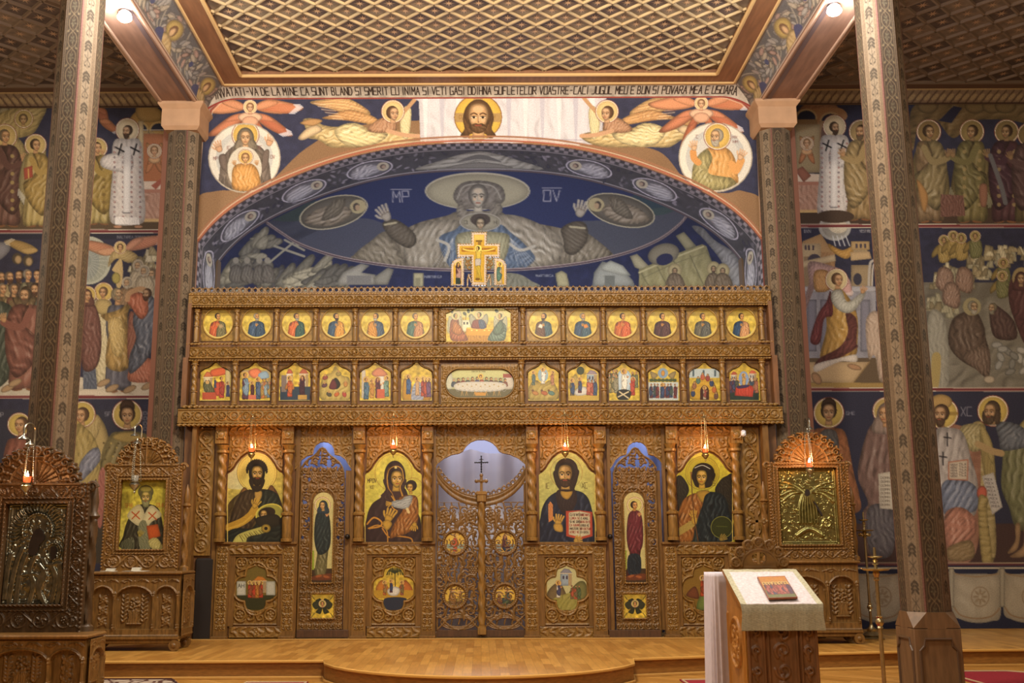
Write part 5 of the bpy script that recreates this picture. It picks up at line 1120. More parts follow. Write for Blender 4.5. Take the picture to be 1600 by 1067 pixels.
    c.poly('930,290 1000,270 1060,300 1070,360 1050,400 940,410', '6c7894', fold=(60, 22, .3), edge=.3, hi=.3); c.poly('940,410 1000,380 1055,420 1060,480 1010,530 950,540', 'b5735c', fold=(50, 20, .28), edge=.35, hi=.3); c.poly('950,540 1040,510 1050,580 960,590', '8a7048', edge=.3, fold=(20, 14, .2))
    c.ell(925, -30, 44, 30, 'b08a48', edge=.3); head(c, 925, 20, 36, '4a3220', 'a87c50', beard='4a3220', look=-.5)
    for x, y in ((950, 115), (933, 190)): c.line([[x, y-24], [x, y+26]], 5, '1c1a20', 0); c.line([[x-14, y-8], [x+14, y-4]], 5, '1c1a20', 0)
    c.poly('955,205 1030,195 1028,275 955,272', 'c8b8a0', sm=0, edge=.1); c.line('955,205 1030,195 1028,275 955,272 955,205', 4, 'a85a3c', 0)
    for j in range(5): write(c, 'VENI', 962, 212+j*11, 6, 7, '3a3030', 1.4); write(c, 'TILA', 996, 209+j*11, 6, 7, '3a3030', 1.4)
    # the Forerunner bending
    halo(c, 1128, 5, 62, 'cfae4a'); wing(c, 1080, 60, 320, 80, 40, 'a89454', '6a5a30', 'c0b898'); wing(c, 1260, 40, 320, 95, -60, 'a89454', '6a5a30', 'c0b898')
    c.poly('1140,60 1190,70 1270,130 1300,300 1260,460 1215,455 1190,380 1160,300 1165,170', '6f7048', fold=(78, 26, .28), edge=.35, hi=.3); c.poly('1145,50 1230,60 1290,130 1170,160 1150,110', '5d6470', fold=(40, 18, .3), edge=.35); c.line('1160,170 1120,160 1070,135', 26, 'a88a58'); c.poly('1215,450 1235,450 1225,540 1185,560 1215,510', 'b0885a', edge=.35); c.poly('1250,450 1270,450 1275,560 1195,575 1245,530', 'b0885a', edge=.35)
    head(c, 1122, 10, 36, '4a3828', 'a87e50', beard='4a3828', look=-1, hl=1.1)
    c.poly('1085,260 1130,245 1165,380 1125,410', 'bdb8b0', sm=0, edge=.15)
    for j in range(8): write(c, 'POCA', 1095+j*4, 268+j*15, 6, 8, '4a4448', 1.5)
    c.ell(1085, 325, 20, 28, 'c0523c', edge=.4); c.poly('1070,350 1110,350 1105,400 1125,590 1085,590', 'a08a4c', edge=.35, fold=(0, 22, .2))
    # painted hangings along the foot
    c.rc(1100-600, 1700, 600, 900, '161a34'); c.rc(400, 1400, 598, 608, '58282c'); c.line('400,618 1400,618', 6, 'c0b498', 0); c.line('400,598 1400,598', 3, 'b0a080', 0)
    for x0 in (590, 780, 972, 1170, 1368):
        c.poly([[x0, 625], [x0+14, 640], [x0+90, 655 if x0 < 0 else 640], [x0+165, 640], [x0+182, 625], [x0+186, 800], [x0+150, 825], [x0+90, 832], [x0+30, 818], [x0-2, 785]], 'a89c84', edge=.2, fold=(88, 60, .06))
        c.line([[x0+4, 770], [x0+30, 802], [x0+90, 815], [x0+150, 806], [x0+182, 775]], 5, '8a6a48'); c.line([[x0+6, 640], [x0+90, 652], [x0+178, 640]], 5, '8f7450'); c.ring(x0+106, 730, 34, 38, 4, '8a7458')
        for k in range(8): a = k*PI/4; c.ell(x0+106+17*math.cos(a), 730+20*math.sin(a), 12, 5, '8f7c60', rot=math.degrees(a))
        c.rc(x0-16, x0+4, 618, 770, '9a907a', edge=.4)
    c.vw = (0, 0, 1); c.k = c.k0; bands(c, (353, 608.5), 1220, 1660); c.rc(1220, 1660, 143, 150, '2c2020'); return c
struct(plane_from(paint_left(), 'wall_aisle_left', FRESCO)); struct(plane_from(paint_right(), 'wall_aisle_right', FRESCO))
# cornice between the aisle ceilings and walls: painted plaited band
c = Cv(0, 450, 30, 0, d=1.6, bg='7a6650', px=True); c.z1, c.z0 = 0, 30
for k in range(40): c.line([[k*12, 28], [k*12+10, 4]], 2, '4a3a30', 0); c.ell(k*12+10, 16, 4, 7, '94805f', rot=25)
c.line([[0, 1.5], [450, 1.5]], 2.5, 'a08458', 0); c.line([[0, 28], [450, 28]], 3, '3a2a22', 0); rgb = c.done()
for sg, nm in ((-1, 'left'), (1, 'right')):
    nz, nx = rgb.shape[:2]; t = np.linspace(0, 1, nz)[:, None]; a = np.linspace(0, 1, nx)[None]
    X = sg*(4.5+4.5*a)+0*t; Y = AW-.22*(1-t)-.03+0*a; Z = ZA-.03-.17*t+0*a
    struct(solid_grid('trim_cornice_'+nm, X, Y, Z, np.ones(X.shape, bool), FRESCO, None, 0, rgb))
mb = MB(); mb.box(-9.1, -4.0, AW+.01, AW+.2, 0, 8.7); mb.box(4.0, 9.1, AW+.01, AW+.2, 0, 8.7); struct(mb.build('wall_aisle_core', PLAST))
# ================================================================ ICON SCREEN
OR = (0, 0, ZS)
screen = empty('iconostasis', OR, 'tall carved oak icon screen spanning the sanctuary between the two rear columns', 'icon screen')
def zz(y, Y=0.0): return UZ(y, Y)
def xx(x, y=650, Y=0.0): return float(U(x, y, Y)[0])
def rect(x0, x1, y0, y1, Y=0.0):
    """photo rectangle (y0 above y1) -> world x0,x1,z0,z1 on the plane Y"""
    ym = (y0+y1)/2; return xx(x0, ym, Y), xx(x1, ym, Y), float(U((x0+x1)/2, y1, Y)[1]), float(U((x0+x1)/2, y0, Y)[1])
W2 = 3.98
def frieze(name, y0, y1, Yf, h=.026, ww=W2, phase=0):
    z0, z1 = zz(y1, Yf), zz(y0, Yf); f = Hf(-ww, ww, z0, z1, .0065, .002); q = (z1-z0)*.06
    f.tube([[-ww, z0+q], [ww, z0+q]], q, h*.7, 0); f.tube([[-ww, z1-q], [ww, z1-q]], q, h*.7, 0)
    f.scroll(-ww+.03, ww-.03, z0+2*q, z1-2*q, h, phase=phase)
    return f.build(name, CARVE, Yf, screen, thick=.12)
frieze('frieze', 458, 476, -.14); frieze('frieze', 540, 559, -.12, phase=1); frieze('frieze', 637, 660, -.20, ww=4.03, phase=2)
# pierced cresting
z0, z1 = zz(457.5, -.1), zz(446, -.1); f = Hf(-W2, W2, z0, z1, .0062, -1); hh = z1-z0
f.tube([[-W2, z0+.008], [W2, z0+.008]], .014, .014, 0); n = int(2*W2/(hh*.82)); st = 2*W2/n
for k in range(n):
    x = -W2+st*(k+.5); f.ring(x, z0+hh*.45, hh*.3, hh*.3, hh*.13, .014); f.ball(x+st/2, z0+hh*.72, hh*.12, .012); f.ball(x, z0+hh*.86, hh*.12, .012); f.tube([[x+st/2, z0], [x+st/2, z0+hh*.7]], hh*.07, .01, 0)
f.build('cresting', CARVE2, -.1, screen, thick=.03)
for y, Yf, r, ww in ((477.3, -.15, .012, W2), (535.5, -.15, .016, W2), (633.5, -.18, .022, W2), (662, -.21, .020, 4.03), (457.5, -.15, .012, W2), (561, -.13, .012, W2)):
    z = zz(y, Yf); MB().rope((-ww, Yf, z), (ww, Yf, z), r).build('rope_moulding', CARVE, screen, smooth=True)
mb = MB(); mb.box(-W2, W2, -.02, .06, zz(664), zz(458, .0)+.02)
mb.box(-W2, -W2+.05, -.16, .0, zz(560), zz(476)); mb.box(W2-.05, W2, -.16, 0, zz(560), zz(476)); mb.box(-W2-.03, -W2+.04, -.17, 0, zz(637), zz(560)); mb.box(W2-.04, W2+.03, -.17, 0, zz(637), zz(560))
mb.build('upper_board', mat('screen_board', '6f4928', .5, noise=.3, nscale=8, stretch=(4, 4, .6)), screen)
def colonnette(x, y0, y1, Yf, r, parent=screen, name='colonnette', mid=.55):
    """turned and twisted little column, from photo height y0 (top) to y1"""
    za, zb = zz(y1, Yf), zz(y0, Yf); h = zb-za; X = xx(x, (y0+y1)/2, Yf); mb = MB(); pr = [(za, r*1.25), (za+h*.03, r*1.25), (za+h*.035, r*.95)]
    zm = za+h*(1-mid)
    for k in range(1, 12): pr.append((za+.04*h+(zm-za-.06*h)*k/12, r*1.0))
    pr += [(zm-.02*h, r*.9), (zm-.01*h, r*1.3), (zm+.01*h, r*1.3), (zm+.02*h, r*.9)]
    N = int(max(30, (zb-zm)/r*5))
    for k in range(N+1): pr.append((zm+.03*h+(zb-zm-.13*h)*k/N, r))
    pr += [(zb-.09*h, r*.85), (zb-.08*h, r*1.3), (zb-.055*h, r*1.3), (zb-.05*h, r*.9), (zb-.02*h, r*1.15), (zb-.001*h, r*1.35), (zb, r*1.3)]
    mb.lathe(X, Yf, pr, 16, (2, 1/(r*5.2), .30, zm+.03*h, zb-.1*h)); return mb.build(name, CARVE, parent, smooth=True)
for x in (307.5, 370, 432, 493, 555, 618, 681, 817, 880, 943, 1005.6, 1067.6, 1128.5, 1190): colonnette(x, 482, 533, -.10, .032, mid=.52)
for x in (303.5, 367, 429, 492, 554, 618, 681.5, 815, 880, 943.5, 1006, 1068, 1129.5, 1192): colonnette(x, 563, 631, -.11, .036, mid=.7)
def relief_panel(name, x0, x1, y0, y1, Y, kind, parent=screen, h=.014, m=CARVE, keep=None, thick=.03, d=.0062, cell=.12, seed=1, base=.002):
    a, b, z0, z1 = rect(x0, x1, y0, y1, Y); f = Hf(a, b, z0, z1, d, base)
    if kind == 'vine': f.scroll(a+.006, b-.006, z0+.01, z1-.01, h, vertical=(z1-z0) > (b-a))
    elif kind == 'plait':
        n = int(max(b-a, z1-z0)/.035); v = (z1-z0) > (b-a); L = (z1-z0) if v else (b-a); Wd = ((b-a) if v else (z1-z0))*.32
        for s in (-1, 1):
            t = np.linspace(0, 1, n*4); u = (z0 if v else a)+L*t; w_ = ((a+b)/2 if v else (z0+z1)/2)+s*Wd*np.sin(t*n*PI*.5)
            f.tube(np.stack([w_, u] if v else [u, w_], -1), Wd*.32, h, 0)
        for s in (-1, 1):
            if v: f.tube([[(a+b)/2+s*(b-a)*.46, z0], [(a+b)/2+s*(b-a)*.46, z1]], .005, h*.7, 0)
    elif kind == 'leafrow':
        n = max(2, int((b-a)/((z1-z0)*.8))); zc = (z0+z1)/2; hz = (z1-z0)/2
        for k in range(n):
            x = a+(b-a)*(k+.5)/n; s = 1 if x < (a+b)/2 else -1
            for e in (-1, 1): f.leaf(x-s*hz*.6, zc, (0 if s > 0 else PI)+e*.55, hz*1.5, hz*.32, h)
        f.rosette((a+b)/2, zc, hz*.8, h, 6); f.tube([[a, z1-.004], [b, z1-.004]], .006, h*.8, 0); f.tube([[a, z0+.004], [b, z0+.004]], .006, h*.8, 0)
    else: f.foliage(a+.01, b-.01, z0+.01, z1-.01, cell, h, seed=seed)
    return f, (a, b, z0, z1), lambda: f.build(name, m, Y, parent, thick, keep)
for x in (691, 804): f, _, go = relief_panel('carved_pilaster', x-6, x+6, 482, 533, -.06, 'plait'); go()
# ---------------------------------------------------------------- lower tier
PX = (345.7, 449.6, 561, 668, 831, 937.5, 1049.5, 1151.5)
for x in PX:
    r = rect(x-11, x+11, 848, 990, -.07); p = MB().box(r[0], r[1], -.06, .04, ZS, r[3]); p.box(r[0]-.012, r[1]+.012, -.10, .04, r[3]-.02, r[3]+.012, .006); p.box(r[0]-.015, r[1]+.015, -.10, .04, ZS, ZS+.05, .006)
    b = p.build('pilaster', OAK, screen); f, _, go = relief_panel('pilaster_carving', x-9, x+9, 853, 986, -.06, 'fol', b, h=.016, cell=.075); go()
    c_ = colonnette(x, 694, 845, -.088, .062, mid=.72)
    f, _, go = relief_panel('bracket', x-9, x+9, 666, 693, -.12, 'fol', screen, h=.03, cell=.16, thick=.14); f.ball((_[0]+_[1])/2, (_[2]+_[3])/2, .05, .035); go()
def arch_y(tab, px):
    t = np.array(tab, float); return np.interp(np.abs(px), t[:, 0], t[:, 1])
def keep_from(xc, tab, Y, below=True):
    """keep the part under (or over) a symmetrical outline given as (|dx|, photo y)"""
    t = np.array(tab, float); zt = np.array([U(xc+a, b, Y)[1] for a, b in t]); xt = np.array([abs(U(xc+a, b, Y)[0]-U(xc, b, Y)[0]) for a, b in t]); Xc = float(U(xc, t[0, 1], Y)[0])
    def k(X, Z):
        zl = np.interp(np.abs(X-Xc), xt, zt); return ((Z <= zl) if below else (Z >= zl)) & ((np.abs(X-Xc) <= xt[-1]) | (not below))
    k.tab = (Xc, xt, zt); return k
BIG = [(0, 706), (6, 706.5), (14, 709.5), (22, 716), (29, 725), (33, 732), (38, 737), (42, 739), (44.5, 742), (44.6, 760)]
BAYS = [(400, 'left'), (615, 'left'), (885.5, 'right'), (1100, 'right')]
mb = MB(); wx = xx(337, 800); 
for a, b in ((-W2, xx(463, 800)), (xx(549, 800), xx(679, 800)), (xx(824, 800), xx(953, 800)), (xx(1041, 800), W2)): mb.box(a, b, .0, .06, ZS, zz(662))
mb.build('lower_board', MATS['screen_board'], screen)
for xc, _ in BAYS:
    # header carving round the icon's arched top
    kp = keep_from(xc, [(a+1.5 if a > 1 else a, b-1.5) for a, b in BIG], -.02, False)
    f, q, go = relief_panel('header_panel', xc-42, xc+42, 680, 742, -.02, 'fol', screen, h=.02, cell=.17, keep=kp)
    X_, xt, zt = kp.tab; pts = np.concatenate([np.stack([X_-xt[:-1][::-1], zt[:-1][::-1]+.018], -1), np.stack([X_+xt[:-1], zt[:-1]+.018], -1)]); f.tube(pts, .02, .026, 0); f.tube(pts+[0, .045], .010, .02, 0); go()
    f, q, go = relief_panel('header_leaves', xc-42, xc+42, 666, 680, -.03, 'leafrow', screen, h=.02); go()
    f, q, go = relief_panel('icon_rail', xc-45, xc+45, 851, 866, -.045, 'leafrow', screen, h=.018, thick=.06); go()
    f, q, go = relief_panel('base_rail', xc-42, xc+42, 979, 996, -.045, 'leafrow', screen, h=.018, thick=.06); go()
    r = rect(xc-45, xc+45, 866, 979); s_ = MB()
    for a, b in ((-45, -34), (34, 45)): q = rect(xc+a, xc+b, 866, 979, -.03); s_.box(q[0], q[1], -.035, 0, q[2], q[3], .006)
    q = rect(xc-45, xc+45, 848, 851, -.06); s_.box(q[0], q[1], -.065, 0, q[2], q[3]+.01, .006); q = rect(xc-45, xc+45, 866, 870, -.03); s_.box(q[0], q[1], -.04, 0, q[2], q[3], .004)
    s_.build('panel_frame', OAK, screen)
    a, b, z0, z1 = rect(xc-34, xc+34, 868, 977, -.005); f = Hf(a, b, z0, z1, .0055, .0); X_, Z_ = (a+b)/2, (z0+z1)/2+.02
    for sx in (-1, 1):
        for sz in (-1, 1):
            cx, cz = X_+sx*.2, Z_+sz*.33; f.ring(cx, cz, .072, .072, .014, .024); f.rosette(cx, cz, .06, .026, 5)
            f.spiral(X_+sx*.07, Z_+sz*.36, .06, .013, .022, 1.2, PI/2, sx); f.tube([[X_+sx*.02, Z_+sz*.30], [X_+sx*.1, Z_+sz*.27], [X_+sx*.25, Z_+sz*.22]], .014, .024); f.leaf(X_+sx*.24, Z_+sz*.17, PI/2*sz, .09, .02, .022); f.leaf(X_+sx*.13, Z_+sz*.40, 0 if sx > 0 else PI, .1, .02, .022); f.leaf(X_+sx*.03, Z_+sz*.31, PI/2*sz, .09, .018, .022)
    t = np.linspace(0, 2*PI, 120); R = np.maximum.reduce([.155*np.cos(((t+PI/4) % (PI/2))-PI/4)+np.sqrt(np.clip(.145**2-(.155*np.sin(((t+PI/4) % (PI/2))-PI/4))**2, 0, 1))]); f.tube(np.stack([X_+R*np.cos(t)*1.0, Z_+R*np.sin(t)*1.12], -1), .016, .028, 0)
    for k in range(46): f.ball(a+(b-a)*k/45, z1-.012, .008, .012); f.ball(a+(b-a)*k/45, z0+.012, .008, .012)
    f.build('lower_panel', CARVE, -.005, screen, thick=.012)
# outer carved panels at the ends of the screen
for x, s in ((318, -1), (1179, 1)):
    f, q, go = relief_panel('vine_panel', x-14, x+14, 668, 990 if s > 0 else 868, -.03, 'vine', screen, h=.024); go()
for a, b, Yf in ((293, 300, -.16), (332, 338, -.04), (1160, 1165, -.04), (1200, 1209, -.16)): q = rect(a, b, 664, 996, Yf); MB().box(q[0], q[1], Yf, .04, ZS, q[3]).build('end_stile', OAK, screen)
q = rect(303, 331, 872, 994, -.04); MB().box(q[0], q[1], -.05, 0, ZS, q[3], .02).build('dark_end_panel', mat('near_black', '1c1512', .6), screen)  # flat near-black panel at the left end of the screen
# headers over the three doorways
def doorhead(x0, x1, tab, xc, y0=661, y1=735):
    kp = keep_from(xc, tab, -.02, False); f, q, go = relief_panel('door_header', x0, x1, y0, y1, -.02, 'fol', screen, h=.018, cell=.15, keep=kp)
    X_, xt, zt = kp.tab; pts = np.concatenate([np.stack([X_-xt[::-1], zt[::-1]+.014], -1), np.stack([X_+xt, zt+.014], -1)]); f.tube(pts, .016, .024, 0); go()
ROY = [(0, 688), (8, 688.5), (16, 692), (23, 698), (28, 706), (34, 709), (45, 711), (58, 717), (68, 725), (72, 731)]
DEA = [(0, 691), (6, 692), (12, 696), (15, 701), (17, 711), (26, 713), (34, 719), (40, 729), (44, 734)]
doorhead(679, 824, ROY, 751.5); doorhead(462, 551, DEA, 506.5); doorhead(951, 1042, DEA, 995)
mb = MB()
for a, b in ((460, 466), (547, 552), (677, 681), (822, 826), (951, 956), (1038, 1043)): q = rect(a, b, 664, 996, -.03); mb.box(q[0], q[1], -.04, .06, ZS, q[3])
mb.build('door_jamb', OAK, screen)
# ---------------------------------------------------------------- deacons' doors
def deacon(xc, icon_fn, hside):
    Y = -.0; top = [(0, 698), (5, 700), (9, 706), (14, 711), (21, 715), (28, 721), (33, 729), (36, 738), (37, 760)]
    kp = keep_from(xc, top, Y); a, b, z0, z1 = rect(xc-37.5, xc+37.5, 697, 988, Y); f = Hf(a, b, z0, z1, .006, -1)
    d = MB(); 
    f.h[:] = -1; X_ = (a+b)/2
    def zp(y): return float(U(xc, y, Y)[1])
    # solid ground below the pierced head
    f.h[f.Z < zp(735)] = .002; xi = .155
    f.h[(np.abs(f.X-X_) < xi) & (f.Z < zp(772)) & (f.Z > zp(912))] = .002
    f.foliage(a+.005, b-.005, zp(770), z1-.02, .13, .02, .017, 3); f.foliage(a+.005, X_-xi-.005, zp(912), zp(770), .12, .018, .015, 4, False); f.foliage(X_+xi+.005, b-.005, zp(912), zp(770), .12, .018, .015, 5, False)
    f.foliage(a+.03, b-.03, zp(985), zp(909), .1, .016, seed=6)
    rn = random.Random(int(xc))
    for k in range(26): zq = zp(rn.uniform(735, 850)); xq = X_+rn.choice((-1, 1))*rn.uniform(.19, .27); q_ = ((f.X-xq)/.016)**2+((f.Z-zq)/.035)**2 < 1; f.h[q_] = np.where(f.h[q_] <= .003, -1, f.h[q_])
    for s in (-1, 1): f.tube([[X_+s*(b-a)*.47, z0], [X_+s*(b-a)*.47, zp(745)]], .016, .024, 0); f.tube([[X_+s*xi*1.05, zp(912)], [X_+s*xi*1.05, zp(780)]], .012, .022, 0)
    X1, xt, zt = kp.tab; pts = np.concatenate([np.stack([X1-xt[::-1]*.97, zt[::-1]-.016], -1), np.stack([X1+xt*.97, zt-.016], -1)]); f.tube(pts, .016, .024, 0)
    f.ring(X_, zp(782), xi, xi*1.1, .012, .022, 0, 180)
    f.grapes(X_-.14, zp(745), .07, .024); f.grapes(X_+.14, zp(745), .07, .024)
    leaf = f.build('deacon_door', CARVE2, Y, screen, thick=.03, keep=kp)
    q = rect(xc-41, xc+41, 984, 996, -.03); MB().box(q[0], q[1], -.05, .02, q[2], q[3], .006).build('kick_board', DARK, leaf)
    q = rect(xc+hside*39-2, xc+hside*39+2, 832, 845, -.05); MB().ball((q[0]+q[1])/2, -.07, (q[2]+q[3])/2, .035, 10, 8).tube([((q[0]+q[1])/2, -.07, (q[2]+q[3])/2), ((q[0]+q[1])/2, 0, (q[2]+q[3])/2)], .016).build('door_knob', mat('dark_iron', '2c2622', .4, .7), leaf, smooth=True)
    s = MB()
    for u0, u1 in ((-43.5, -34), (34, 43.5)): q = rect(xc+u0, xc+u1, 735, 984, 0); s.box(q[0], q[1], .004, .034, q[2], q[3])
    s.build('door_stile', OAK, leaf)
    return leaf
dl = deacon(504, None, 1); dr = deacon(992, None, -1)
# ---------------------------------------------------------------- royal doors
def zr(y): return float(U(751, y, 0)[1])
for s, xa, xb in ((-1, 682, 751), (1, 752, 822)):
    a, b, z0, z1 = rect(xa, xb, 728, 994, 0); f = Hf(a, b, z0, z1, .0058, -1); Xc = xx(751.5, 850)
    # concave top rail dropping to the middle
    def ct(x): return float(U(751.5+s*x, 0, 0)[0])
    rl = np.array([[xx(751.5+s*dx, y), float(U(751.5+s*dx, y, 0)[1])] for dx, y in ((69, 736), (62, 748), (52, 759), (40, 768), (26, 775), (10, 779), (0, 780))])
    for off, w_, h_ in ((0, .03, .024), (-.07, .03, .02), (-.035, .03, .012), (.03, .012, .03)): f.tube(rl+[0, off], w_, h_)
    for k in range(12):
        p = np.array([np.interp(k/11, np.linspace(0, 1, 7), rl[:, 0]), np.interp(k/11, np.linspace(0, 1, 7), rl[:, 1])]); f.ring(p[0], p[1]+.06, .026, .026, .012, .02); f.ball(p[0], p[1]+.095, .014, .016)
    zb = zr(975); low = zr(960); mid = (a+b)/2
    for (my, mx, r_) in ((848, 711 if s < 0 else 789, 17.5), (931, 711 if s < 0 else 789, 17.5)):
        X_, Z_ = float(U(mx, my, 0)[0]), float(U(mx, my, 0)[1]); f.h[(f.X-X_)**2+(f.Z-Z_)**2 < .14**2] = .004; f.ring(X_, Z_, .155, .155, .02, .03, beads=36)
        for sx in (-1, 1):
            for sz in (-1, 1): f.spiral(X_+sx*.2, Z_+sz*.19, .09, .017, .026, 1.3, PI/2*(1-sz)+.4, sx*sz); f.leaf(X_+sx*.04, Z_+sz*.17, PI/2*sz-sx*sz*.5, .16, .024, .026); f.leaf(X_+sx*.16, Z_+sz*.03, sz*.9 if sx > 0 else PI-sz*.9, .13, .022, .024)
            f.leaf(X_+sx*.1, Z_+.25, PI/2, .12, .022, .026); f.leaf(X_+sx*.27, Z_, PI/2, .15, .02, .022)
        f.tube([[X_, Z_+.16], [X_, Z_+.34]], .014, .022, 0)
    for k in range(7): f.leaf(mid+(k-3)*.075, zr(885)+.02*(k % 2), PI/2+(k-3)*-.2, .16, .022, .026); f.leaf(mid+(k-3)*.08, zr(800), -PI/2+(k-3)*.18, .15, .022, .024); f.leaf(mid+(k-3)*.08, zr(905), -PI/2+(k-3)*.22, .12, .02, .022)
    for sx in (-1, 1): f.rosette(mid+sx*.17, zr(806), .075, .03, 6); f.ring(mid+sx*.17, zr(806), .085, .085, .012, .02); f.grapes(mid+sx*.2, zr(893), .075, .026)
    f.foliage(a+.015, b-.015, zr(957), zr(790), .135, .016, .015, 2, False)
    # interlaced loops near the foot
    for k in (0, .03, -.03): f.ring(mid, zr(972), .20+k, .075+k*.6, .012, .022)
    f.tube([[a, zr(985)], [mid, zr(958)], [b, zr(985)]], .016, .024); f.tube([[a, zr(958)], [mid, zr(984)], [b, zr(958)]], .016, .024)
    for x in (a+.012, b-.012): f.tube([[x, z0], [x, zr(755) if abs(x-Xc) > .3 else zr(785)]], .014, .022, 0)
    for zt_ in (zr(960), zr(785)): f.tube([[a, zt_], [b, zt_]], .008, .012, 0)
    f.h[f.Z < zr(984)] = .006
    # a fine net of stems keeps the piercing small
    for k in range(7): f.tube([[a+(b-a)*k/6, zb], [a+(b-a)*((k+1.5) % 6)/6, (zb+zr(790))/2], [a+(b-a)*k/6, zr(785)]], .013, .012)
    ro = f.build('royal_door', CARVE2, .0, screen, thick=.028)
    if s < 0: left_royal = ro
    else: right_royal = ro
    q = rect(xa, xb, 984, 995, -.02); MB().box(q[0], q[1], -.02, .02, q[2], q[3], .006).build('door_foot_rail', DARK, ro)
mb = MB(); X_ = xx(752.5, 850); za, zb = zr(985), zr(785); pr = [(za, .05), (za+.06, .05), (za+.065, .042)]+[(za+.08+(zb-za-.1)*k/120, .052) for k in range(121)]+[(zb, .045)]
mb.lathe(X_, -.045, pr, 16, (2, 2.6, .28, za+.08, zb-.02)); mb.box(X_-.055, X_+.055, -.10, .01, za-.05, za+.05, .01); mb.box(X_-.06, X_+.06, -.105, .015, zr(785), zr(772), .012); mb.box(X_-.072, X_+.072, -.115, .02, zr(774), zr(768), .01)
ob = mb.build('meeting_post', CARVE, right_royal, smooth=True)
mb = MB(); z = zr(768); e = .018
mb.box(X_-e, X_+e, -.06, -.03, z, zr(743)); mb.box(X_-.06, X_+.06, -.06, -.03, zr(754), zr(750))
for dx, y in ((-.065, 752), (.065, 752), (0, 743)): mb.ball(X_+dx, -.045, zr(y), .026, 10, 6)
mb.ball(X_, -.045, zr(752), .03, 10, 6); mb.build('post_cross', CARVE2, right_royal, smooth=True)
# step in front of the screen
q = rect(295, 1210, 992, 998, -.1); MB().box(-W2, W2, -.14, .1, ZS, ZS+.018, .005).build('sill', mat('sill_oak', 'b08848', .35), screen)
# ================================================================ ICONS
GLD = 'ae9436'
def icon(name, c, Y, keep, label, thick=.02, parent=None, group=None, cat='icon', d=None, mt=None, gain=None):
    o = plane_from(c, name, mt or ICON, parent, Y=Y, keep=keep, thick=thick, gain=gain, org=None if parent else ((c.x0+c.x1)/2, Y, c.z0))
    if not parent: tag(o, label, cat, group)
    return o
def cvrect(x0, x1, y0, y1, Y, d=.0048, bg=GLD):
    a, b, z0, z1 = rect(x0, x1, y0, y1, Y); return Cv(a, b, z0, z1, Y, d=d, bg=bg)
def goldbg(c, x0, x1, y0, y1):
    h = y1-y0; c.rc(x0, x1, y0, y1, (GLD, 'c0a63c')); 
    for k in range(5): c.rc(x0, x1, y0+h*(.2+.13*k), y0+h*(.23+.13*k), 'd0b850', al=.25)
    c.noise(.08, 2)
# ---- upper row: half-length saints in round fields
AP = [(340.5, 'b8562c', '6b6440', '2a1a10', None, 1, 'saint in orange with green cloak and dark cropped hair', 'a08a60'),
 (401, '3b5068', '2f4458', '9a927c', '8f8870', 1, 'white-haired saint wrapped in a blue cloak', None),
 (463.5, 'c0602e', '2f4f44', '4a3422', '8a8878', 1, 'saint in orange and dark green with a grey beard', None),
 (525.5, '30485e', 'c58a34', '2a1a10', '2a1a10', 1, 'black-bearded saint in blue with an ochre cloak', None),
 (587, '3a4c60', 'bb7e2c', '4a3422', '9a9684', -1, 'grey-bearded saint in brown, blue and ochre', None),
 (649, '3c5e52', 'a8744a', '6a5a44', None, 1, 'fair saint in dull green with a salmon cloak', None),
 (849.5, '33505a', '5a3a2a', '2a1a10', '2a1a10', -1, 'dark-bearded saint in brown holding a white scroll', 'd0c8b4'),
 (910.5, '2c4660', '34505e', '8a8270', '8a8270', 1, 'grey saint in blue with an open orange book', 'c07a34'),
 (973, 'b8602c', 'c0582c', '2a1a10', None, 1, 'young saint in green with a bright orange cloak', None),
 (1035, '4a2c2a', '4f302c', '2a1a10', None, 1, 'young saint all in dark maroon', None),
 (1098, '5f5a48', '55554c', '4a3a2c', None, 1, 'saint in a grey green cloak', None),
 (1158.5, '27405c', 'c08a58', '2a1a10', None, 1, 'saint in blue with a pale peach cloak, right end of the row', None)]
for i, (x, rb, mn, hr_, bd, d, desc, bk) in enumerate(AP):
    c = cvrect(x-26, x+26, 480, 533, -.03, bg='7d5a2c'); c.rc(x-26, x+26, 480, 533, '8d6c2c'); c.ell(x, 505, 24.6, 25.4, '5b3d1a'); c.ell(x, 505, 23.8, 24.6, 'c8b464')
    c.setclip(np.stack([x+22.8*np.cos(np.linspace(0, 6.28, 40)), 505+23.6*np.sin(np.linspace(0, 6.28, 40))], -1))
    goldbg(c, x-25, x+25, 480, 531); c.rc(x-25, x+25, 494, 503, 'd8c464', al=.35); c.rc(x-25, x+25, 480, 493, '7a6420', al=.45); c.ring(x, 494.5, 9.5, 9.5, .5, '8a6a20', al=.6)  # highlight band and shaded upper part painted into the gold field
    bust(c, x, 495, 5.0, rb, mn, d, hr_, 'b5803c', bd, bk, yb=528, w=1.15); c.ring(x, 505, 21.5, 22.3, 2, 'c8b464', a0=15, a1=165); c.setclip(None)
    o = icon('saint_icon', c, -.032, None, 'round-field panel: '+desc, .008, group='round saint icons in the upper row')
    a = U(x, 505, -.045); e = MB(); t = np.linspace(0, 2*PI, 41); e.tube([(float(a[0])+.206*math.cos(q), -.04, float(a[1])+.214*math.sin(q)) for q in t], .007, 6); OFF.setdefault(o.name, Vector(o.location)); e.build('round_rim', mat('icon_rim_wood', 'a07a34', .4), o, smooth=True)
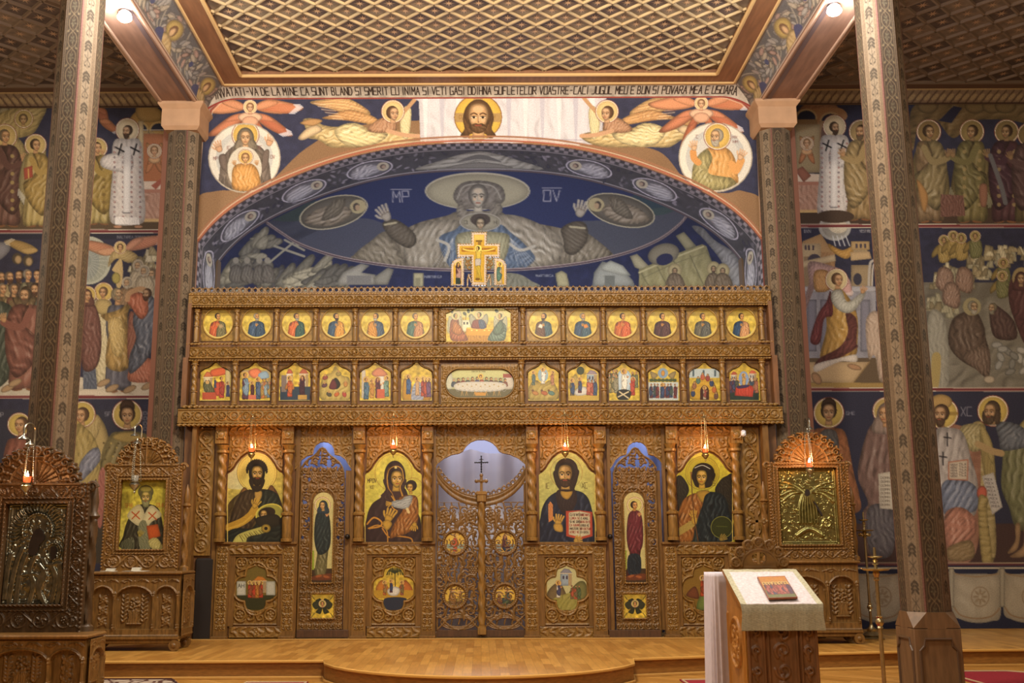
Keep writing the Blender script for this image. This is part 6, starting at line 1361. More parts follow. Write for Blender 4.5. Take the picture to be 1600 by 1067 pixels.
# ---- middle panel of the upper row: three winged guests at a table
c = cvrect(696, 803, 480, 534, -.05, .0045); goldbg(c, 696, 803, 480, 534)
c.rc(696, 803, 480, 496, 'b4ae6a'); c.poly('700,500 716,484 722,496 718,520 700,520', 'c8c090', edge=.3)
for x, y in ((706, 486), (726, 490), (732, 486), (738, 484), (712, 494), (735, 494), (776, 486), (780, 492)): c.ell(x, y, 3.4, 2.4, '24321c', rot=x*7)
c.line('728,492 727,520', .9, '3a2a1a'); c.rc(722, 736, 500, 518, 'c9c3a0', edge=.2)
for x in (724, 729): c.rc(x, x+2.5, 503, 507, '2a2a2a')
c.poly('729,512 775,511 782,531 725,532', 'c08a1e', sm=0, edge=.2); c.poly('726,524 784,524 790,534 705,534', 'a8741a', sm=0, fold=(90, 4, .2)); c.rc(730, 776, 511.5, 514, 'd8a83c')
for x, d, a, b in ((711, 1, '96502c', 'a0622c'), (782, -1, '5a7060', '49604c')):
    for s in (-1, 1): c.poly([[x+s*3, 500], [x+s*9, 494], [x+s*11, 505], [x+s*9, 519], [x+s*5, 508]], '9a9a7c', edge=.35, fold=(80, 2, .3))
    c.poly([[x-5, 499], [x+5, 499], [x+d*7, 512], [x+d*13, 517], [x+d*20, 531], [x+d*6, 533], [x-d*7, 530], [x-d*8, 508]], a, fold=(65 if d > 0 else 115, 4, .3), edge=.35, hi=.3); c.poly([[x-d*2, 500], [x+d*5, 505], [x+d*12, 516], [x+d*7, 524], [x-d*5, 518]], b, fold=(60, 3, .3), edge=.4); halo(c, x+d*1, 493.5, 6.6, 'b8b878'); head(c, x+d*1, 494, 3.8, '2a1a10', 'a88a4c', look=d)
for s in (-1, 1): c.poly([[748+s*3, 500], [748+s*12, 490], [748+s*15, 500], [748+s*11, 510], [748+s*5, 508]], '8f8f74', edge=.4, fold=(85, 2, .3))
c.poly('741,500 755,500 760,508 758,513 738,513 737,507', '6e2c24', fold=(70, 3, .25), edge=.3); c.poly('748,500 756,501 759,512 750,513', '2c3e58', fold=(80, 2.5, .3), edge=.2); halo(c, 749, 492, 7, 'b8b878'); head(c, 748.5, 492.5, 4, '2a1a10', 'a88a4c', look=-1)
for x in (737, 745, 757, 764): c.ell(x, 516, 1.6, 1, 'e0c060')
T3 = [(0, 481), (35, 481), (40, 483), (44, 486), (49, 488.5), (53, 489.5), (53.5, 500)]
icon('guests_icon', c, -.05, keep_from(749.5, T3, -.05), 'wide gilded panel of three winged figures at a golden table, upper row centre')
# ---- middle panel of the second row: oval supper
c = cvrect(695, 804, 575, 623, -.05, .0045); c.rc(695, 804, 575, 623, '9a9a70'); c.rc(695, 804, 575, 590, 'b0b078'); c.rc(695, 804, 608, 623, '5f5a40'); c.poly('697,586 705,582 708,605 697,606', 'b8b8a0', edge=.2); c.poly('790,585 800,587 802,606 786,606', 'b8b0a0', edge=.2); c.poly('786,584 798,584 800,590 786,590', '8a4438', sm=0)
cols = ['3a4450', '5a3838', '7a3a30', '3c4440', '8a5a34', '44486a', '9a4434', '4c5648', '5a2e2c', '6a5a40', '3a4450', '7a4a3c']
for k in range(12):
    x = 709+k*7.3; y = 592+2.8*((k-5.5)/5.5)**2; c.poly([[x-3.8, y+9], [x-3.2, y+2.5], [x, y+1], [x+3.2, y+2.5], [x+3.8, y+9]], cols[k], edge=.3, fold=(80, 2, .3)); c.ell(x, y-1.2, 2.1, 2.4, '2e2018' if k % 3 else '8a8270'); c.ell(x+.3, y-.6, 1.4, 1.8, 'b08a58')
c.ell(751, 588, 4.4, 4.4, 'c8a850'); c.ell(751, 588, 2.3, 2.7, '3a2418'); c.ell(751, 588.6, 1.5, 1.9, 'b8905c')
c.poly('711,600 730,596.5 772,596.5 790,600 788,608 770,611.5 732,611.5 712,608', 'c0bcae', edge=.1); 
for k in range(11): c.line([[712+k*7.2, 608+1.5*math.sin(k*.29)], [715.6+k*7.2, 611.5+1.2*math.sin(k*.29)], [719+k*7.2, 608+1.5*math.sin(k*.29)]], .6, '8f8c88'); c.ell(716+k*7, 601+(k % 2)*2.5, 1.4, .8, 'a08a50')
for x in (722, 729, 742, 760, 772, 780): c.line([[x, 611], [x-1.5, 618]], .8, 'b08c50', 0); c.line([[x, 611], [x+2, 618]], .6, 'b08c50', 0)
c.poly('741,613 760,613 758,618 743,618', 'b8863c', sm=0); write(c, 'CINA CEA DE TAINA', 737, 579.5, 1.1, 1.8, '5a5430', .4)
a, b, z0, z1 = rect(697, 803, 577, 621, -.05); hr2 = (z1-z0)/2; xm, zm_ = (a+b)/2, (z0+z1)/2
stad = lambda X, Z: (np.hypot(np.maximum(np.abs(X-xm)-((b-a)/2-hr2), 0), Z-zm_) < hr2)
icon('supper_icon', c, -.05, stad, 'oval painted supper scene with a long white table, second row centre')
f, q, go = relief_panel('oval_surround', 689, 811, 569, 631, -.065, 'none2', screen, h=.012, cell=.1, keep=lambda X, Z: ~stad(X, Z)); t = np.linspace(0, 2*PI, 100)
xs_ = np.sign(np.cos(t))*((b-a)/2-hr2)+hr2*1.06*np.cos(t)+xm; f.tube(np.stack([xs_, zm_+hr2*1.06*np.sin(t)], -1), .014, .024, 0, True); go()
f, q, go = relief_panel('panel_surround', 697-6, 803+6, 480, 492, -.065, 'fol', screen, h=.012, cell=.07, keep=keep_from(749.5, T3, -.065, False)); go()
# ---- second row: twelve feast scenes under ogee heads
OG = [(0, 566), (2.5, 567), (6, 571), (11, 574.5), (17, 576.5), (21, 579), (24, 582), (24.2, 590)]
def sc_birth(c, x):
    house(c, x-20, x-6, 580, 612, 'c8b890'); c.poly([[x-8, 578], [x+14, 574], [x+16, 584], [x-6, 588]], 'c05c34', edge=.3); c.rc(x+14, x+22, 578, 620, 'b8a878', edge=.3); c.ell(x+16, 572, 5, 6, '3a4a24'); c.poly([[x-21, 600], [x-12, 594], [x-6, 604], [x, 612], [x-16, 614]], '5a5a3c', fold=(60, 3, .3), edge=.3); c.ell(x-14, 597, 3, 3, 'b8945c'); c.rc(x-22, x, 613, 624, 'a84c34'); c.poly([[x-4, 600], [x+6, 598], [x+8, 614], [x, 618]], 'b04a34', edge=.3); stand(c, x+8, 588, 622, 'b04030', '983c2c', hal=None, hr=1.3); stand(c, x+18, 596, 620, '3a3a58', None, hal=None, hr=1.3); stand(c, x-2, 590, 606, '3a4458', None, hal=None, hr=1.3)
def sc_temple(c, x):
    c.rc(x-22, x+22, 578, 590, '9a8a60'); c.poly([[x-12, 580], [x, 575], [x+8, 580], [x+6, 590], [x-6, 590]], 'd07850', edge=.3); c.poly([[x+4, 584], [x+16, 580], [x+20, 590], [x+6, 592]], '88a0b0', edge=.2); stand(c, x-17, 582, 624, '5a3a4a', '7a90a0', hr=1.2); stand(c, x-6, 596, 620, '6a3030', '4a2a2c', hr=1.2); stand(c, x+3, 590, 624, '3c5068', '4a5c78', hr=1.1); crowd(c, x+8, x+23, 622, 26, ['8aa0a8', 'c07038', 'a08040', '6a8090'], 3, 2, False, rows=2); c.rc(x-12, x, 617, 624, 'c06a50')
def sc_annun(c, x):
    c.rc(x-24, x+24, 604, 626, '2c3a48'); house(c, x-14, x-4, 576, 604, 'd0c8b8', 'b05a3c'); house(c, x+6, x+20, 576, 604, 'c8c0a8', 'a85a3c'); c.rc(x-22, x-14, 586, 612, '7a6a60'); stand(c, x-9, 588, 620, 'c0502c', 'b8602c', hr=1.2, wings=('b88040', '7a4a20', None)); stand(c, x+11, 587, 622, '4a2028', '3c1c28', hr=1.2, d=-1, veil='4a2028'); c.rc(x+4, x+18, 617, 624, 'b08a44')
def sc_nativ(c, x):
    c.poly([[x-22, 624], [x-20, 590], [x-6, 582], [x, 572], [x+10, 586], [x+22, 592], [x+22, 624]], 'b09a50', edge=.3, fold=(60, 9, .15)); c.poly([[x-8, 602], [x, 590], [x+8, 600], [x+2, 608]], '1c1814'); c.poly([[x-10, 606], [x-4, 592], [x+2, 600], [x, 608]], '5c2428', edge=.3)
    for X, Y, q in ((x-16, 590, '8a4438'), (x-17, 602, '5c3a44'), (x+16, 600, 'b07a3c'), (x-10, 616, '4a4434'), (x+14, 616, 'a84438'), (x+5, 584, '8a7a40'), (x+2, 616, 'b8602c')): c.ell(X, Y, 3.4, 4.6, q, edge=.4, rot=X*9); c.ell(X, Y-4, 1.7, 1.9, 'a8804c')
def sc_present(c, x):
    c.rc(x-22, x-16, 578, 622, 'b8b0a0', edge=.2); c.poly([[x-6, 582], [x+6, 574], [x+18, 584], [x+14, 588], [x-2, 588]], 'b87858', edge=.3); c.rc(x+2, x+16, 588, 612, 'c8c4b4'); stand(c, x-15, 590, 624, '3c5c70', '486a80', hr=1.2); stand(c, x-6, 593, 622, 'c08a3c', 'b07a34', hr=1.2); stand(c, x+3, 590, 622, '5c2430', '4a2030', hr=1.2, veil='5c2430'); stand(c, x+17, 588, 620, '5a7a68', '6a8a7c', hr=1.2, d=-1, beard='a8a090'); c.rc(x+2, x+14, 608, 622, 'b85a40')
def sc_baptism(c, x):
    c.poly([[x-22, 624], [x-20, 592], [x-8, 602], [x-6, 624]], 'b0842c', edge=.3); c.poly([[x+8, 624], [x+8, 600], [x+20, 590], [x+22, 624]], 'a87a2c', edge=.3); c.poly([[x-8, 624], [x-4, 600], [x+6, 598], [x+10, 624]], '8a90a0', fold=(0, 4, .2)); stand(c, x+1, 590, 618, 'b8946c', None, hr=1.2, arm=None); stand(c, x-13, 586, 616, '2c4c78', '345888', hr=1.2, beard='3a2616'); crowd(c, x+8, x+22, 620, 30, ['b04a30', '8a3a40', '6a4a70'], 3, 4, True)
def sc_transf(c, x):
    c.poly([[x-22, 624], [x-20, 600], [x-10, 594], [x, 600], [x+10, 594], [x+20, 602], [x+22, 624]], 'a8924c', fold=(55, 8, .15), edge=.3); c.ell(x, 586, 8, 11, '88a0a8'); stand(c, x, 575, 600, 'd8d4c4', 'e0dcd0', hr=1.2); stand(c, x-15, 580, 602, '5a6c5a', '4c6060', hr=1.2); stand(c, x+15, 580, 602, 'b08060', 'a87050', hr=1.2, d=-1)
    for X, q in ((x-12, 'b07a44'), (x+2, 'a8603c'), (x+13, '5a7a70')): c.ell(X, 614, 5.5, 3.4, q, rot=20, edge=.4); c.ell(X-4, 610, 1.9, 1.9, '6a4a30')
def sc_entry(c, x):
    c.poly([[x-22, 606], [x-12, 584], [x-4, 606]], 'a8924c', edge=.3); c.line([[x-4, 608], [x-3, 582]], 1, '5a4020'); c.ell(x-4, 579, 6, 6.5, '2f3a24', edge=.3); house(c, x+6, x+22, 578, 602, '90a0a8', '8a7a84'); c.poly([[x-14, 612], [x-4, 604], [x+6, 606], [x+6, 616], [x-10, 618]], 'c8c4b8', edge=.3); stand(c, x-5, 590, 614, '5c2c30', '2f4468', hr=1.25); stand(c, x-17, 592, 620, '6a5a3c', '2f4468', hr=1.2); crowd(c, x+6, x+22, 618, 26, ['a04a3c', 'c06a4c', '3a4c6c'], 3, 7, False); c.rc(x-24, x+24, 618, 626, 'b89a44')
def sc_anast(c, x):
    c.ell(x+1, 596, 13, 19, '90a8b4'); c.ell(x+1, 596, 10, 16, 'b0c0c8'); crowd(c, x-23, x-9, 614, 30, ['8a8468', '6a6a4c', '9a8a58'], 3, 9, False, rows=2); crowd(c, x+11, x+23, 606, 26, ['8a5a3c', '6a7050'], 2, 6, False); stand(c, x+1, 577, 614, 'd8d2bc', 'e0dccc', hr=1.15); stand(c, x+15, 590, 618, 'a83a2c', 'b04434', hr=1.2, d=-1, veil='a83a2c'); c.poly([[x-10, 612], [x, 608], [x+12, 612], [x+8, 624], [x-8, 624]], '242420', edge=.2); c.line([[x-8, 620], [x+8, 612]], 2, 'c8b890', 0); c.line([[x-6, 612], [x+8, 622]], 2, 'c8b890', 0)
def sc_ascen(c, x):
    c.rc(x-24, x+24, 597, 626, 'b4bcb8'); c.ell(x, 583, 8, 8, '7890a4'); c.ell(x, 583, 3, 4.5, 'b8863c', edge=.3)
    for s in (-1, 1): c.poly([[x+s*8, 586], [x+s*20, 580], [x+s*16, 592]], '8a7a50', edge=.3)
    for k in range(7): c.ell(x-18+k*6, 594, 3.4, 2.6, '3f4c2a')
    crowd(c, x-21, x+21, 622, 23, ['5a2c34', '2f3c5c', '8a3c34', '3f5048', '6a3a3c'], 8, 11, False)
    stand(c, x-1, 599, 622, '2c3c5c', '34486c', hr=1.2)
def sc_pente(c, x):
    c.rc(x-24, x+24, 576, 590, 'a8b4b4'); 
    for X in (x-18, x-2, x+16): c.rc(X, X+3, 578, 588, '4a5a60')
    c.poly([[x-20, 624], [x-18, 600], [x-8, 592], [x, 588], [x+10, 592], [x+18, 602], [x+20, 624]], 'b8902c', edge=.3, fold=(0, 6, .1))
    for X, Y, q in ((x-17, 612, '2f3c5c'), (x-15, 600, '8a5a3c'), (x-9, 592, '4a6a5c'), (x-2, 586, 'b05a3c'), (x+6, 588, '8a3c34'), (x+12, 596, '2f3c5c'), (x+16, 606, 'b8602c'), (x+19, 616, '6a4a3c')): c.ell(X, Y+3, 3.6, 5, q, edge=.35, fold=(70, 2, .3)); c.ell(X, Y-2.4, 1.8, 2, '5a4020'); c.ell(X, Y-2, 1.2, 1.5, 'b08a5c')
    c.ell(x+1, 612, 7, 10, '3a1c14', a0=180, a1=360); c.rc(x-6, x+8, 611, 626, '3a1c14'); stand(c, x+1, 604, 624, 'b8a888', '8a4438', hr=1.3)
def sc_dorm(c, x):
    house(c, x-20, x-10, 580, 600, 'b8b0a0', 'a05038'); house(c, x+8, x+20, 578, 598, 'b8b0a0', 'b85c40'); c.rc(x-24, x+24, 610, 626, '28342c'); c.ell(x, 592, 8, 12, '7a90b0'); stand(c, x, 584, 606, 'b08a50', 'c09a58', hr=1.2); crowd(c, x-23, x-8, 614, 24, ['3a3c5c', '5a3440', '4a5044'], 3, 5, False); crowd(c, x+8, x+23, 614, 24, ['8a5a3c', '3a4c5c', 'a86a50'], 3, 8, False); c.poly([[x-12, 604], [x+12, 602], [x+16, 608], [x+14, 620], [x-14, 618]], 'b03c2c', sm=0, edge=.2, fold=(90, 4, .15)); c.poly([[x-10, 603], [x+8, 601], [x+6, 605], [x-8, 607]], '3c2c4c', edge=.2)
SC = [(338, sc_birth, 'reclining figure beside a red bed, left end of the row'), (400, sc_temple, 'procession scene under a salmon canopy'), (461.5, sc_annun, 'angel greeting a veiled figure over a dark blue floor'), (524, sc_nativ, 'cave scene on an ochre mountain'), (587, sc_present, 'four figures round a small pale altar'), (651, sc_baptism, 'river scene with figures on both banks'), (848.5, sc_transf, 'figure in white on a mountain with three fallen below'), (911, sc_entry, 'rider approaching a city under a dark tree'), (974, sc_anast, 'figure in white in a pale blue oval over dark broken doors'), (1036, sc_ascen, 'row of standing figures on a pale ground under a blue disc'), (1100, sc_pente, 'figures seated in an ochre arc round a dark doorway'), (1162, sc_dorm, 'figures around a red bier, right end of the row')]
for x, fn, desc in SC:
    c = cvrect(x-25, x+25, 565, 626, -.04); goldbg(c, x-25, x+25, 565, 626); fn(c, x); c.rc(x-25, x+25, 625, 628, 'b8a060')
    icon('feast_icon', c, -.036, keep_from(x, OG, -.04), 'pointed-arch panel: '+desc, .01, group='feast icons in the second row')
    a, b, z0, z1 = rect(x-26.5, x+26.5, 563, 627, -.03); kp = keep_from(x, OG, -.03, False); f = Hf(a, b, z0, z1, .008, .004); X_, xt, zt = kp.tab; f.tube(np.concatenate([np.stack([X_-xt[::-1], zt[::-1]+.01], -1), np.stack([X_+xt, zt+.01], -1)]), .013, .03, 0)
    f.h[(f.Z < zt[-2]-.02) & (np.abs(f.X-X_) < xt[-1])] = -1; f.build('ogee_surround', OAK, -.03, screen, thick=.02, keep=kp)
# ================================================================ LARGE ICONS OF THE LOWER TIER
YB = -.012
def letters(c, t, x, y, w, h, col='6a3a1c', lw=1.4): write(c, t, x, y, w, h, col, lw)
def big(xc): return cvrect(xc-45.5, xc+45.5, 704, 849, YB, .0042)
def border(c, xc):
    c.vw = (0, 0, 1); c.k = c.k0
    c.line([[xc-44.6, 742], [xc-44.6, 847.5], [xc+44.6, 847.5], [xc+44.6, 742]], 1.2, 'd0b45c', 0)
# John the Forerunner
def p_john():
    c = big(400); c.rc(350, 450, 700, 852, 'b0a04a'); c.noise(.06, 2); c.view(290, 650, 2.963)
    c.poly('190,250 240,170 330,160 350,260 300,330 190,330', 'c0c0a8', al=.55); c.ell(330, 262, 92, 92, 'c8b45a'); c.ring(330, 262, 92, 92, 2, '6a4a20'); c.ring(330, 262, 84, 84, 1.2, '8a6a2c')
    wing(c, 270, 330, 230, 100, 60, '7a5428', '3a2412', 'b0924c', 8); wing(c, 400, 320, 240, 78, -56, '6a4626', '3a2412', '9a7c44', 8)
    c.poly('190,440 215,385 280,345 380,340 430,380 442,470 445,590 185,590', '4a3a1c', fold=(70, 26, .25), edge=.2, hi=.2)
    c.poly('255,360 300,340 330,362 345,420 300,520 230,560 200,540 215,440', '3c2c18', fold=(75, 18, .25), edge=.3, hi=.2)
    c.poly('340,350 400,345 440,400 445,590 330,590 300,540 340,470 330,400', '23261c', fold=(72, 24, .3), edge=.3, hi=.3); c.poly('320,352 352,348 350,380 330,400', 'a88440', edge=.3)
    c.line('200,515 260,490 300,460 320,430', 34, 'a8822c'); c.line('200,520 262,498 305,462', 8, 'c8a440', al=.6); hand(c, 322, 412, 26, -60, 'b08a34'); c.line('330,405 342,372', 5, 'b08a34', 0)
    c.poly('185,545 230,520 310,520 445,500 445,590 185,590', '1f231c', fold=(20, 22, .25), edge=.2)
    c.ell(388, 452, 66, 46, 'c0b048', rot=-15); c.ell(388, 452, 60, 40, '8f8a3c', rot=-15); c.ell(376, 448, 40, 26, '2c2012', rot=-12); head(c, 366, 458, 24, '2a1c10', 'a8843c', beard='2a1c10', look=-1); c.poly('330,470 420,455 440,500 360,520 330,500', '2a2418', edge=.3)
    c.poly('222,575 250,545 340,515 372,510 380,530 350,545 290,560 275,592 225,592', 'b8b05a', sm=1, edge=.15); c.ell(372, 520, 22, 20, 'a08434', edge=.4); c.ell(372, 520, 8, 8, '1a1410')
    for k in range(5): c.line([[250+k*22, 552-k*6], [266+k*22, 580-k*9]], 3, '4a3a1c', 0); c.line([[258+k*22, 550-k*6], [274+k*22, 570-k*7]], 2, '4a3a1c', 0)
    c.ell(330, 262, 38, 60, '1f1810', edge=.3)
    for k in range(16): a = -PI+PI*k/15; c.line([[330+26*math.cos(a), 250+30*math.sin(a)], [330+46*math.cos(a+.1), 250+48*math.sin(a+.1)], [330+44*math.cos(a)*1.0, 262+38*math.sin(a)]], 8, '1f1810')
    c.poly('296,290 305,335 330,352 355,335 364,290', '2c2012', edge=.2, fold=(85, 6, .2)); head(c, 330, 268, 40, '1f1810', 'a88438', beard='2c2012', look=.2, bl=1.1, dark='2a1a0c')
    for k in range(8): c.ell(310+(k*17) % 80, 250+(k*29) % 60, .1, .1, '000000')
    border(c, 400); return c
def p_mother():
    c = big(615); c.rc(560, 670, 700, 852, 'b9b048'); c.noise(.04, 2); c.view(540, 650, 2.963)
    c.ring(222, 262, 86, 86, 1.6, '8a5a28'); c.ring(312, 332, 46, 46, 1.4, '8a5a28')
    c.poly('95,590 96,480 120,410 165,375 190,340 270,330 300,400 340,460 352,520 352,590', '2e1c1c', fold=(65, 30, .2), edge=.2, hi=.15)
    c.ell(228, 278, 50, 72, '341f1d', edge=.25); c.poly('178,290 185,340 165,380 300,400 270,350 278,290', '341f1d', fold=(75, 14, .2)); c.poly('190,280 200,240 232,228 262,245 270,290 255,330 268,380 230,400 215,360 195,330', 'b8862c', al=.9); c.poly('196,280 206,246 232,236 256,250 262,290 250,330 260,380 235,392 215,355 200,330', '3a2220')
    head(c, 233, 292, 42, '2a1818', 'b08a34', look=.5, dark='3a2010'); c.poly('194,285 198,245 230,222 264,240 270,285 262,262 240,246 215,250', '3a2220'); c.line('192,290 202,248 232,232 260,246 268,290', 3.5, 'c09434')
    c.line('212,370 225,395 215,420 240,440', 4, 'b8862c'); c.line('100,500 130,470 165,488 160,510 110,520', 7, 'b07c2c'); c.line('105,520 150,505 190,530 195,590', 5, 'b07c2c'); c.line('170,520 200,560 230,555 300,565 310,590', 6, 'a8742c')
    c.poly('240,385 290,365 330,375 338,430 330,500 290,540 230,560 205,565 215,520 240,470 265,430', '8a5420', fold=(60, 14, .35), edge=.35, hi=.45)
    c.poly('215,395 260,385 275,372 310,370 300,410 280,430 235,425 210,412', '9a9c98', fold=(20, 10, .2), edge=.3); hand(c, 205, 405, 16, 180, 'b08a34'); halo(c, 306, 330, 1, 'c0b048'); c.ell(304, 322, 26, 26, '2a1810', edge=.3); head(c, 302, 332, 21, '2a1810', 'b08a34', look=-1)
    c.line('285,430 292,445', 12, 'c8b078'); hand(c, 200, 470, 36, -65, 'b08a34'); c.poly('170,495 195,480 215,500 190,530', 'b08a34', edge=.3); hand(c, 318, 505, 22, 110, 'b08a34')
    for x, y in ((158, 372), (232, 238)): c.ell(x, y, 6, 6, 'c8b870')
    for j, t in enumerate(('MP', 'OV')): letters(c, t, 102+j*22, 290, 8, 18, '4a3a18', 2.4)
    letters(c, 'KE', 115, 322, 7, 14, '4a3a18', 2); border(c, 615); return c
def p_christ():
    c = big(885.5); c.rc(835, 935, 700, 852, 'aaa85e'); c.noise(.04, 2); c.view(820, 650, 2.963)
    c.ring(192, 262, 74, 74, 1.6, '8a5a28'); c.poly('70,590 72,470 95,395 150,350 240,345 290,375 315,450 326,520 326,590', '151c30', fold=(70, 28, .3), edge=.15, hi=.4)
    c.poly('150,345 200,330 235,345 240,400 200,460 160,430 145,380', '2a1c1c', fold=(80, 12, .2), edge=.2); c.poly('165,350 188,345 222,350 200,385 175,375', 'a88234', edge=.3)
    c.poly('108,410 118,395 130,410 130,480 110,492', 'b8743c', sm=0, fold=(88, 7, .2))
    c.ell(192, 250, 54, 56, '2c1a10', edge=.2); c.poly('140,250 138,300 160,340 190,350 225,345 232,330 245,290 244,245', '2c1a10', edge=.2, fold=(85, 9, .2)); head(c, 188, 272, 50, '2c1a10', 'b8924a', beard='3c2614', look=-.1, bl=.7, dark='2a1808')
    hand(c, 155, 490, 30, -75, 'b08a3c'); c.poly('135,500 170,500 175,535 140,530', 'b08a3c', edge=.3)
    c.poly('190,440 252,436 312,444 314,556 255,572 192,556', 'a8422c', sm=0, edge=.1); c.poly('204,447 252,440 302,450 302,548 256,560 204,548', 'c0b898', sm=0, edge=.1); c.line('252,440 256,560', 2, '6a5a40', 0)
    for j, t in enumerate(('CU SFINTENIE', 'LUMEA SI', 'SI NE GREU', 'CA IUBIRE', 'MASTERE VE', 'ATREI VE')): letters(c, t, 209, 452+j*16, 4.6, 10, '7a2c20' if j % 2 else '3a2a20', 1.8); letters(c, t[::-1], 258, 453+j*16, 3.9, 10, '3a2a20' if j % 2 else '7a2c20', 1.6)
    hand(c, 240, 575, 22, -20, 'b08a3c'); letters(c, 'IC', 96, 310, 9, 26, '4a3a18', 2.4); letters(c, 'XC', 264, 308, 11, 26, '4a3a18', 2.4); border(c, 885.5); return c
def p_angel():
    c = big(1100); c.rc(1050, 1150, 700, 852, 'a8a030'); c.noise(.05, 2); c.view(1030, 650, 2.963)
    c.ell(200, 265, 78, 78, 'a89a2c'); c.ring(200, 265, 78, 78, 2, '6a5a1c'); c.ring(200, 265, 70, 70, 1.2, '7a6a24')
    c.poly('72,450 76,300 96,274 122,300 138,345 110,400', '231e14', edge=.2, fold=(80, 10, .3)); c.poly('258,350 280,300 310,278 342,282 344,480 305,420', '231e14', edge=.2, fold=(100, 10, .3))
    c.poly('84,580 84,480 100,410 150,365 240,350 300,370 325,440 338,580', '1a2422', fold=(75, 26, .3), edge=.15, hi=.25)
    c.poly('88,450 110,390 160,358 215,365 190,440 165,520 150,580 84,580 80,520', '8a5420', fold=(70, 18, .35), edge=.3, hi=.35); c.poly('175,350 230,345 225,380 200,400 180,375', 'a07c2c', edge=.3)
    c.poly('215,365 260,352 300,375 325,450 330,578 190,578 180,500 200,420', '141e22', fold=(70, 22, .35), edge=.25, hi=.4)
    c.line('85,540 110,525 150,500', 30, '9a8440'); hand(c, 160, 462, 22, -90, 'b08a34'); c.poly('150,470 175,470 172,500 155,500', 'b08a34', edge=.3); c.line('146,260 160,460 180,578', 4.5, '5a3a1c', 0); c.line('148,262 150,290', 8, '7a5428', 0)
    c.ell(204, 262, 52, 46, '241a10', edge=.2); c.poly('156,265 160,310 178,330 232,330 250,305 254,260', '241a10'); head(c, 198, 285, 38, '241a10', 'b89234', look=-.2, dark='2a1a08'); c.line('165,240 200,228 235,244', 3, 'c8c8b8')
    c.ell(290, 515, 52, 52, '2f3414', edge=.15); c.ring(290, 515, 50, 50, 2.5, '7a7a34'); c.line('265,510 315,512', 2, '5a6028', 0); hand(c, 290, 568, 20, -30, '8a7434')
    letters(c, 'S', 246, 300, 12, 22, '5a4a14', 2.4); border(c, 1100); return c
LB = {400: ('forerunner_icon', p_john, 'large arched icon of a winged wild-haired bearded man holding a dish and scroll'), 615: ('mother_icon', p_mother, 'large arched icon of a veiled mother in dark purple holding a child'), 885.5: ('saviour_icon', p_christ, 'large arched icon of a long-haired bearded man in blue with an open red book'), 1100: ('archangel_icon', p_angel, 'large arched icon of a dark-winged angel holding a staff and globe')}
for xc, (nm, fn, lb) in LB.items():
    o = icon(nm, fn(), YB, keep_from(xc, BIG, YB), lb, thick=.01)
    OFF[o.name] = Vector(o.location)
# ---- quatrefoil scenes below them
def quatre(xc, fn, lb, dim=1.0):
    Y = -.012; yc = 918.5; c = cvrect(xc-31, xc+31, 884, 953, Y, .0045); goldbg(c, xc-31, xc+31, 884, 953); fn(c, xc)
    X0, Z0 = float(U(xc, yc, Y)[0]), float(U(xc, yc, Y)[1]); 
    def kp(X, Z):
        u, v = X-X0, (Z-Z0)/1.12; t = np.arctan2(v, u); q = ((t+PI/4) % (PI/2))-PI/4
        return np.hypot(u, v) < .155*np.cos(q)+np.sqrt(np.clip(.145**2-(.155*np.sin(q))**2, 0, 1))-.014
    icon('quatrefoil_icon', c, Y, kp, lb, thick=.004, group='quatrefoil scenes in the lower panels')
def q1(c, x):
    c.rc(x-31, x+31, 884, 953, '6a5a28'); c.rc(x-31, x+31, 930, 953, '33341c'); c.rc(x-30, x-16, 908, 930, 'b8b8a8', edge=.2); c.rc(x+16, x+30, 908, 930, 'b0b0a0', edge=.2); house(c, x-4, x+16, 900, 926, 'c8a850', 'b8742c'); crowd(c, x-12, x+10, 934, 26, ['b03c24', '8a4a2c', 'b0702c'], 4, 3, True); letters(c, 'AH', x-28, 912, 4, 6, '3a3a30', .8)
def q2(c, x):
    c.line([[x+3, 930], [x+2, 895]], 1.4, '3a2a14')
    for k in range(9): a = PI*k/8; c.line([[x+2, 896], [x+2-9*math.cos(a), 892-5*math.sin(a)], [x+2-13*math.cos(a), 898]], 1.3, '2a301a')
    c.poly([[x-28, 922], [x-18, 906], [x-6, 924]], 'b0702c', edge=.3); c.poly([[x+6, 926], [x+18, 906], [x+30, 924]], 'a8602c', edge=.3); c.rc(x-31, x+31, 922, 935, 'a8842c'); c.poly([[x-14, 935], [x+20, 935], [x+14, 953], [x-10, 953]], '232c3c'); c.poly([[x-10, 922], [x, 916], [x+10, 920], [x+6, 930], [x-6, 930]], 'c8c4b8', edge=.3); stand(c, x-4, 906, 926, '4a2430', '2f3c5c', hr=1.4); stand(c, x-14, 908, 930, 'a85a2c', '8a6a3c', hr=1.3); stand(c, x+13, 908, 930, '8a4a3c', '6a5a34', hr=1.3)
def q3(c, x):
    c.rc(x-31, x+31, 884, 953, 'b0ac7c'); c.poly([[x-30, 925], [x-12, 910], [x, 930], [x+8, 953], [x-30, 953]], '6a5a3c', edge=.3); c.poly([[x+4, 925], [x+20, 908], [x+31, 915], [x+31, 953], [x-6, 953]], '6c6a3c', edge=.3); house(c, x-10, x+8, 888, 915, '8a98a0', '7a7a84'); c.poly([[x-20, 935], [x+20, 925], [x+14, 953], [x-18, 953]], '8a8440', fold=(50, 6, .15)); stand(c, x-13, 908, 934, 'c8c4b4', '3a3c5c', hr=1.4); crowd(c, x+6, x+22, 936, 22, ['6a5a3c', 'a04a30', '4a5c3c'], 3, 3, False)
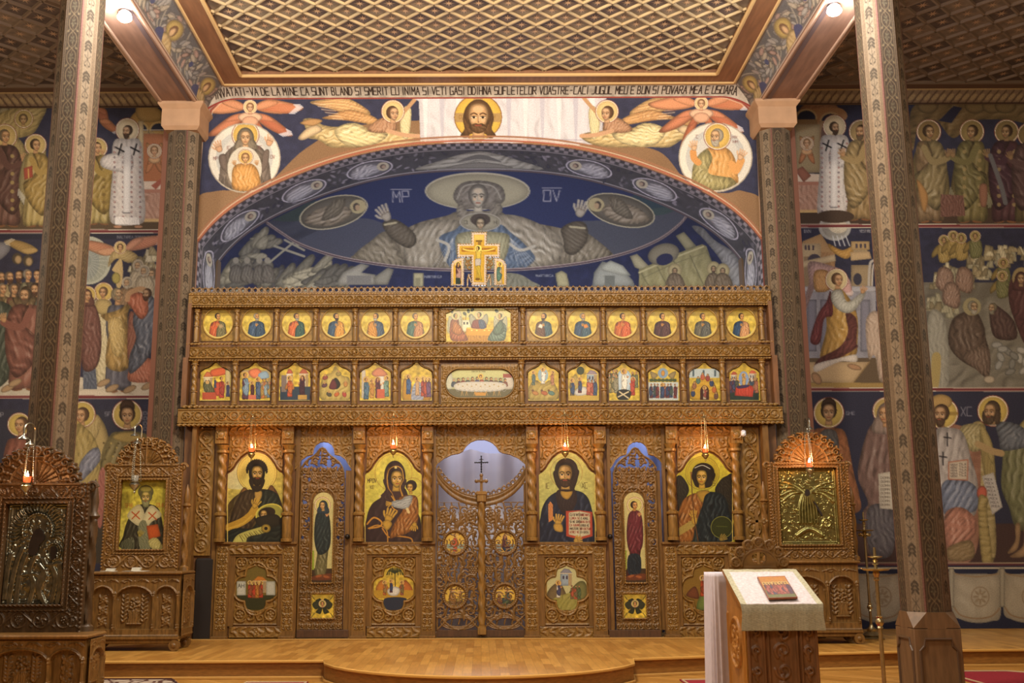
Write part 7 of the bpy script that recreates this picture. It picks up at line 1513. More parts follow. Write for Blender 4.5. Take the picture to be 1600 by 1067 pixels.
def q4(c, x):
    c.rc(x-31, x+31, 884, 953, '7a5c24'); c.poly([[x-6, 930], [x+14, 905], [x+20, 950], [x-10, 953]], '6a7a3c', edge=.3); stand(c, x-2, 900, 932, 'b04a24', '8a3c20', hr=1.3, beard='a8a090'); stand(c, x+12, 905, 945, '5a6a3c', '4a5a34', hr=1.2); c.poly([[x-28, 930], [x-14, 916], [x-8, 935]], '6a3c24', edge=.3)
quatre(400, q1, 'quatrefoil scene with red figures under the winged bearded man, partly in shade'); quatre(615, q2, 'quatrefoil scene with a palm tree and travellers, below the mother and child'); quatre(885.5, q3, 'quatrefoil hillside scene with a city, below the man with the red book'); quatre(1100, q4, 'dark quatrefoil scene partly behind the lectern')
# ---- deacons' doors: standing saints and winged heads
for xc, leaf, a1, a2, ln in ((504, dl, '1f2a2a', '66603c', 1), (992, dr, '5c2028', '4a1a22', -1)):
    Y = -.006; c = cvrect(xc-17, xc+17, 768, 912, Y, .0045, 'b0a468'); c.rc(xc-20, xc+20, 765, 888, 'b4aa70'); c.rc(xc-20, xc+20, 888, 915, '3a2a1c'); c.rc(xc-17, xc-13, 860, 890, '8a9a30'); halo(c, xc, 789, 12.5, 'c0b468')
    x = xc; c.poly([[x-9, 802], [x+8, 800], [x+12, 830], [x+8, 870], [x+4, 898], [x-12, 898], [x-8, 860], [x-12, 830]], a2, fold=(78, 5, .3), edge=.3, hi=.3); c.poly([[x-9, 802], [x+8, 800], [x+13, 830], [x+10, 858], [x-6, 866], [x-13, 840]], a1, fold=(70, 5, .3), edge=.3, hi=.3)
    if ln < 0: c.poly([[x-10, 868], [x+8, 868], [x+8, 896], [x-10, 896]], '14202a', fold=(88, 4, .3))
    c.line([[x-8, 812], [x+2, 822], [x+7, 808]], 3, a1); hand(c, x+7, 805, 3.5, -70); c.ell(x-6, 900, 5, 2, 'a8703c', rot=-15); c.ell(x+6, 901, 5, 2, 'a8703c', rot=10); c.poly([[x-14, 900], [x+14, 896], [x+16, 905], [x-16, 906]], '7a3a20', al=.6)
    if ln > 0: head(c, x+1, 790, 6.2, '2a1c14', 'a8844c', look=-1, veil='26343c')
    else: head(c, x-1, 790, 6.2, '2a1810', 'a8783c', look=1)
    a, b, z0, z1 = rect(xc-16, xc+16, 770, 910, Y); zc_ = float(U(xc, 785, Y)[1]); xm2 = (a+b)/2
    kp = lambda X, Z, xm2=xm2, zc_=zc_, r=(b-a)/2: (np.abs(X-xm2) < r) & ((Z < zc_) | (np.hypot(X-xm2, Z-zc_) < r))
    o = icon('standing_saint_icon', c, Y-.006, kp, None, .01, parent=leaf, d=None); o['label'] = 'narrow icon of a saint in dark green' if ln > 0 else 'narrow icon of a saint in dark red'
    c = cvrect(xc-18, xc+18, 927, 966, Y, .0045, 'b0a448'); goldbg(c, xc-18, xc+18, 927, 966)
    for s in (-1, 1):
        for t in (-1, 1): c.poly([[xc, 947], [xc+s*6, 947+t*3], [xc+s*17, 947+t*18], [xc+s*12, 947+t*10], [xc+s*3, 947+t*12]], '2a3020', edge=.2, fold=(40, 3, .3)); 
        c.poly([[xc, 944], [xc+s*8, 938], [xc+s*16, 944], [xc+s*10, 952]], '2f3424', edge=.2)
    halo(c, xc, 943, 6, 'c0b060'); head(c, xc, 943.5, 3.6, '3a2414'); o = icon('winged_head_icon', c, Y-.012, None, None, .012, parent=leaf)
    q = rect(xc-18.5, xc+18.5, 926.5, 966.5, Y-.02); fr = MB(); P = [(q[0], Y-.02, q[2]), (q[1], Y-.02, q[2]), (q[1], Y-.02, q[3]), (q[0], Y-.02, q[3])]
    for i in range(4): fr.rope(P[i], P[(i+1) % 4], .012)
    fr.build('rope_frame', CARVE, leaf, smooth=True)
    fr = MB(); q = rect(xc-16.5, xc+16.5, 785, 911, Y-.02)
    fr.rope((q[0], Y-.02, q[2]), (q[1], Y-.02, q[2]), .012); fr.rope((q[0], Y-.02, q[2]), (q[0], Y-.02, zc_), .01); fr.rope((q[1], Y-.02, q[2]), (q[1], Y-.02, zc_), .01); fr.build('rope_frame', CARVE, leaf, smooth=True)
# ---- medallions on the royal doors
def m1(c, x, y): c.rc(x-20, x+20, y+2, y+20, '7a8a80'); c.rc(x-20, x+20, y+9, y+20, 'b0903c'); stand(c, x, y-13, y+14, 'a83c2c', 'b04c30', hr=1.2, wings=('b8642c', '6a3018', None))
def m2(c, x, y): c.rc(x-20, x+20, y+2, y+20, '6a7a80'); c.rc(x-6, x+6, y, y+14, 'b8903c'); seated(c, x, y-12, y+14, '24344c', '4a2430', hr=1.0, veil='4a2430')
def m3(c, x, y): c.rc(x-20, x+20, y+8, y+20, '5a4a2c'); seated(c, x-5, y-10, y+13, '7a5a34', 'a8783c', d=1, hr=1.1, beard='8a8270'); seated(c, x+8, y-8, y+12, '6a4a2c', '9a8040', d=-1, hr=1.1)
def m4(c, x, y): c.rc(x-20, x+20, y+6, y+20, '3a3424'); seated(c, x+3, y-12, y+13, '4a5a3c', '3a4a4c', d=-1, hr=1.1); seated(c, x-9, y-4, y+13, '5a3c3c', '7a4a34', d=1, hr=1.1)
for x, y, fn, ro in ((711, 848, m1, left_royal), (789, 848, m2, right_royal), (711, 931, m3, left_royal), (789, 931, m4, right_royal)):
    Y = -.012; c = cvrect(x-17.5, x+17.5, y-17.5, y+17.5, Y, .0045, 'c09c3c'); c.rc(x-18, x+18, y-18, y+18, 'c4a244'); fn(c, x, y); c.ring(x, y, 16, 16, 1.4, '8a6420'); X0, Z0 = float(U(x, y, Y)[0]), float(U(x, y, Y)[1])
    icon('medallion_icon', c, Y, lambda X, Z, X0=X0, Z0=Z0: np.hypot(X-X0, Z-Z0) < .142, None, .012, parent=ro)
# ================================================================ CRUCIFIX ABOVE THE SCREEN
Y = -.12
def outline_beads(mb, pts, Yb, r=.012, step=.034):
    P = [Vector((p[0], Yb, p[1])) for p in pts]
    for A, B in zip(P, P[1:]+P[:1]):
        n = max(1, int((B-A).length/step))
        for i in range(n): q = A.lerp(B, i/n); mb.ball(q.x, q.y, q.z, r, 6, 4)
def W(pts, Yp): return [tuple(float(v) for v in U(a, b, Yp)) for a, b in pts]
cpx = [(737, 363), (760, 363), (760, 381), (780.5, 381), (780.5, 401), (760, 401), (760, 445.3), (737, 445.3), (737, 401), (715, 401), (715, 381), (737, 381)]
cw = W(cpx, Y); bx0 = cw[0][0]; cb = (sum(p[0] for p in cw)/12, Y+.03, zz(445.3, Y))
cru = empty('crucifix', cb, 'gilded painted crucifix standing on the centre of the icon screen', 'crucifix')
mb = MB().prism(cw, Y, Y+.05); outline_beads(mb, cw, Y); mb.build('cross_board', CARVE, cru, smooth=True)
for s in (-1, 1):
    mb = MB()
    for (x, y, r) in ((748.5+s*17, 404, 4), (748.5+s*14, 410, 4), (748.5+s*15, 418, 3), (748.5+s*14, 432, 3), (748.5+s*18, 412, 3)):
        t = np.linspace(0, 2*PI, 13); mb.tube([(float(U(x+r*math.cos(a), y+r*math.sin(a), Y+.02)[0]), Y+.02, float(U(x, y+r*math.sin(a), Y+.02)[1])) for a in t], .011, 5)
    mb.tube([(float(U(748.5+s*12, 440, Y+.02)[0]), Y+.02, zz(440, Y)), (float(U(748.5+s*17, 428, Y+.02)[0]), Y+.02, zz(428, Y)), (float(U(748.5+s*18, 438, Y+.02)[0]), Y+.02, zz(438, Y)), (float(U(748.5+s*18, 444, Y)[0]), Y+.02, zz(446, Y))], .013, 6)
    mb.build('scrollwork', CARVE, cru, smooth=True)
Yc_ = Y-.003; c = cvrect(716, 780, 364, 447, Yc_, .0045, 'd0a838'); c.view(690, 350, 9.7); c.rc(230, 900, 100, 960, 'b28e30'); c.noise(.05, 2)
c.rc(500, 640, 165, 240, 'c0a450'); c.rc(520, 615, 242, 272, '6a5020'); c.rc(550, 600, 272, 320, '7a5c24')
for a, b in ((302, 480), (610, 820)): c.rc(a, b, 362, 420, '8a5c1c')
c.line('330,380 400,400 500,405 560,400 620,405 700,400 790,375', 22, 'c8b050'); c.ell(328, 378, 14, 10, 'c8b050'); c.ell(795, 375, 14, 10, 'c8b050')
c.poly('515,410 560,400 605,410 600,470 590,540 525,540 520,470', 'b8a040', edge=.35, fold=(0, 26, .12)); c.poly('508,535 590,530 595,600 570,660 515,640', 'a8a094', edge=.3, fold=(60, 18, .25)); c.poly('515,640 590,630 585,700 600,790 610,850 585,850 560,780 540,720', 'b8a038', edge=.4); c.poly('515,640 560,660 545,760 560,830 520,840 530,740', 'a89030', edge=.4); c.ell(545, 835, 34, 20, '6a4c1c', edge=.3); c.ell(555, 368, 52, 50, 'd8c060'); head(c, 545, 375, 34, '2a1c10', 'b09a44', look=-1)
for q in ('500,240 505,460 505,870', '640,240 635,460 632,870'): c.line(q, 5, 'a88430', 0)
def inpoly(P):
    P = np.array(P)
    def k(X, Z):
        r = np.zeros(X.shape, bool)
        for (x1, z1), (x2, z2) in zip(P, np.roll(P, -1, 0)):
            c_ = (z1 > Z) != (z2 > Z); r ^= c_ & (X < (x2-x1)*(Z-z1)/((z2-z1) if z2 != z1 else 1e-9)+x1)
        return r
    return k
ip = [(740, 366), (757, 366), (757, 384), (777.5, 384), (777.5, 398), (757, 398), (757, 441), (740, 441), (740, 398), (718, 398), (718, 384), (740, 384)]
icon('painted_cross', c, Yc_, inpoly(W(ip, Yc_)), None, .006, parent=cru, mt=MATTE)['label'] = 'gold panel with the outstretched figure'
for s, x0, x1, lb, a1, a2 in ((1, 705, 724.5, 'small arched panel of a mourning woman, left of the crucifix', '4a2830', '9a7a70'), (-1, 772.5, 791, 'small arched panel of a mourning man, right of the crucifix', 'a8946c', '4a6a5c')):
    xi, xo = (x1, x0) if s > 0 else (x0, x1); d = xi-xo
    op = [(xo, 445.3), (xo, 414), (xo+d*.12, 409), (xo+d*.35, 405), (xo+d*.7, 403.5), (xi, 403.5), (xi, 445.3)]; ow = W(op, Y)
    t = empty('mourner_panel', ((ow[0][0]+ow[-1][0])/2, Y, zz(445.3, Y)), lb, 'icon', 'mourner panels beside the crucifix'); mb = MB().prism(ow, Y, Y+.04); outline_beads(mb, ow, Y, .010, .03); mb.build('frame_board', CARVE, t, smooth=True)
    c = cvrect(x0, x1, 404, 447, Yc_, .0042, 'd0a838'); c.rc(x0-1, x1+1, 402, 448, 'b28e30'); xm = (x0+x1)/2+s*1.2; stand(c, xm, 410, 444, a1, a2, hal='d8c060', d=s, hr=1.2, veil='3a2428' if s > 0 else None, skin='a8803c')
    if s > 0: c.rc(xm-4, xm+3, 434, 444, '24302c')
    i2 = [(xo+s*3, 444), (xo+s*3, 416), (xo+s*5, 411), (xo+s*9, 408), (xi-s*3, 407), (xi-s*3, 444)]; icon('mourner_painting', c, Yc_, inpoly(W(i2, Yc_)), None, .006, parent=t, mt=MATTE)
# ================================================================ VIGIL LAMPS
GLASSR = mat('red_glass', 'c0281c', .15, emit='ff5a2a', es=1.2); FLAME = mat('flame', 'ffd890', .5, emit='ffd49a', es=30)
def vlamp(px, py, Yl, ycan, label, lit=3.2, red=True, s=1.0, group='oil lamps hanging on the icon screen', silver=False, bk=None):
    X, Z = (float(v) for v in U(px, py, Yl)); Zc = float(U(px, ycan, Yl)[1]); M_ = SILVER if silver else BRASS
    t = empty('oil_lamp', (X, Yl, Z-.12*s), label, 'oil lamp', group)
    MB().lathe(X, Yl, [(Z-.115*s, .004), (Z-.10*s, .012*s), (Z-.09*s, .006*s), (Z-.075*s, .02*s), (Z-.05*s, .042*s), (Z-.03*s, .05*s), (Z-.012*s, .034*s), (Z-.004*s, .05*s), (Z, .052*s)], 16).build('lamp_bowl', M_, t, smooth=True)
    MB().lathe(X, Yl, [(Zc-.03*s, .045*s), (Zc-.022*s, .04*s), (Zc-.008*s, .016*s), (Zc+.005*s, .008*s), (Zc+.02*s, .006*s)], 14).build('lamp_canopy', M_, t, smooth=True)
    if bk is not None: MB().tube([(X, Yl, Zc), (X, Yl, Zc+.035*s), (X, (Yl+bk)/2, Zc+.045*s), (X, bk, Zc+.03*s)], .006*s, 6).build('bracket', M_, t, smooth=True)
    for k in range(3):
        a = 2*PI*k/3+.5; mb = MB(); n = 18
        P = [(X+math.cos(a)*(.052*s*(1-i/n)+.03*s*(i/n)), Yl+math.sin(a)*(.052*s*(1-i/n)+.03*s*(i/n)), Z+(Zc-.025*s-Z)*i/n) for i in range(n+1)]
        mb.tube(P, .003*s, 5)
        for p in P[1:-1]: mb.ball(p[0], p[1], p[2], .0055*s, 5, 4)
        mb.build('chain', M_, t)
    g = MB().lathe(X, Yl, [(Z-.005*s, .024*s), (Z+.02*s, .032*s), (Z+.055*s, .036*s), (Z+.056*s, .032*s), (Z+.01*s, .026*s)], 14).build('glass_cup', GLASSR if red else mat('clear_glass', 'd8d8d0', .1, trans=.7), t, smooth=True)
    if lit:
        MB().lathe(X, Yl, [(Z+.035*s, .004*s), (Z+.05*s, .014*s), (Z+.065*s, .015*s), (Z+.085*s, .007*s), (Z+.105*s, .001)], 10).build('flame', FLAME, t, smooth=True)
        lamp('oil_lamp_light', 'POINT', (X, Yl-.06, Z+.09*s), lit*(1.3 if s != 1.0 else 2.4), (1, .42, .14), .03)
    return t
vlamp(393, 706, -.34, 652, 'lit red-glass oil lamp hanging before the winged bearded man', bk=-.2)
vlamp(614.5, 701, -.34, 650, 'lit red-glass oil lamp hanging before the mother and child', bk=-.2)
vlamp(883, 704, -.34, 647, 'lit oil lamp hanging before the man with the red book', bk=-.2)
vlamp(1102, 707, -.34, 650, 'lit red-glass oil lamp hanging before the dark-winged angel', bk=-.2)
# ================================================================ ICON SHRINES
def wood_hf_side(f, name, m, corner, parent, thick=.02):
    """a relief field drawn at X from 0, turned to face sideways (+X or -X) from the corner (x,y)"""
    k = f.h >= 0; o = solid_grid(name, f.X, -np.maximum(f.h, 0), f.Z, k, m, None, thick); return o
def chest(t, x0, x1, yf, yb, zb, zt, side, dim=False):
    wd = x1-x0; cw_ = CARVE2
    b = MB().box(x0, x1, yf+.066, yb, zb+.17, zt-.03); b.build('chest_body', OAK, t)
    MB().box(x0-.025, x1+.025, yf-.035, yb+.01, zt-.035, zt, .012).build('chest_top', OAK, t)
    def front(a, b_, widths):
        f = Hf(a, b_, zb+.16, zt-.04, .0065, .045); L = b_-a; H = zt-.04-zb-.16; zn0, zn1 = zb+.16+H*.12, zb+.16+H*.80; xx_ = a+.02*1
        tot = sum(widths); gaps = len(widths)+1; g = .045; x = a+g
        for wi in widths:
            w_ = (L-gaps*g)*wi/tot; r = w_/2; xc = x+r; rz = min(r, H*.2)
            m_ = (np.abs(f.X-xc) < r) & (f.Z > zn0) & ((f.Z < zn1-rz) | ((((f.X-xc)/r)**2+((f.Z-zn1+rz)/rz)**2) < 1)); f.h[m_] = .0
            f.ring(xc, zn1-rz, r+.012, rz+.012, .014, .062, 0, 180)
            if w_ > .25:
                for s in (-1, 1):
                    for k in range(7): f.leaf(xc+s*w_*.28, zn0+H*(.12+.065*k), PI/2+s*.7, .05, .014, .02); f.leaf(xc+s*w_*.28, zn0+H*(.12+.065*k), PI/2-s*.7, .05, .014, .02)
                for k in range(12): f.tube([[xc+(k-5.5)*.011, zn0+H*.10], [xc+(k-5.5)*.009, zn0+H*.2], [xc+(k-5.5)*.012, zn0+H*.30]], .007, .028, 0)
                for k in range(16): f.ball(xc+math.cos(k*2.4)*.06*((k/16)**.5), zn0+H*.40+math.sin(k*2.4)*.08*((k/16)**.5), .018, .026)
                f.tube([[xc-.08, zn0+H*.09], [xc+.08, zn0+H*.09]], .012, .03, 0)
            elif w_ > .08:
                for j in range(3): f.rosette(xc, zn0+H*(.12+.18*j), .05, .022); [f.leaf(xc, zn0+H*(.12+.18*j), a_, .07, .012, .018) for a_ in (.8, 2.3, -.8, -2.3)]
            for s in (-1, 1): f.tube([[x+r+s*(r-.005), zn0], [x+r+s*(r-.005), zn1-rz]], .006, .02, 0)
            x += w_+g
        x = a+g/2+.0
        xs_ = [a+g/2]; q = a+g
        for wi in widths: q += (L-gaps*g)*wi/tot; xs_.append(q+g/2); q += g
        for q in xs_:
            f.tube([[q, zn0], [q, zn1-.06]], .017, .07, 0)
            for zq in (zn0+.02, zn0+.05, zn1-.1, zn1-.07): f.ball(q, zq, .024, .078, .012)
        n = max(1, int(L/.35))
        for k in range(n):
            xc = a+L*(k+.5)/n; zc = zb+.16+H*.90; f.rosette(xc, zc, .035, .062)
            for s in (-1, 1): f.tube([[xc+s*.04, zc], [xc+s*.09, zc+.02], [xc+s*L/n*.45, zc-.01]], .010, .058); f.leaf(xc+s*.08, zc, 0 if s > 0 else PI, .07, .014, .06)
        f.tube([[a, zt-.05], [b_, zt-.05]], .008, .055, 0); f.tube([[a, zb+.175], [b_, zb+.175]], .012, .06, 0)
        return f
    f = front(x0, x1, (1, 1.75, 1)); f.build('chest_front', cw_, yf+.05, t, thick=.012)
    D = yb-yf-.06; f = front(0, D, (1,)); k = f.h >= 0
    Xs = (x1+.003 if side > 0 else x0-.003)+side*np.maximum(f.h, 0)*.6; Ys = yf+.03+f.X if side > 0 else yf+.03+D-f.X
    solid_grid('chest_side', Xs, Ys, f.Z, k, cw_, t, .002, None, None, (-side*1.0, 0, 0))
    ft = MB(); ft.box(x0-.01, x1+.01, yf-.01, yb, zb+.13, zb+.17, .008)
    ft.box(x0+.05, x1-.05, yf+.01, yf+.05, zb+.085, zb+.135, .01)
    for x in (x0+.04, x1-.04):
        for yy in (yf+.03, yb-.06):
            ft.lathe(0, 0, [(-.035, .062), (.035, .062)], 14).v[-28:]
            n = 28; vs = ft.v[-n:]; ft.v[-n:] = [(x+a, yy+c_, zb+.065+b) for (a, b, c_) in vs]
            ft.box(x-.03, x+.03, yy-.03, yy+.03, zb+.08, zb+.15); ft.ball(x, yy-.035, zb+.065, .03, 8, 6, 1, .6, 1)
    ft.build('chest_feet', OAK, t, smooth=True)
def shrine(label, cpx, Yc, depth, Yf, zb, fr, op, cr, iconfn, iconlabel, iname, side, dark=False, colx=None, metal=None):
    """fr, op: photo rectangles of frame and opening on plane Yf; cr: (centre, half width, top y, base y)"""
    x0 = float(U(cpx[0], cpx[3], Yc)[0]); x1 = float(U(cpx[1], cpx[3], Yc)[0]); zt = float(U((cpx[0]+cpx[1])/2, cpx[2], Yc)[1])
    t = empty('icon_shrine', ((x0+x1)/2, Yc, zb), label, 'icon shrine', 'carved shrines standing before the icon screen'); m_ = mat('shrine_oak', '7d592a', .4, noise=.35, nscale=14, stretch=(3, 3, .6), bump=.2) if not dark else mat('shrine_dark_oak', '4c3924', .42, noise=.35, nscale=14, stretch=(3, 3, .6), bump=.2)
    chest(t, x0, x1, Yc, Yc+depth, zb, zt, side)
    a, b, z0, z1 = rect(*fr, Yf); oa, ob, o0, o1 = rect(*op, Yf); z0 = zt
    f = Hf(a, b, z0, z1, .006, .01); f.h[(f.X > oa) & (f.X < ob) & (f.Z > o0) & (f.Z < o1)] = -1
    for q, w_, h_ in ((.012, .012, .03), (-.015, .010, .02)):
        for A, B in (((oa-q, o0-q), (ob+q, o0-q)), ((ob+q, o0-q), (ob+q, o1+q)), ((ob+q, o1+q), (oa-q, o1+q)), ((oa-q, o1+q), (oa-q, o0-q))):
            if q < 0: continue
            f.tube([A, B], w_, h_, 0)
    g1 = .045
    for s, xa, xb in ((-1, a+.01, oa-g1), (1, ob+g1, b-.01)): f.scroll(min(xa, xb), max(xa, xb), z0+.03, z1-.02, .03, vertical=True)
    f.scroll(a+.04, b-.04, z0+.015, o0-g1, .03); f.scroll(a+.04, b-.04, o1+g1*.8, z1-.01, .028) if z1-o1 > .08 else None
    f.h[(f.X > oa) & (f.X < ob) & (f.Z > o0) & (f.Z < o1)] = -1
    F_ = f.build('frame', m_, Yf, t, thick=.09)
    rp = MB(); P = [(oa-.008, Yf-.03, o0-.008), (ob+.008, Yf-.03, o0-.008), (ob+.008, Yf-.03, o1+.008), (oa-.008, Yf-.03, o1+.008)]
    for i in range(4): rp.rope(P[i], P[(i+1) % 4], .012)
    P = [(oa-.05, Yf-.02, o0-.05), (ob+.05, Yf-.02, o0-.05), (ob+.05, Yf-.02, o1+.05), (oa-.05, Yf-.02, o1+.05)]
    for i in range(4): rp.rope(P[i], P[(i+1) % 4], .012)
    rp.build('rope_moulding', m_, F_, smooth=True)
    bd = MB()
    for k in range(34):
        zq = z0+(z1-z0)*k/33
        for x in (a, b): bd.ball(x, Yf-.01, zq, .016, 7, 5)
    for k in range(26): bd.ball(a+(b-a)*k/25, Yf-.015, z1, .014, 7, 5)
    bd.build('bead_edging', m_, F_, smooth=True)
    MB().box(oa-.03, ob+.03, Yf+.062, Yf+.088, o0-.03, o1+.03).build('backing', DARK, t)
    # pierced fan crest
    cx, cz = (float(v) for v in U(cr[0], cr[3], Yf)); R1 = float(U(cr[0]+cr[1], cr[3], Yf)[0])-cx; Rz = float(U(cr[0], cr[2], Yf)[1])-cz; f = Hf(cx-R1-.02, cx+R1+.02, cz-.01, cz+Rz+.03, .006, -1)
    m2_ = (((f.X-cx)/(R1*.55))**2+((f.Z-cz)/(Rz*.62))**2 < 1); f.h[m2_] = .004; m3 = (((f.X-cx)/(R1*.93))**2+((f.Z-cz)/(Rz*.93))**2 < 1) & ~m2_; f.h[m3] = .0
    for k in range(13): q = PI*(k+.5)/13; f.tube([[cx+R1*.08*math.cos(q), cz+Rz*.08*math.sin(q)], [cx+R1*.5*math.cos(q), cz+Rz*.57*math.sin(q)]], [.004, .022], .026, 0)
    f.ring(cx, cz, R1*.56, Rz*.63, .012, .02, 0, 180)
    for k in range(11):
        q = PI*(k+.5)/11; ux, uz = math.cos(q), math.sin(q); f.spiral(cx+R1*.86*ux, cz+Rz*.87*uz, min(R1, Rz)*.13, .016, .036, 1.3, q, 1 if k < 5 else -1); f.tube([[cx+R1*.6*ux, cz+Rz*.66*uz], [cx+R1*.72*ux-.015*uz, cz+Rz*.74*uz], [cx+R1*.82*ux, cz+Rz*.82*uz]], .016, .03); f.ball(cx+R1*.68*ux, cz+Rz*.72*uz, .022, .036)
        q = PI*k/11; f.ball(cx+R1*.98*math.cos(q), cz+Rz*.98*math.sin(q), .02, .03)
    f.tube([[cx, cz], [cx, cz+Rz]], .014, .04, 0); f.tube([[cx-R1*.18, cz+Rz*.72], [cx+R1*.18, cz+Rz*.72]], .012, .04, 0); f.tube([[cx-R1, cz], [cx+R1, cz]], .02, .03, 0)
    f.build('crest', m_, Yf, t, thick=.05)
    if colx:
        for px_, ya, yb_ in colx:
            yq = Yf+.12; X = float(U(px_, (ya+yb_)/2, yq)[0]); zA, zB = zt, float(U(px_, ya, yq)[1]); r = .045; h = zB-zA
            pr = [(zA, r*1.4), (zA+.04, r*1.3), (zA+.05, r)]+[(zA+.06+(h*.72-.06)*k/50, r) for k in range(51)]+[(zA+h*.73, r*.8), (zA+h*.75, r*1.3), (zA+h*.78, r*.7), (zA+h*.84, r*.9), (zA+h*.93, r*.6), (zB, .004)]
            MB().lathe(X, yq, pr, 16, (3, 1.4, .3, zA+.06, zA+h*.72)).build('side_column', m_, t, smooth=True)
        for x in (a-.01, b+.01):
            MB().tube([(x+.05*math.cos(q)*(1-q/9), Yf+.04, z1-.03+.05*math.sin(q)*(1-q/9)) for q in np.linspace(0, 7, 24)], .02, 7).build('corner_scroll', m_, t, smooth=True)
    # the icon inside
    ic = iconfn(oa, ob, o0, o1, Yf+.045)
    tag(ic, iconlabel, 'icon')
    return t, (a, b, z0, z1)
def ic_nicholas(a, b, z0, z1, Yp):
    c = Cv(a, b, z0, z1, Yp, .0042, 'b4a83c'); c.rc(150, 300, 740, 870, ('a89c34', 'beb050')); c.noise(.06, 2); c.view(150, 670, 5.08)
    c.ring(395, 530, 92, 95, 2, '8a7a2c'); c.poly('205,950 215,850 245,740 300,640 350,600 440,600 500,640 530,760 545,960', '2f2c1e', fold=(75, 30, .3), edge=.2, hi=.3)
    c.poly('250,700 280,640 345,600 385,680 345,770', 'b4aa80', edge=.15); c.poly('520,690 490,640 430,610 365,720 350,800 400,800 440,740', 'b4aa80', edge=.15); c.poly('340,760 400,740 430,950 350,950', '6a6a4c', fold=(88, 14, .2))
    for x, y in ((315, 685), (448, 690)): c.line([[x-30, y-26], [x+32, y+30]], 9, 'a04a24', 0); c.line([[x+28, y-30], [x-28, y+28]], 9, 'a04a24', 0)
    c.poly('400,770 490,755 515,850 420,885', 'a84c20', sm=0, edge=.25); c.poly('415,890 480,865 535,950 450,955', 'a89c5c', edge=.2, fold=(40, 16, .2)); hand(c, 350, 840, 30, -60, '8a7a34'); c.poly('205,900 290,860 300,950 205,955', '4a4a34', fold=(60, 14, .3))
    c.ell(395, 500, 62, 54, '5a5430', edge=.2); head(c, 397, 545, 56, '6a6440', '8f8238', beard='7d7a50', look=-.2, bl=1.1); c.ell(395, 478, 48, 26, '857a38', edge=.4)
    write(c, 'SFNI', 232, 592, 13, 30, 'a8702c', 4); write(c, 'COLAE', 480, 590, 10, 30, 'a8702c', 4); c.vw = (0, 0, 1)
    return icon('bishop_icon', c, Yp, None, '', .015)
def oklad(a, b, z0, z1, Yp, kind, m_, name):
    f = Hf(a, b, z0, z1, .0052, .004); w_, h_ = b-a, z1-z0; rnd = random.Random(7 if kind else 9); X = lambda u: a+w_*u; Z = lambda v: z1-h_*v
    q = .02
    for k in range(2): f.tube([[a+q*(k+.6), z0+q*(k+.6)], [b-q*(k+.6), z0+q*(k+.6)], [b-q*(k+.6), z1-q*(k+.6)], [a+q*(k+.6), z1-q*(k+.6)]], .007, .012, 0, True)
    if kind == 'mother':
        cx, cz = X(.50), Z(.27)
        for k in range(27): an = PI*(-.12+1.24*k/26); f.leaf(cx+.15*math.cos(an), cz+.16*math.sin(an), an, .10, .012, .022)
        f.ring(cx, cz, .13, .15, .014, .026, -20, 200, 20); f.ring(X(.78), Z(.48), .065, .07, .01, .02, 0, 360, 14)
        paths = ['.28,.45 .2,.6 .15,.8 .12,1', '.35,.5 .28,.65 .25,.82 .24,1', '.5,.52 .42,.66 .5,.8 .45,1', '.62,.55 .7,.62 .85,.6', '.1,.5 .06,.7 .05,.95', '.55,.6 .68,.72 .6,.86 .7,1', '.75,.6 .85,.75 .8,1', '.9,.6 .93,.8 .9,1', '.3,.72 .5,.70 .68,.78', '.66,.66 .58,.78 .62,.95']
        for p in paths:
            for d in (-.025, 0, .025): f.tube([[X(u+d), Z(v)] for u, v in S(p)], .013, .022)
        f.ball(X(.52), Z(.82), .10, .02, .07); f.ball(X(.2), Z(.2), .05, .012, .05)
    else:
        for s in (-1, 1):
            for k in range(4): f.tube([[X(.5+s*.05), Z(.32)], [X(.5+s*.25), Z(.22+.04*k)], [X(.5+s*.45), Z(.18+.09*k)]], .011, .02)
        for k in range(-3, 4): f.tube([[X(.5+k*.02), Z(.33)], [X(.5+k*.045), Z(.5)], [X(.5+k*.05), Z(.72)]], .015, .024)
        for k in range(90): u, v = rnd.random(), rnd.uniform(.5, .95); 
        f.tube([[X(.3), Z(.88)], [X(.5), Z(.80)], [X(.7), Z(.88)]], .03, .026)
        f.ring(X(.8), Z(.72), .05, .05, .01, .02)
    for k in range(230):
        u, v = rnd.random(), rnd.random()
        if abs(u-.5) < .16 and .3 < v < .75 and kind != 'mother': continue
        an = rnd.uniform(0, 2*PI); f.leaf(X(u*.9+.05), Z(v*.9+.05), an, rnd.uniform(.02, .045), .007, rnd.uniform(.008, .018)); f.ball(X(rnd.random()), Z(rnd.random()), .006, .01)
    o = f.build(name, m_, Yp, None, thick=.012, org=((a+b)/2, Yp, z0)); OFF[o.name] = Vector(((a+b)/2, Yp, z0))
    d_ = mat('dark_painted_face', '241a16', .5, noise=.4, nscale=20)
    def blob(pts): MB().prism([(X(u), Z(v)) for u, v in crom(S(pts), 5)], Yp-.024, Yp-.005).build('painted_face', d_, o)
    if kind == 'mother': blob('.42,.33 .5,.25 .6,.28 .62,.36 .55,.42 .52,.5 .42,.52 .38,.45'); blob('.74,.45 .8,.43 .84,.48 .82,.55 .76,.56')
    else: blob('.47,.3 .5,.28 .54,.3 .54,.35 .5,.37 .46,.35'); blob('.6,.45 .63,.46 .73,.6 .71,.62')
    return o
DIMSIL = mat('tarnished_silver', '8d8f84', .28, .95, noise=.35, nscale=18, bump=.25); GILT = mat('gilt_silver', 'a39c62', .3, .95, noise=.3, nscale=18, bump=.25)
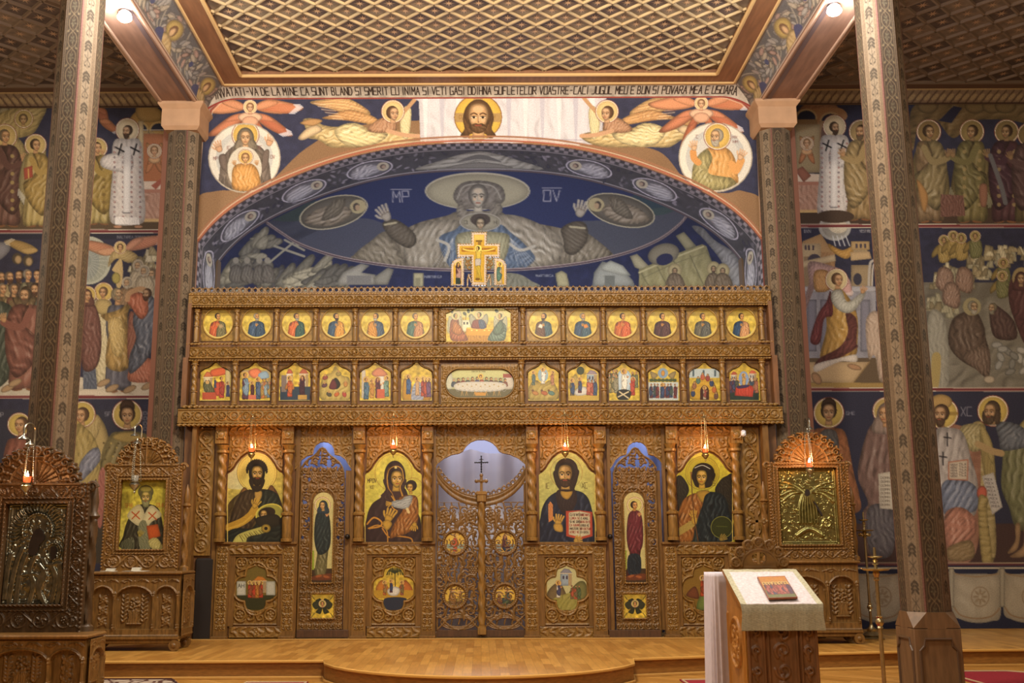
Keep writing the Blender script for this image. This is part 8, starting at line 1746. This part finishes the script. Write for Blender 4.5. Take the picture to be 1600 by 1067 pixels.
shrine('carved oak shrine with a bishop icon, on the platform left of the screen', (133, 277, 893, 1005), -1.5, .55, -1.12, ZS, (164, 280, 726, 884), (187, 258, 750, 858), (229, 48, 684, 727), ic_nicholas, 'icon of a bishop in dark robes with two red crosses and an orange book', 'bishop', 1, colx=((171, 765, 880), (290.5, 757, 880)))
shrine('large dark shrine at far left with a silver covered mother and child', (-75, 128, 992, 1100), -5.0, .42, -4.72, 0, (-22, 132, 756, 985), (5, 102, 787, 944), (55, 71, 698, 757), lambda a, b, z0, z1, Yp: oklad(a, b, z0, z1, Yp, 'mother', DIMSIL, 'silver_icon'), 'embossed silver icon with dark painted faces of a mother and child', 'x', 1, True, colx=((-25, 790, 960), (143, 748, 965)))
shrine('carved oak shrine right of the screen holding a gilt metal icon', (1170, 1348, 876, 990), -.95, .45, -.62, ZS, (1204, 1328, 723, 870), (1217, 1310, 731, 851), (1264, 54, 675, 724), lambda a, b, z0, z1, Yp: oklad(a, b, z0, z1, Yp, 'angel', GILT, 'gilt_icon'), 'embossed gilt metal icon with a small dark face and spread wings', 'x', -1, colx=((1195, 752, 860), (1332, 760, 860)))
vlamp(42, 754, -5.05, 690, 'lit red-glass lamp before the dark shrine at far left', 6.5, True, .95, 'lamps hanging before the shrines', True)
vlamp(211, 752, -1.3, 688, 'unlit clear-glass lamp before the bishop icon', 0, False, 1.3, 'lamps hanging before the shrines', True)
vlamp(1265, 730, -.82, 672, 'lit oil lamp before the gilt metal icon at right', 6.0, True, 1.1, 'lamps hanging before the shrines', True)
for px, py, Yh, base, lb in ((56, 663, -4.66, 705, 'bent silver lamp hook rising over the dark shrine at far left'), (222, 664, -1.08, 690, 'bent silver lamp hook rising over the bishop shrine'), (1263, 655, -.58, 680, 'bent silver lamp hook rising over the right shrine')):
    X, Zt = (float(v) for v in U(px, py, Yh)); Zb = float(U(px, base, Yh)[1]); t = empty('lamp_hook', (X, Yh, Zb), lb, 'hook', 'silver hooks carrying the shrine lamps'); r = .03
    MB().tube([(X, Yh, Zb-.05), (X, Yh, Zt-.06)]+[(X-.6*r*(1-math.cos(q)), Yh-2.5*r*(1-math.cos(q)), Zt-.06+.06*math.sin(q)) for q in np.linspace(0, PI, 12)]+[(X-1.2*r, Yh-5*r, Zt-.11)], .009, 7).build('hook_rod', SILVER, t, smooth=True)
    MB().lathe(X-1.2*r, Yh-5*r, [(Zt-.15, .05), (Zt-.14, .045), (Zt-.12, .015), (Zt-.10, .008)], 14).build('hook_bell', SILVER, t, smooth=True)
# papers and booklets lying on the left chest
PAPER = mat('paper', 'cfcabb', .8); zt_ = float(U(205, 893, -1.5)[1])
for k, (px, py, w_, d_, h_, rz, nm, lb) in enumerate(((171, 888, .17, .10, .006, .25, 'paper_sheets', 'loose white sheets at the left end of the chest below the bishop icon'), (174, 886, .10, .06, .03, .1, 'booklet', 'small pale booklet lying on the loose sheets'), (213, 889, .28, .12, .006, -.06, 'paper_sheets', 'wide white sheets in the middle of the chest below the bishop icon'), (214, 885, .10, .06, .04, 0, 'booklet', 'small stack of pale leaflets on the wide sheets'))):
    X = float(U(px, py, -1.36)[0]); zb_ = zt_+(.0065 if k % 2 else .0005); yq = -1.40 if k % 2 == 0 else -1.385
    mb = MB()
    if h_ < .01:
        for j in range(3): q = MB().box(-w_/2, w_/2, -d_/2, d_/2, .0005+j*.002, .0022+j*.002); q.xf(Matrix.Translation((X+.01*j, yq, zb_)) @ Matrix.Rotation(rz+.12*(j-1), 4, 'Z')); mb.add(q.v, q.f)
    else:
        for j in range(4): q = MB().box(-w_/2, w_/2, -d_/2, d_/2, j*h_/4+.0003, (j+1)*h_/4-.001); q.xf(Matrix.Translation((X+.003*j, yq, zb_)) @ Matrix.Rotation(rz, 4, 'Z')); mb.add(q.v, q.f)
    tag(mb.build(nm, PAPER, org=(X, yq, zb_)), lb, 'paper')
# ================================================================ LECTERN
Yl = -7.1; lx0, lx1 = UX(1166, Yl, 1000), UX(1278, Yl, 1000); zf = float(U(1222, 944, Yl)[1]); zbk = float(U(1190, 890, Yl+.5)[1]); lc = (lx0+lx1)/2
lec = empty('lectern', (lc, Yl+.25, 0), 'carved oak lectern with a sloping top in the right foreground', 'lectern')
LO = mat('lectern_oak', 'a06c2e', .4, noise=.3, nscale=12, stretch=(3, 3, .5), bump=.2)
mb = MB(); A = [(lx0, Yl, 0), (lx1, Yl, 0), (lx1, Yl+.5, 0), (lx0, Yl+.5, 0), (lx0, Yl, zf-.02), (lx1, Yl, zf-.02), (lx1, Yl+.5, zbk-.02), (lx0, Yl+.5, zbk-.02)]
mb.add(A, [(0, 3, 2, 1), (4, 5, 6, 7), (0, 1, 5, 4), (1, 2, 6, 5), (2, 3, 7, 6), (3, 0, 4, 7)]); mb.build('body', LO, lec)
f = Hf(lx0+.005, lx1-.005, .02, zf-.03, .0055, .004)
for u0, u1 in ((.03, .24), (.30, .70), (.76, .97)):
    a, b = lx0+(lx1-lx0)*u0, lx0+(lx1-lx0)*u1; zt2 = zf-.12; f.tube([[a, .1], [a, zt2], [(a+b)/2, zt2+.06], [b, zt2], [b, .1]], .010, .02, 0)
    for k in range(6):
        z = .2+k*.125; f.spiral((a+b)/2, z, (b-a)*.3, .012, .018, 1.2, k, 1 if k % 2 else -1); f.leaf((a+b)/2, z+.06, PI/2, .05, .014, .016)
f.build('front_carving', mat('lectern_walnut', '6e4a2e', .42, noise=.3, nscale=12, stretch=(3, 3, .5), bump=.2), Yl, lec, thick=.004)
f = Hf(0, .5, .02, zf-.03, .006, .004); 
for z in (.1, .55): f.ring(.25, z+.18, .15, .16, .012, .02); f.foliage(.13, .37, z+.06, z+.3, .12, .014)
for x in (.04, .46): f.tube([[x, .05], [x, zf-.08]], .012, .018, 0)
solid_grid('side_carving', lx0-np.maximum(f.h, 0), Yl+.5-f.X, f.Z, f.h >= 0, LO, lec, .002, None, None, (1.0, 0, 0))
mb = MB(); mb.add([(lx0-.03, Yl-.03, zf-.025), (lx1+.03, Yl-.03, zf-.025), (lx1+.02, Yl+.52, zbk-.02), (lx0-.02, Yl+.52, zbk-.02), (lx0-.03, Yl-.03, zf), (lx1+.03, Yl-.03, zf), (lx1+.02, Yl+.52, zbk+.005), (lx0-.02, Yl+.52, zbk+.005)], [(0, 3, 2, 1), (4, 5, 6, 7), (0, 1, 5, 4), (1, 2, 6, 5), (2, 3, 7, 6), (3, 0, 4, 7)]); mb.build('sloping_top', LO, lec)
Yk = Yl+.53; cx = UX(1186, Yk, 867); zc0 = float(U(1186, 889, Yk)[1]); zc1 = float(U(1186, 836, Yk)[1]); R = .205; Rz = zc1-zc0-.02; f = Hf(cx-R-.03, cx+R+.03, zc0-.03, zc1+.01, .005, -1)
f.h[(((f.X-cx)/R)**2+((f.Z-zc0)/Rz)**2 < .9)] = .004; f.h[(f.Z < zc0+.02) & (np.abs(f.X-cx) < R+.02)] = .006
for k in range(7): q = PI*(k+.5)/7; f.ring(cx+R*.84*math.cos(q), zc0+Rz*.82*math.sin(q)+.008, .03, .03, .01, .018); f.rosette(cx+R*.84*math.cos(q), zc0+Rz*.82*math.sin(q)+.008, .022, .016)
f.ring(cx, zc0+.02, R*.62, Rz*.55, .01, .018, 0, 180); f.h[((f.X-cx)/.05)**2+((f.Z-zc0-.075)/.038)**2 < 1] = -1; f.build('crest', mat('crest_oak', '7a5a2c', .45, noise=.3, nscale=12, bump=.2), Yk, lec, thick=.03)
# cloth over the slope with its front fall
CL = paintmat('woven_cloth', .9, .15, .2)
def slope(u, v):  # u across, v 0 (back) .. 1 (front edge)
    return lc+(u-.5)*(lx1-lx0+.05+.02*v), Yl+.49-(.53)*v, zbk+.008+(zf+.006-zbk-.008)*v
nu, nv, nd = 90, 70, 34; u = np.linspace(0, 1, nu)[None]; v = np.linspace(.02, 1, nv)[:, None]; X, Y_, Z = slope(u, v); X = X+0*v; Y_ = Y_+0*u; Z = Z+0*u+.0012*np.sin(u*23+v*9)
dv = np.linspace(0, 1, nd)[1:, None]; zdrop = .165; Xf = lc+(u-.5)*(lx1-lx0+.07)+0*dv+.004*np.sin(dv*5+u*9); Yf_ = Yl-.04-.012*np.sin(np.clip(dv*4, 0, PI/2))-.006*np.sin(u*26)*dv; Zf = zf+.005-zdrop*dv+0*u
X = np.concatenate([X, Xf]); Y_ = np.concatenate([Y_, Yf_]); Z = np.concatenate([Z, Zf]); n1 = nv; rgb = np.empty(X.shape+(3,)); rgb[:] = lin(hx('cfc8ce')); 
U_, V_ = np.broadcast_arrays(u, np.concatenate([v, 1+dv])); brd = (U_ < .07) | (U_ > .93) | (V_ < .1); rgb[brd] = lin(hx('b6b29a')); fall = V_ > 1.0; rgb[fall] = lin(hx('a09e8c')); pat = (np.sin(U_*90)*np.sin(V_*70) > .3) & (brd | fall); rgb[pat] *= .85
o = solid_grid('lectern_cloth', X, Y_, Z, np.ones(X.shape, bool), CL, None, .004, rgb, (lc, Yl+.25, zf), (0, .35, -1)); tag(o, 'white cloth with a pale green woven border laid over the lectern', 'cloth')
# small festal icon lying on the cloth
def sl_pt(px, py):
    """point of the sloping top seen at a photo position"""
    dx, dy, dz = ray(px, py); k = (zf-zbk-.0)/(-.53); a0 = zbk+.018; t = (a0+k*((CAM[1]+0)-(Yl+.49))-CAM[2])/(dz-k*dy); return CAM[0]+dx*t, CAM[1]+dy*t, CAM[2]+dz*t
P = [Vector([float(q) for q in sl_pt(*p)]) for p in ((1183, 904), (1226, 902.5), (1247, 937), (1201, 937.5))]
ex = (P[1]-P[0]); ey = (P[3]-P[0]); c = Cv(0, 100, 0, 100, d=1.0, bg='b8823c', px=True); c.z1, c.z0 = 0, 100; c.rc(0, 100, 0, 70, ('b87c34', 'b08038')); c.rc(0, 100, 62, 100, '6a7040'); crowd(c, 8, 48, 84, 56, ['5a3440', 'a85a4c', '4a4460', '9a5040'], 4, 3, True); crowd(c, 52, 94, 84, 56, ['a04a40', 'b0604c', '8a4440', '5a3a4c'], 4, 8, True)
c.line([[1, 1], [99, 1], [99, 99], [1, 99], [1, 1]], 2, '7a2c20', 0); rgb = c.done(); nz, nx = rgb.shape[:2]; uu = np.linspace(0, 1, nx)[None]; vv = np.linspace(0, 1, nz)[:, None]; Nn = ex.cross(ey).normalized(); Nn = Nn if Nn.z > 0 else -Nn
org_ = P[0]+(ex+ey)/2; G = [P[0][i]+Nn[i]*.014+ex[i]*uu+ey[i]*vv for i in range(3)]
o = solid_grid('festal_icon', G[0], G[1], G[2], np.ones(G[0].shape, bool), ICON, None, .014, rgb, tuple(org_), (-Nn.x, -Nn.y, -Nn.z)); tag(o, 'small painted icon with rows of red-robed figures lying on the lectern cloth', 'icon')
# white draped stand just behind and left of the lectern
Yd = Yl+.62; xa = UX(1114, Yd, 960); xb = lx0+.12; zt3 = float(U(1125, 895, Yd)[1]); t = np.linspace(0, 1, 120); per = []
cxm, w2, d2 = (xa+xb)/2, (xb-xa)/2, .16
th_ = np.linspace(0, 2*PI, 180); sq = lambda c_: np.sign(c_)*np.abs(c_)**.45
zl = np.linspace(0, 1, 40)[:, None]; fl = .012*np.sin(th_*17)[None]*zl**.6+.02*zl
X = np.concatenate([cxm+0*th_[None], cxm+sq(np.cos(th_))[None]*(w2+fl)]); Y_ = np.concatenate([Yd+d2+0*th_[None], Yd+d2+sq(np.sin(th_))[None]*(d2+fl)]); Z = np.concatenate([zt3+0*th_[None], zt3-(zt3-.02)*zl+0*th_[None]])
o = solid_grid('draped_stand', X, Y_, Z, np.ones(X.shape, bool), mat('white_linen', 'cbc6d4', .85, noise=.06, nscale=20), None, 0, None, (cxm, Yd+d2, 0)); tag(o, 'narrow stand under a white linen drape, behind the lectern on its left', 'draped stand')
# ================================================================ CANDLE STANDS
def cstand(px, Yp, zb, ysauc, ytop, ykn, label, s=1.0):
    X = float(U(px, ysauc, Yp)[0]); zs = float(U(px, ysauc, Yp)[1]); zt = float(U(px, ytop, Yp)[1]); zk = float(U(px, ykn, Yp)[1]) if ykn else zb+.4
    t = empty('candle_stand', (X, Yp, zb), label, 'candle stand', 'brass candle stands at the right')
    MB().lathe(X, Yp, [(zb, .15*s), (zb+.02, .155*s), (zb+.03, .12*s), (zb+.05, .10*s), (zb+.055, .12*s), (zb+.08, .09*s), (zb+.10, .05*s), (zb+.13, .06*s), (zb+.16, .03*s), (zb+.19, .022*s)], 24).build('foot', BRASS, t, smooth=True)
    MB().lathe(X, Yp, [(zb+.18, .018*s), (zk-.05, .017*s), (zk-.045, .028*s), (zk-.03, .02*s), (zk-.01, .034*s), (zk+.01, .034*s), (zk+.03, .02*s), (zk+.045, .028*s), (zk+.05, .016*s), (zs-.09, .015*s), (zs-.08, .03*s), (zs-.06, .018*s), (zs-.03, .03*s), (zs-.01, .02*s)], 16).build('pole', BRASS, t, smooth=True)
    MB().lathe(X, Yp, [(zs-.012, .02*s), (zs-.006, .10*s), (zs+.008, .125*s), (zs+.010, .12*s), (zs, .09*s), (zs+.002, .015)], 28).build('drip_tray', BRASS, t, smooth=True)
    h = zt-zs; MB().lathe(X, Yp, [(zs, .016), (zs+h*.2, .012), (zs+h*.25, .028), (zs+h*.3, .012), (zs+h*.42, .022), (zs+h*.5, .01), (zs+h*.56, .055), (zs+h*.6, .06), (zs+h*.61, .012), (zs+h*.8, .012), (zt, .010)], 16).build('candle_socket', BRASS, t, smooth=True)
    if ykn is None:
        mb = MB()
        for k in range(5): a = 2*PI*k/5; mb.ball(X+.06*math.cos(a), Yp+.06*math.sin(a), zs-.05, .024, 8, 6)
        mb.build('grape_drops', BRASS, t, smooth=True)
cstand(1350.5, -.32, ZS, 829, 800, None, 'brass candle stand on the platform beside the right shrine', 1.0)
cstand(1368.5, -5.3, 0, 890, 855, 972, 'brass candle stand on the nave floor before the right column', .95)
# ================================================================ SANCTUARY BEHIND THE SCREEN
CUR = mat('curtain_cloth', 'd4d2e0', .9); X = np.linspace(-1.5, 1.5, 260)[None]; v = np.linspace(0, 1, 60)[:, None]
top = float(U(751, 702, 1.0)[1])-.06*np.abs(np.sin(X*4.2+.6))-.22*np.clip(np.abs(X)/.8-.35, 0, 2); Zc2 = ZS+.02+(top-ZS-.02)*(1-v)+0*X; Yc2 = 1.0+.05*np.sin(X*15+.6*np.sin(X*4)+v*.7)+.0*v
o = solid_grid('altar_curtain', X+0*v, Yc2, Zc2, np.ones(Zc2.shape, bool), CUR, None, .004, None, (0, 1.0, ZS)); tag(o, 'white gathered curtain seen above and through the royal doors', 'curtain')
for sx, lb in ((-1, 'pale blue curtain glimpsed through the left side door'), (1, 'pale blue curtain glimpsed through the right side door')):
    X = np.linspace(-.62, .62, 120)[None]; zt4 = 3.0; Z = ZS+.02+(zt4-ZS)*(1-v)-.05*np.abs(np.sin(X*7)); Yq = .95+.04*np.sin(X*19)+0*v; xo = sx*2.15
    o = solid_grid('side_curtain', X+xo+0*v, Yq, Z, np.ones(Z.shape, bool), mat('blue_curtain', '8f9ccc', .9), None, .004, None, (xo, .95, ZS)); tag(o, lb, 'curtain', 'curtains behind the side doors')
Ya = .55; Xa, Zt_ = (float(q) for q in U(752, 713, Ya)); Zb_ = float(U(752, 745, Ya)[1]); t = empty('altar_cross', (Xa, Ya, Zb_-.4), 'thin dark metal cross standing before the white curtain', 'cross')
mb = MB().box(Xa-.008, Xa+.008, Ya-.006, Ya+.006, Zb_-.35, Zt_); zc = float(U(752, 722.5, Ya)[1]); mb.box(Xa-.085, Xa+.085, Ya-.006, Ya+.006, zc-.008, zc+.008); mb.box(Xa-.03, Xa+.03, Ya-.006, Ya+.006, zc+.035, zc+.045)
for k in range(9): mb.ball(Xa, Ya-.006, Zb_+(Zt_-Zb_)*k/8, .013, 7, 5)
for k in range(7): mb.ball(Xa-.085+.17*k/6, Ya-.006, zc, .013, 7, 5)
mb.build('cross_bars', mat('pewter', '5f5f64', .4, .8), t, smooth=True); MB().lathe(Xa, Ya, [(ZS, .16), (ZS+.03, .16), (ZS+.05, .05), (ZS+.3, .03), (Zb_-.45, .03), (Zb_-.35, .04), (Zb_-.33, .01)], 16).build('stem', mat('pewter', '5f5f64'), t, smooth=True)
# ================================================================ SPOTLIGHTS
LENS = mat('lamp_lens', 'ffffff', .3, emit='f4f8ff', es=90)
for px, py, lb in ((195, 22, 'bright white spotlight on the left ceiling beam'), (1303, 12, 'bright white spotlight on the right ceiling beam')):
    zl_ = 7.53; dx, dy, dz = ray(px, py); q = (zl_-CAM[2])/dz; X, Yp = float(dx*q), float(CAM[1]+dy*q)
    t = empty('spotlight', (X, Yp, 7.55), lb, 'spotlight', 'spotlights on the ceiling beams'); MB().lathe(X, Yp, [(7.575, .05), (7.545, .05), (7.54, .075), (7.50, .08), (7.49, .07), (7.492, .02)], 20).build('housing', mat('white_enamel', 'd8d8d8', .4), t, smooth=True); MB().ball(X, Yp, 7.487, .085, 14, 8, 1, 1, .6).build('lens', LENS, t, smooth=True)
    lamp('spotlight_lamp', 'POINT', (X, Yp-.1, 7.36), SPOTW, COOL, .06)
# ================================================================ CARPETS AND SMALL FITTINGS
RED = mat('red_pile', '8f1428', .95, noise=.2, nscale=60, bump=.3)
def rug(name, pts, m, label, h=.012, border=None):
    cx, cy = sum(p[0] for p in pts)/len(pts), sum(p[1] for p in pts)/len(pts); n = len(pts); mb = MB(); mb.add([(x, y, .0005) for x, y in pts]+[(x, y, h) for x, y in pts], [tuple(range(n))[::-1], tuple(range(n, 2*n))]+[(i, (i+1) % n, (i+1) % n+n, i+n) for i in range(n)])
    t = empty(name, (cx, cy, 0), label, 'carpet'); mb.build('pile', m, t)
    if border: MB().tube([(x+(cx-x)*.04, y+(cy-y)*.04, h) for x, y in pts+pts[:1]], .012, 6).build('border', border, t)
    return t
m = bpy.data.materials.new('patterned_wool'); m.use_nodes = True; nt = m.node_tree; vo = nt.nodes.new('ShaderNodeTexVoronoi'); vo.inputs['Scale'].default_value = 7; vo.feature = 'DISTANCE_TO_EDGE'; tc = nt.nodes.new('ShaderNodeTexCoord'); nt.links.new(tc.outputs['Object'], vo.inputs['Vector']); cr_ = nt.nodes.new('ShaderNodeValToRGB'); cr_.color_ramp.elements[0].color = (.07, .02, .012, 1); cr_.color_ramp.elements[1].color = (.42, .34, .26, 1); cr_.color_ramp.elements[0].position = .06; cr_.color_ramp.elements[1].position = .12; nt.links.new(vo.outputs['Distance'], cr_.inputs[0]); nt.links.new(cr_.outputs[0], nt.nodes['Principled BSDF'].inputs['Base Color']); nt.nodes['Principled BSDF'].inputs['Roughness'].default_value = .95
rug('patterned_rug', [(-4.3, -2.75), (-3.2, -2.75), (-3.05, -3.1), (-3.05, -4.3), (-4.3, -3.7)], m, 'brown and cream patterned rug at the step on the left', .03, mat('rug_edge', '3a1410', .9))
rug('red_carpet', [(-2.42, -2.86), (-1.78, -2.86), (-1.78, -6.5), (-2.42, -6.5)], RED, 'red carpet strip at the step, left of the curved platform', border=mat('carpet_edge', 'b09a78', .9))
rug('red_carpet', [(2.05, -2.80), (3.0, -2.74), (3.0, -6.5), (2.05, -6.5)], RED, 'red carpet at the step, partly behind the lectern', border=mat('carpet_edge', 'b09a78', .9))
rug('red_carpet', [(4.95, -2.15), (5.72, -2.15), (6.6, -2.9), (6.6, -6.0), (4.95, -6.0)], RED, 'red carpet right of the right column', border=mat('carpet_edge', 'b09a78', .9))
X, Z = (float(q) for q in U(1162, 677, -.26)); t = empty('motion_sensor', (X, -.18, Z), 'small white sensor box under the screen beam at right', 'sensor'); MB().box(X-.03, X+.03, -.27, -.22, Z-.04, Z+.045, .015).build('sensor_housing', mat('white_plastic', 'c8ccd8', .4), t); MB().ball(X, -.272, Z, .016, 10, 6, 1, .5, 1).build('sensor_dome', mat('sensor_dome', 'e8ecf4', .2), t, smooth=True)
Yx = -1.2; Xx, Zt2 = (float(q) for q in U(1181, 792, Yx)); Zb2 = float(U(1181, 842, Yx)[1]); t = empty('standing_cross', (Xx, Yx, ZS), 'carved wooden cross on a pole between the lectern crest and the right shrine', 'cross'); m_ = MATS['crest_oak']; zc = Zb2+(Zt2-Zb2)*.55
mb = MB().box(Xx-.02, Xx+.02, Yx-.015, Yx+.015, Zb2, Zt2, .005); mb.box(Xx-.10, Xx+.10, Yx-.015, Yx+.015, zc-.02, zc+.02, .005)
for dx, z in ((-.1, zc), (.1, zc), (0, Zt2)):
    for a in (0, 2.1, 4.2): mb.ball(Xx+dx+.022*math.cos(a), Yx, z+.022*math.sin(a), .022, 8, 6)
mb.build('cross_head', m_, t, smooth=True); MB().lathe(Xx, Yx, [(ZS, .14), (ZS+.03, .14), (ZS+.05, .04), (ZS+.3, .022), (Zb2-.05, .022), (Zb2-.03, .04), (Zb2, .025)], 14).build('cross_pole', m_, t, smooth=True)
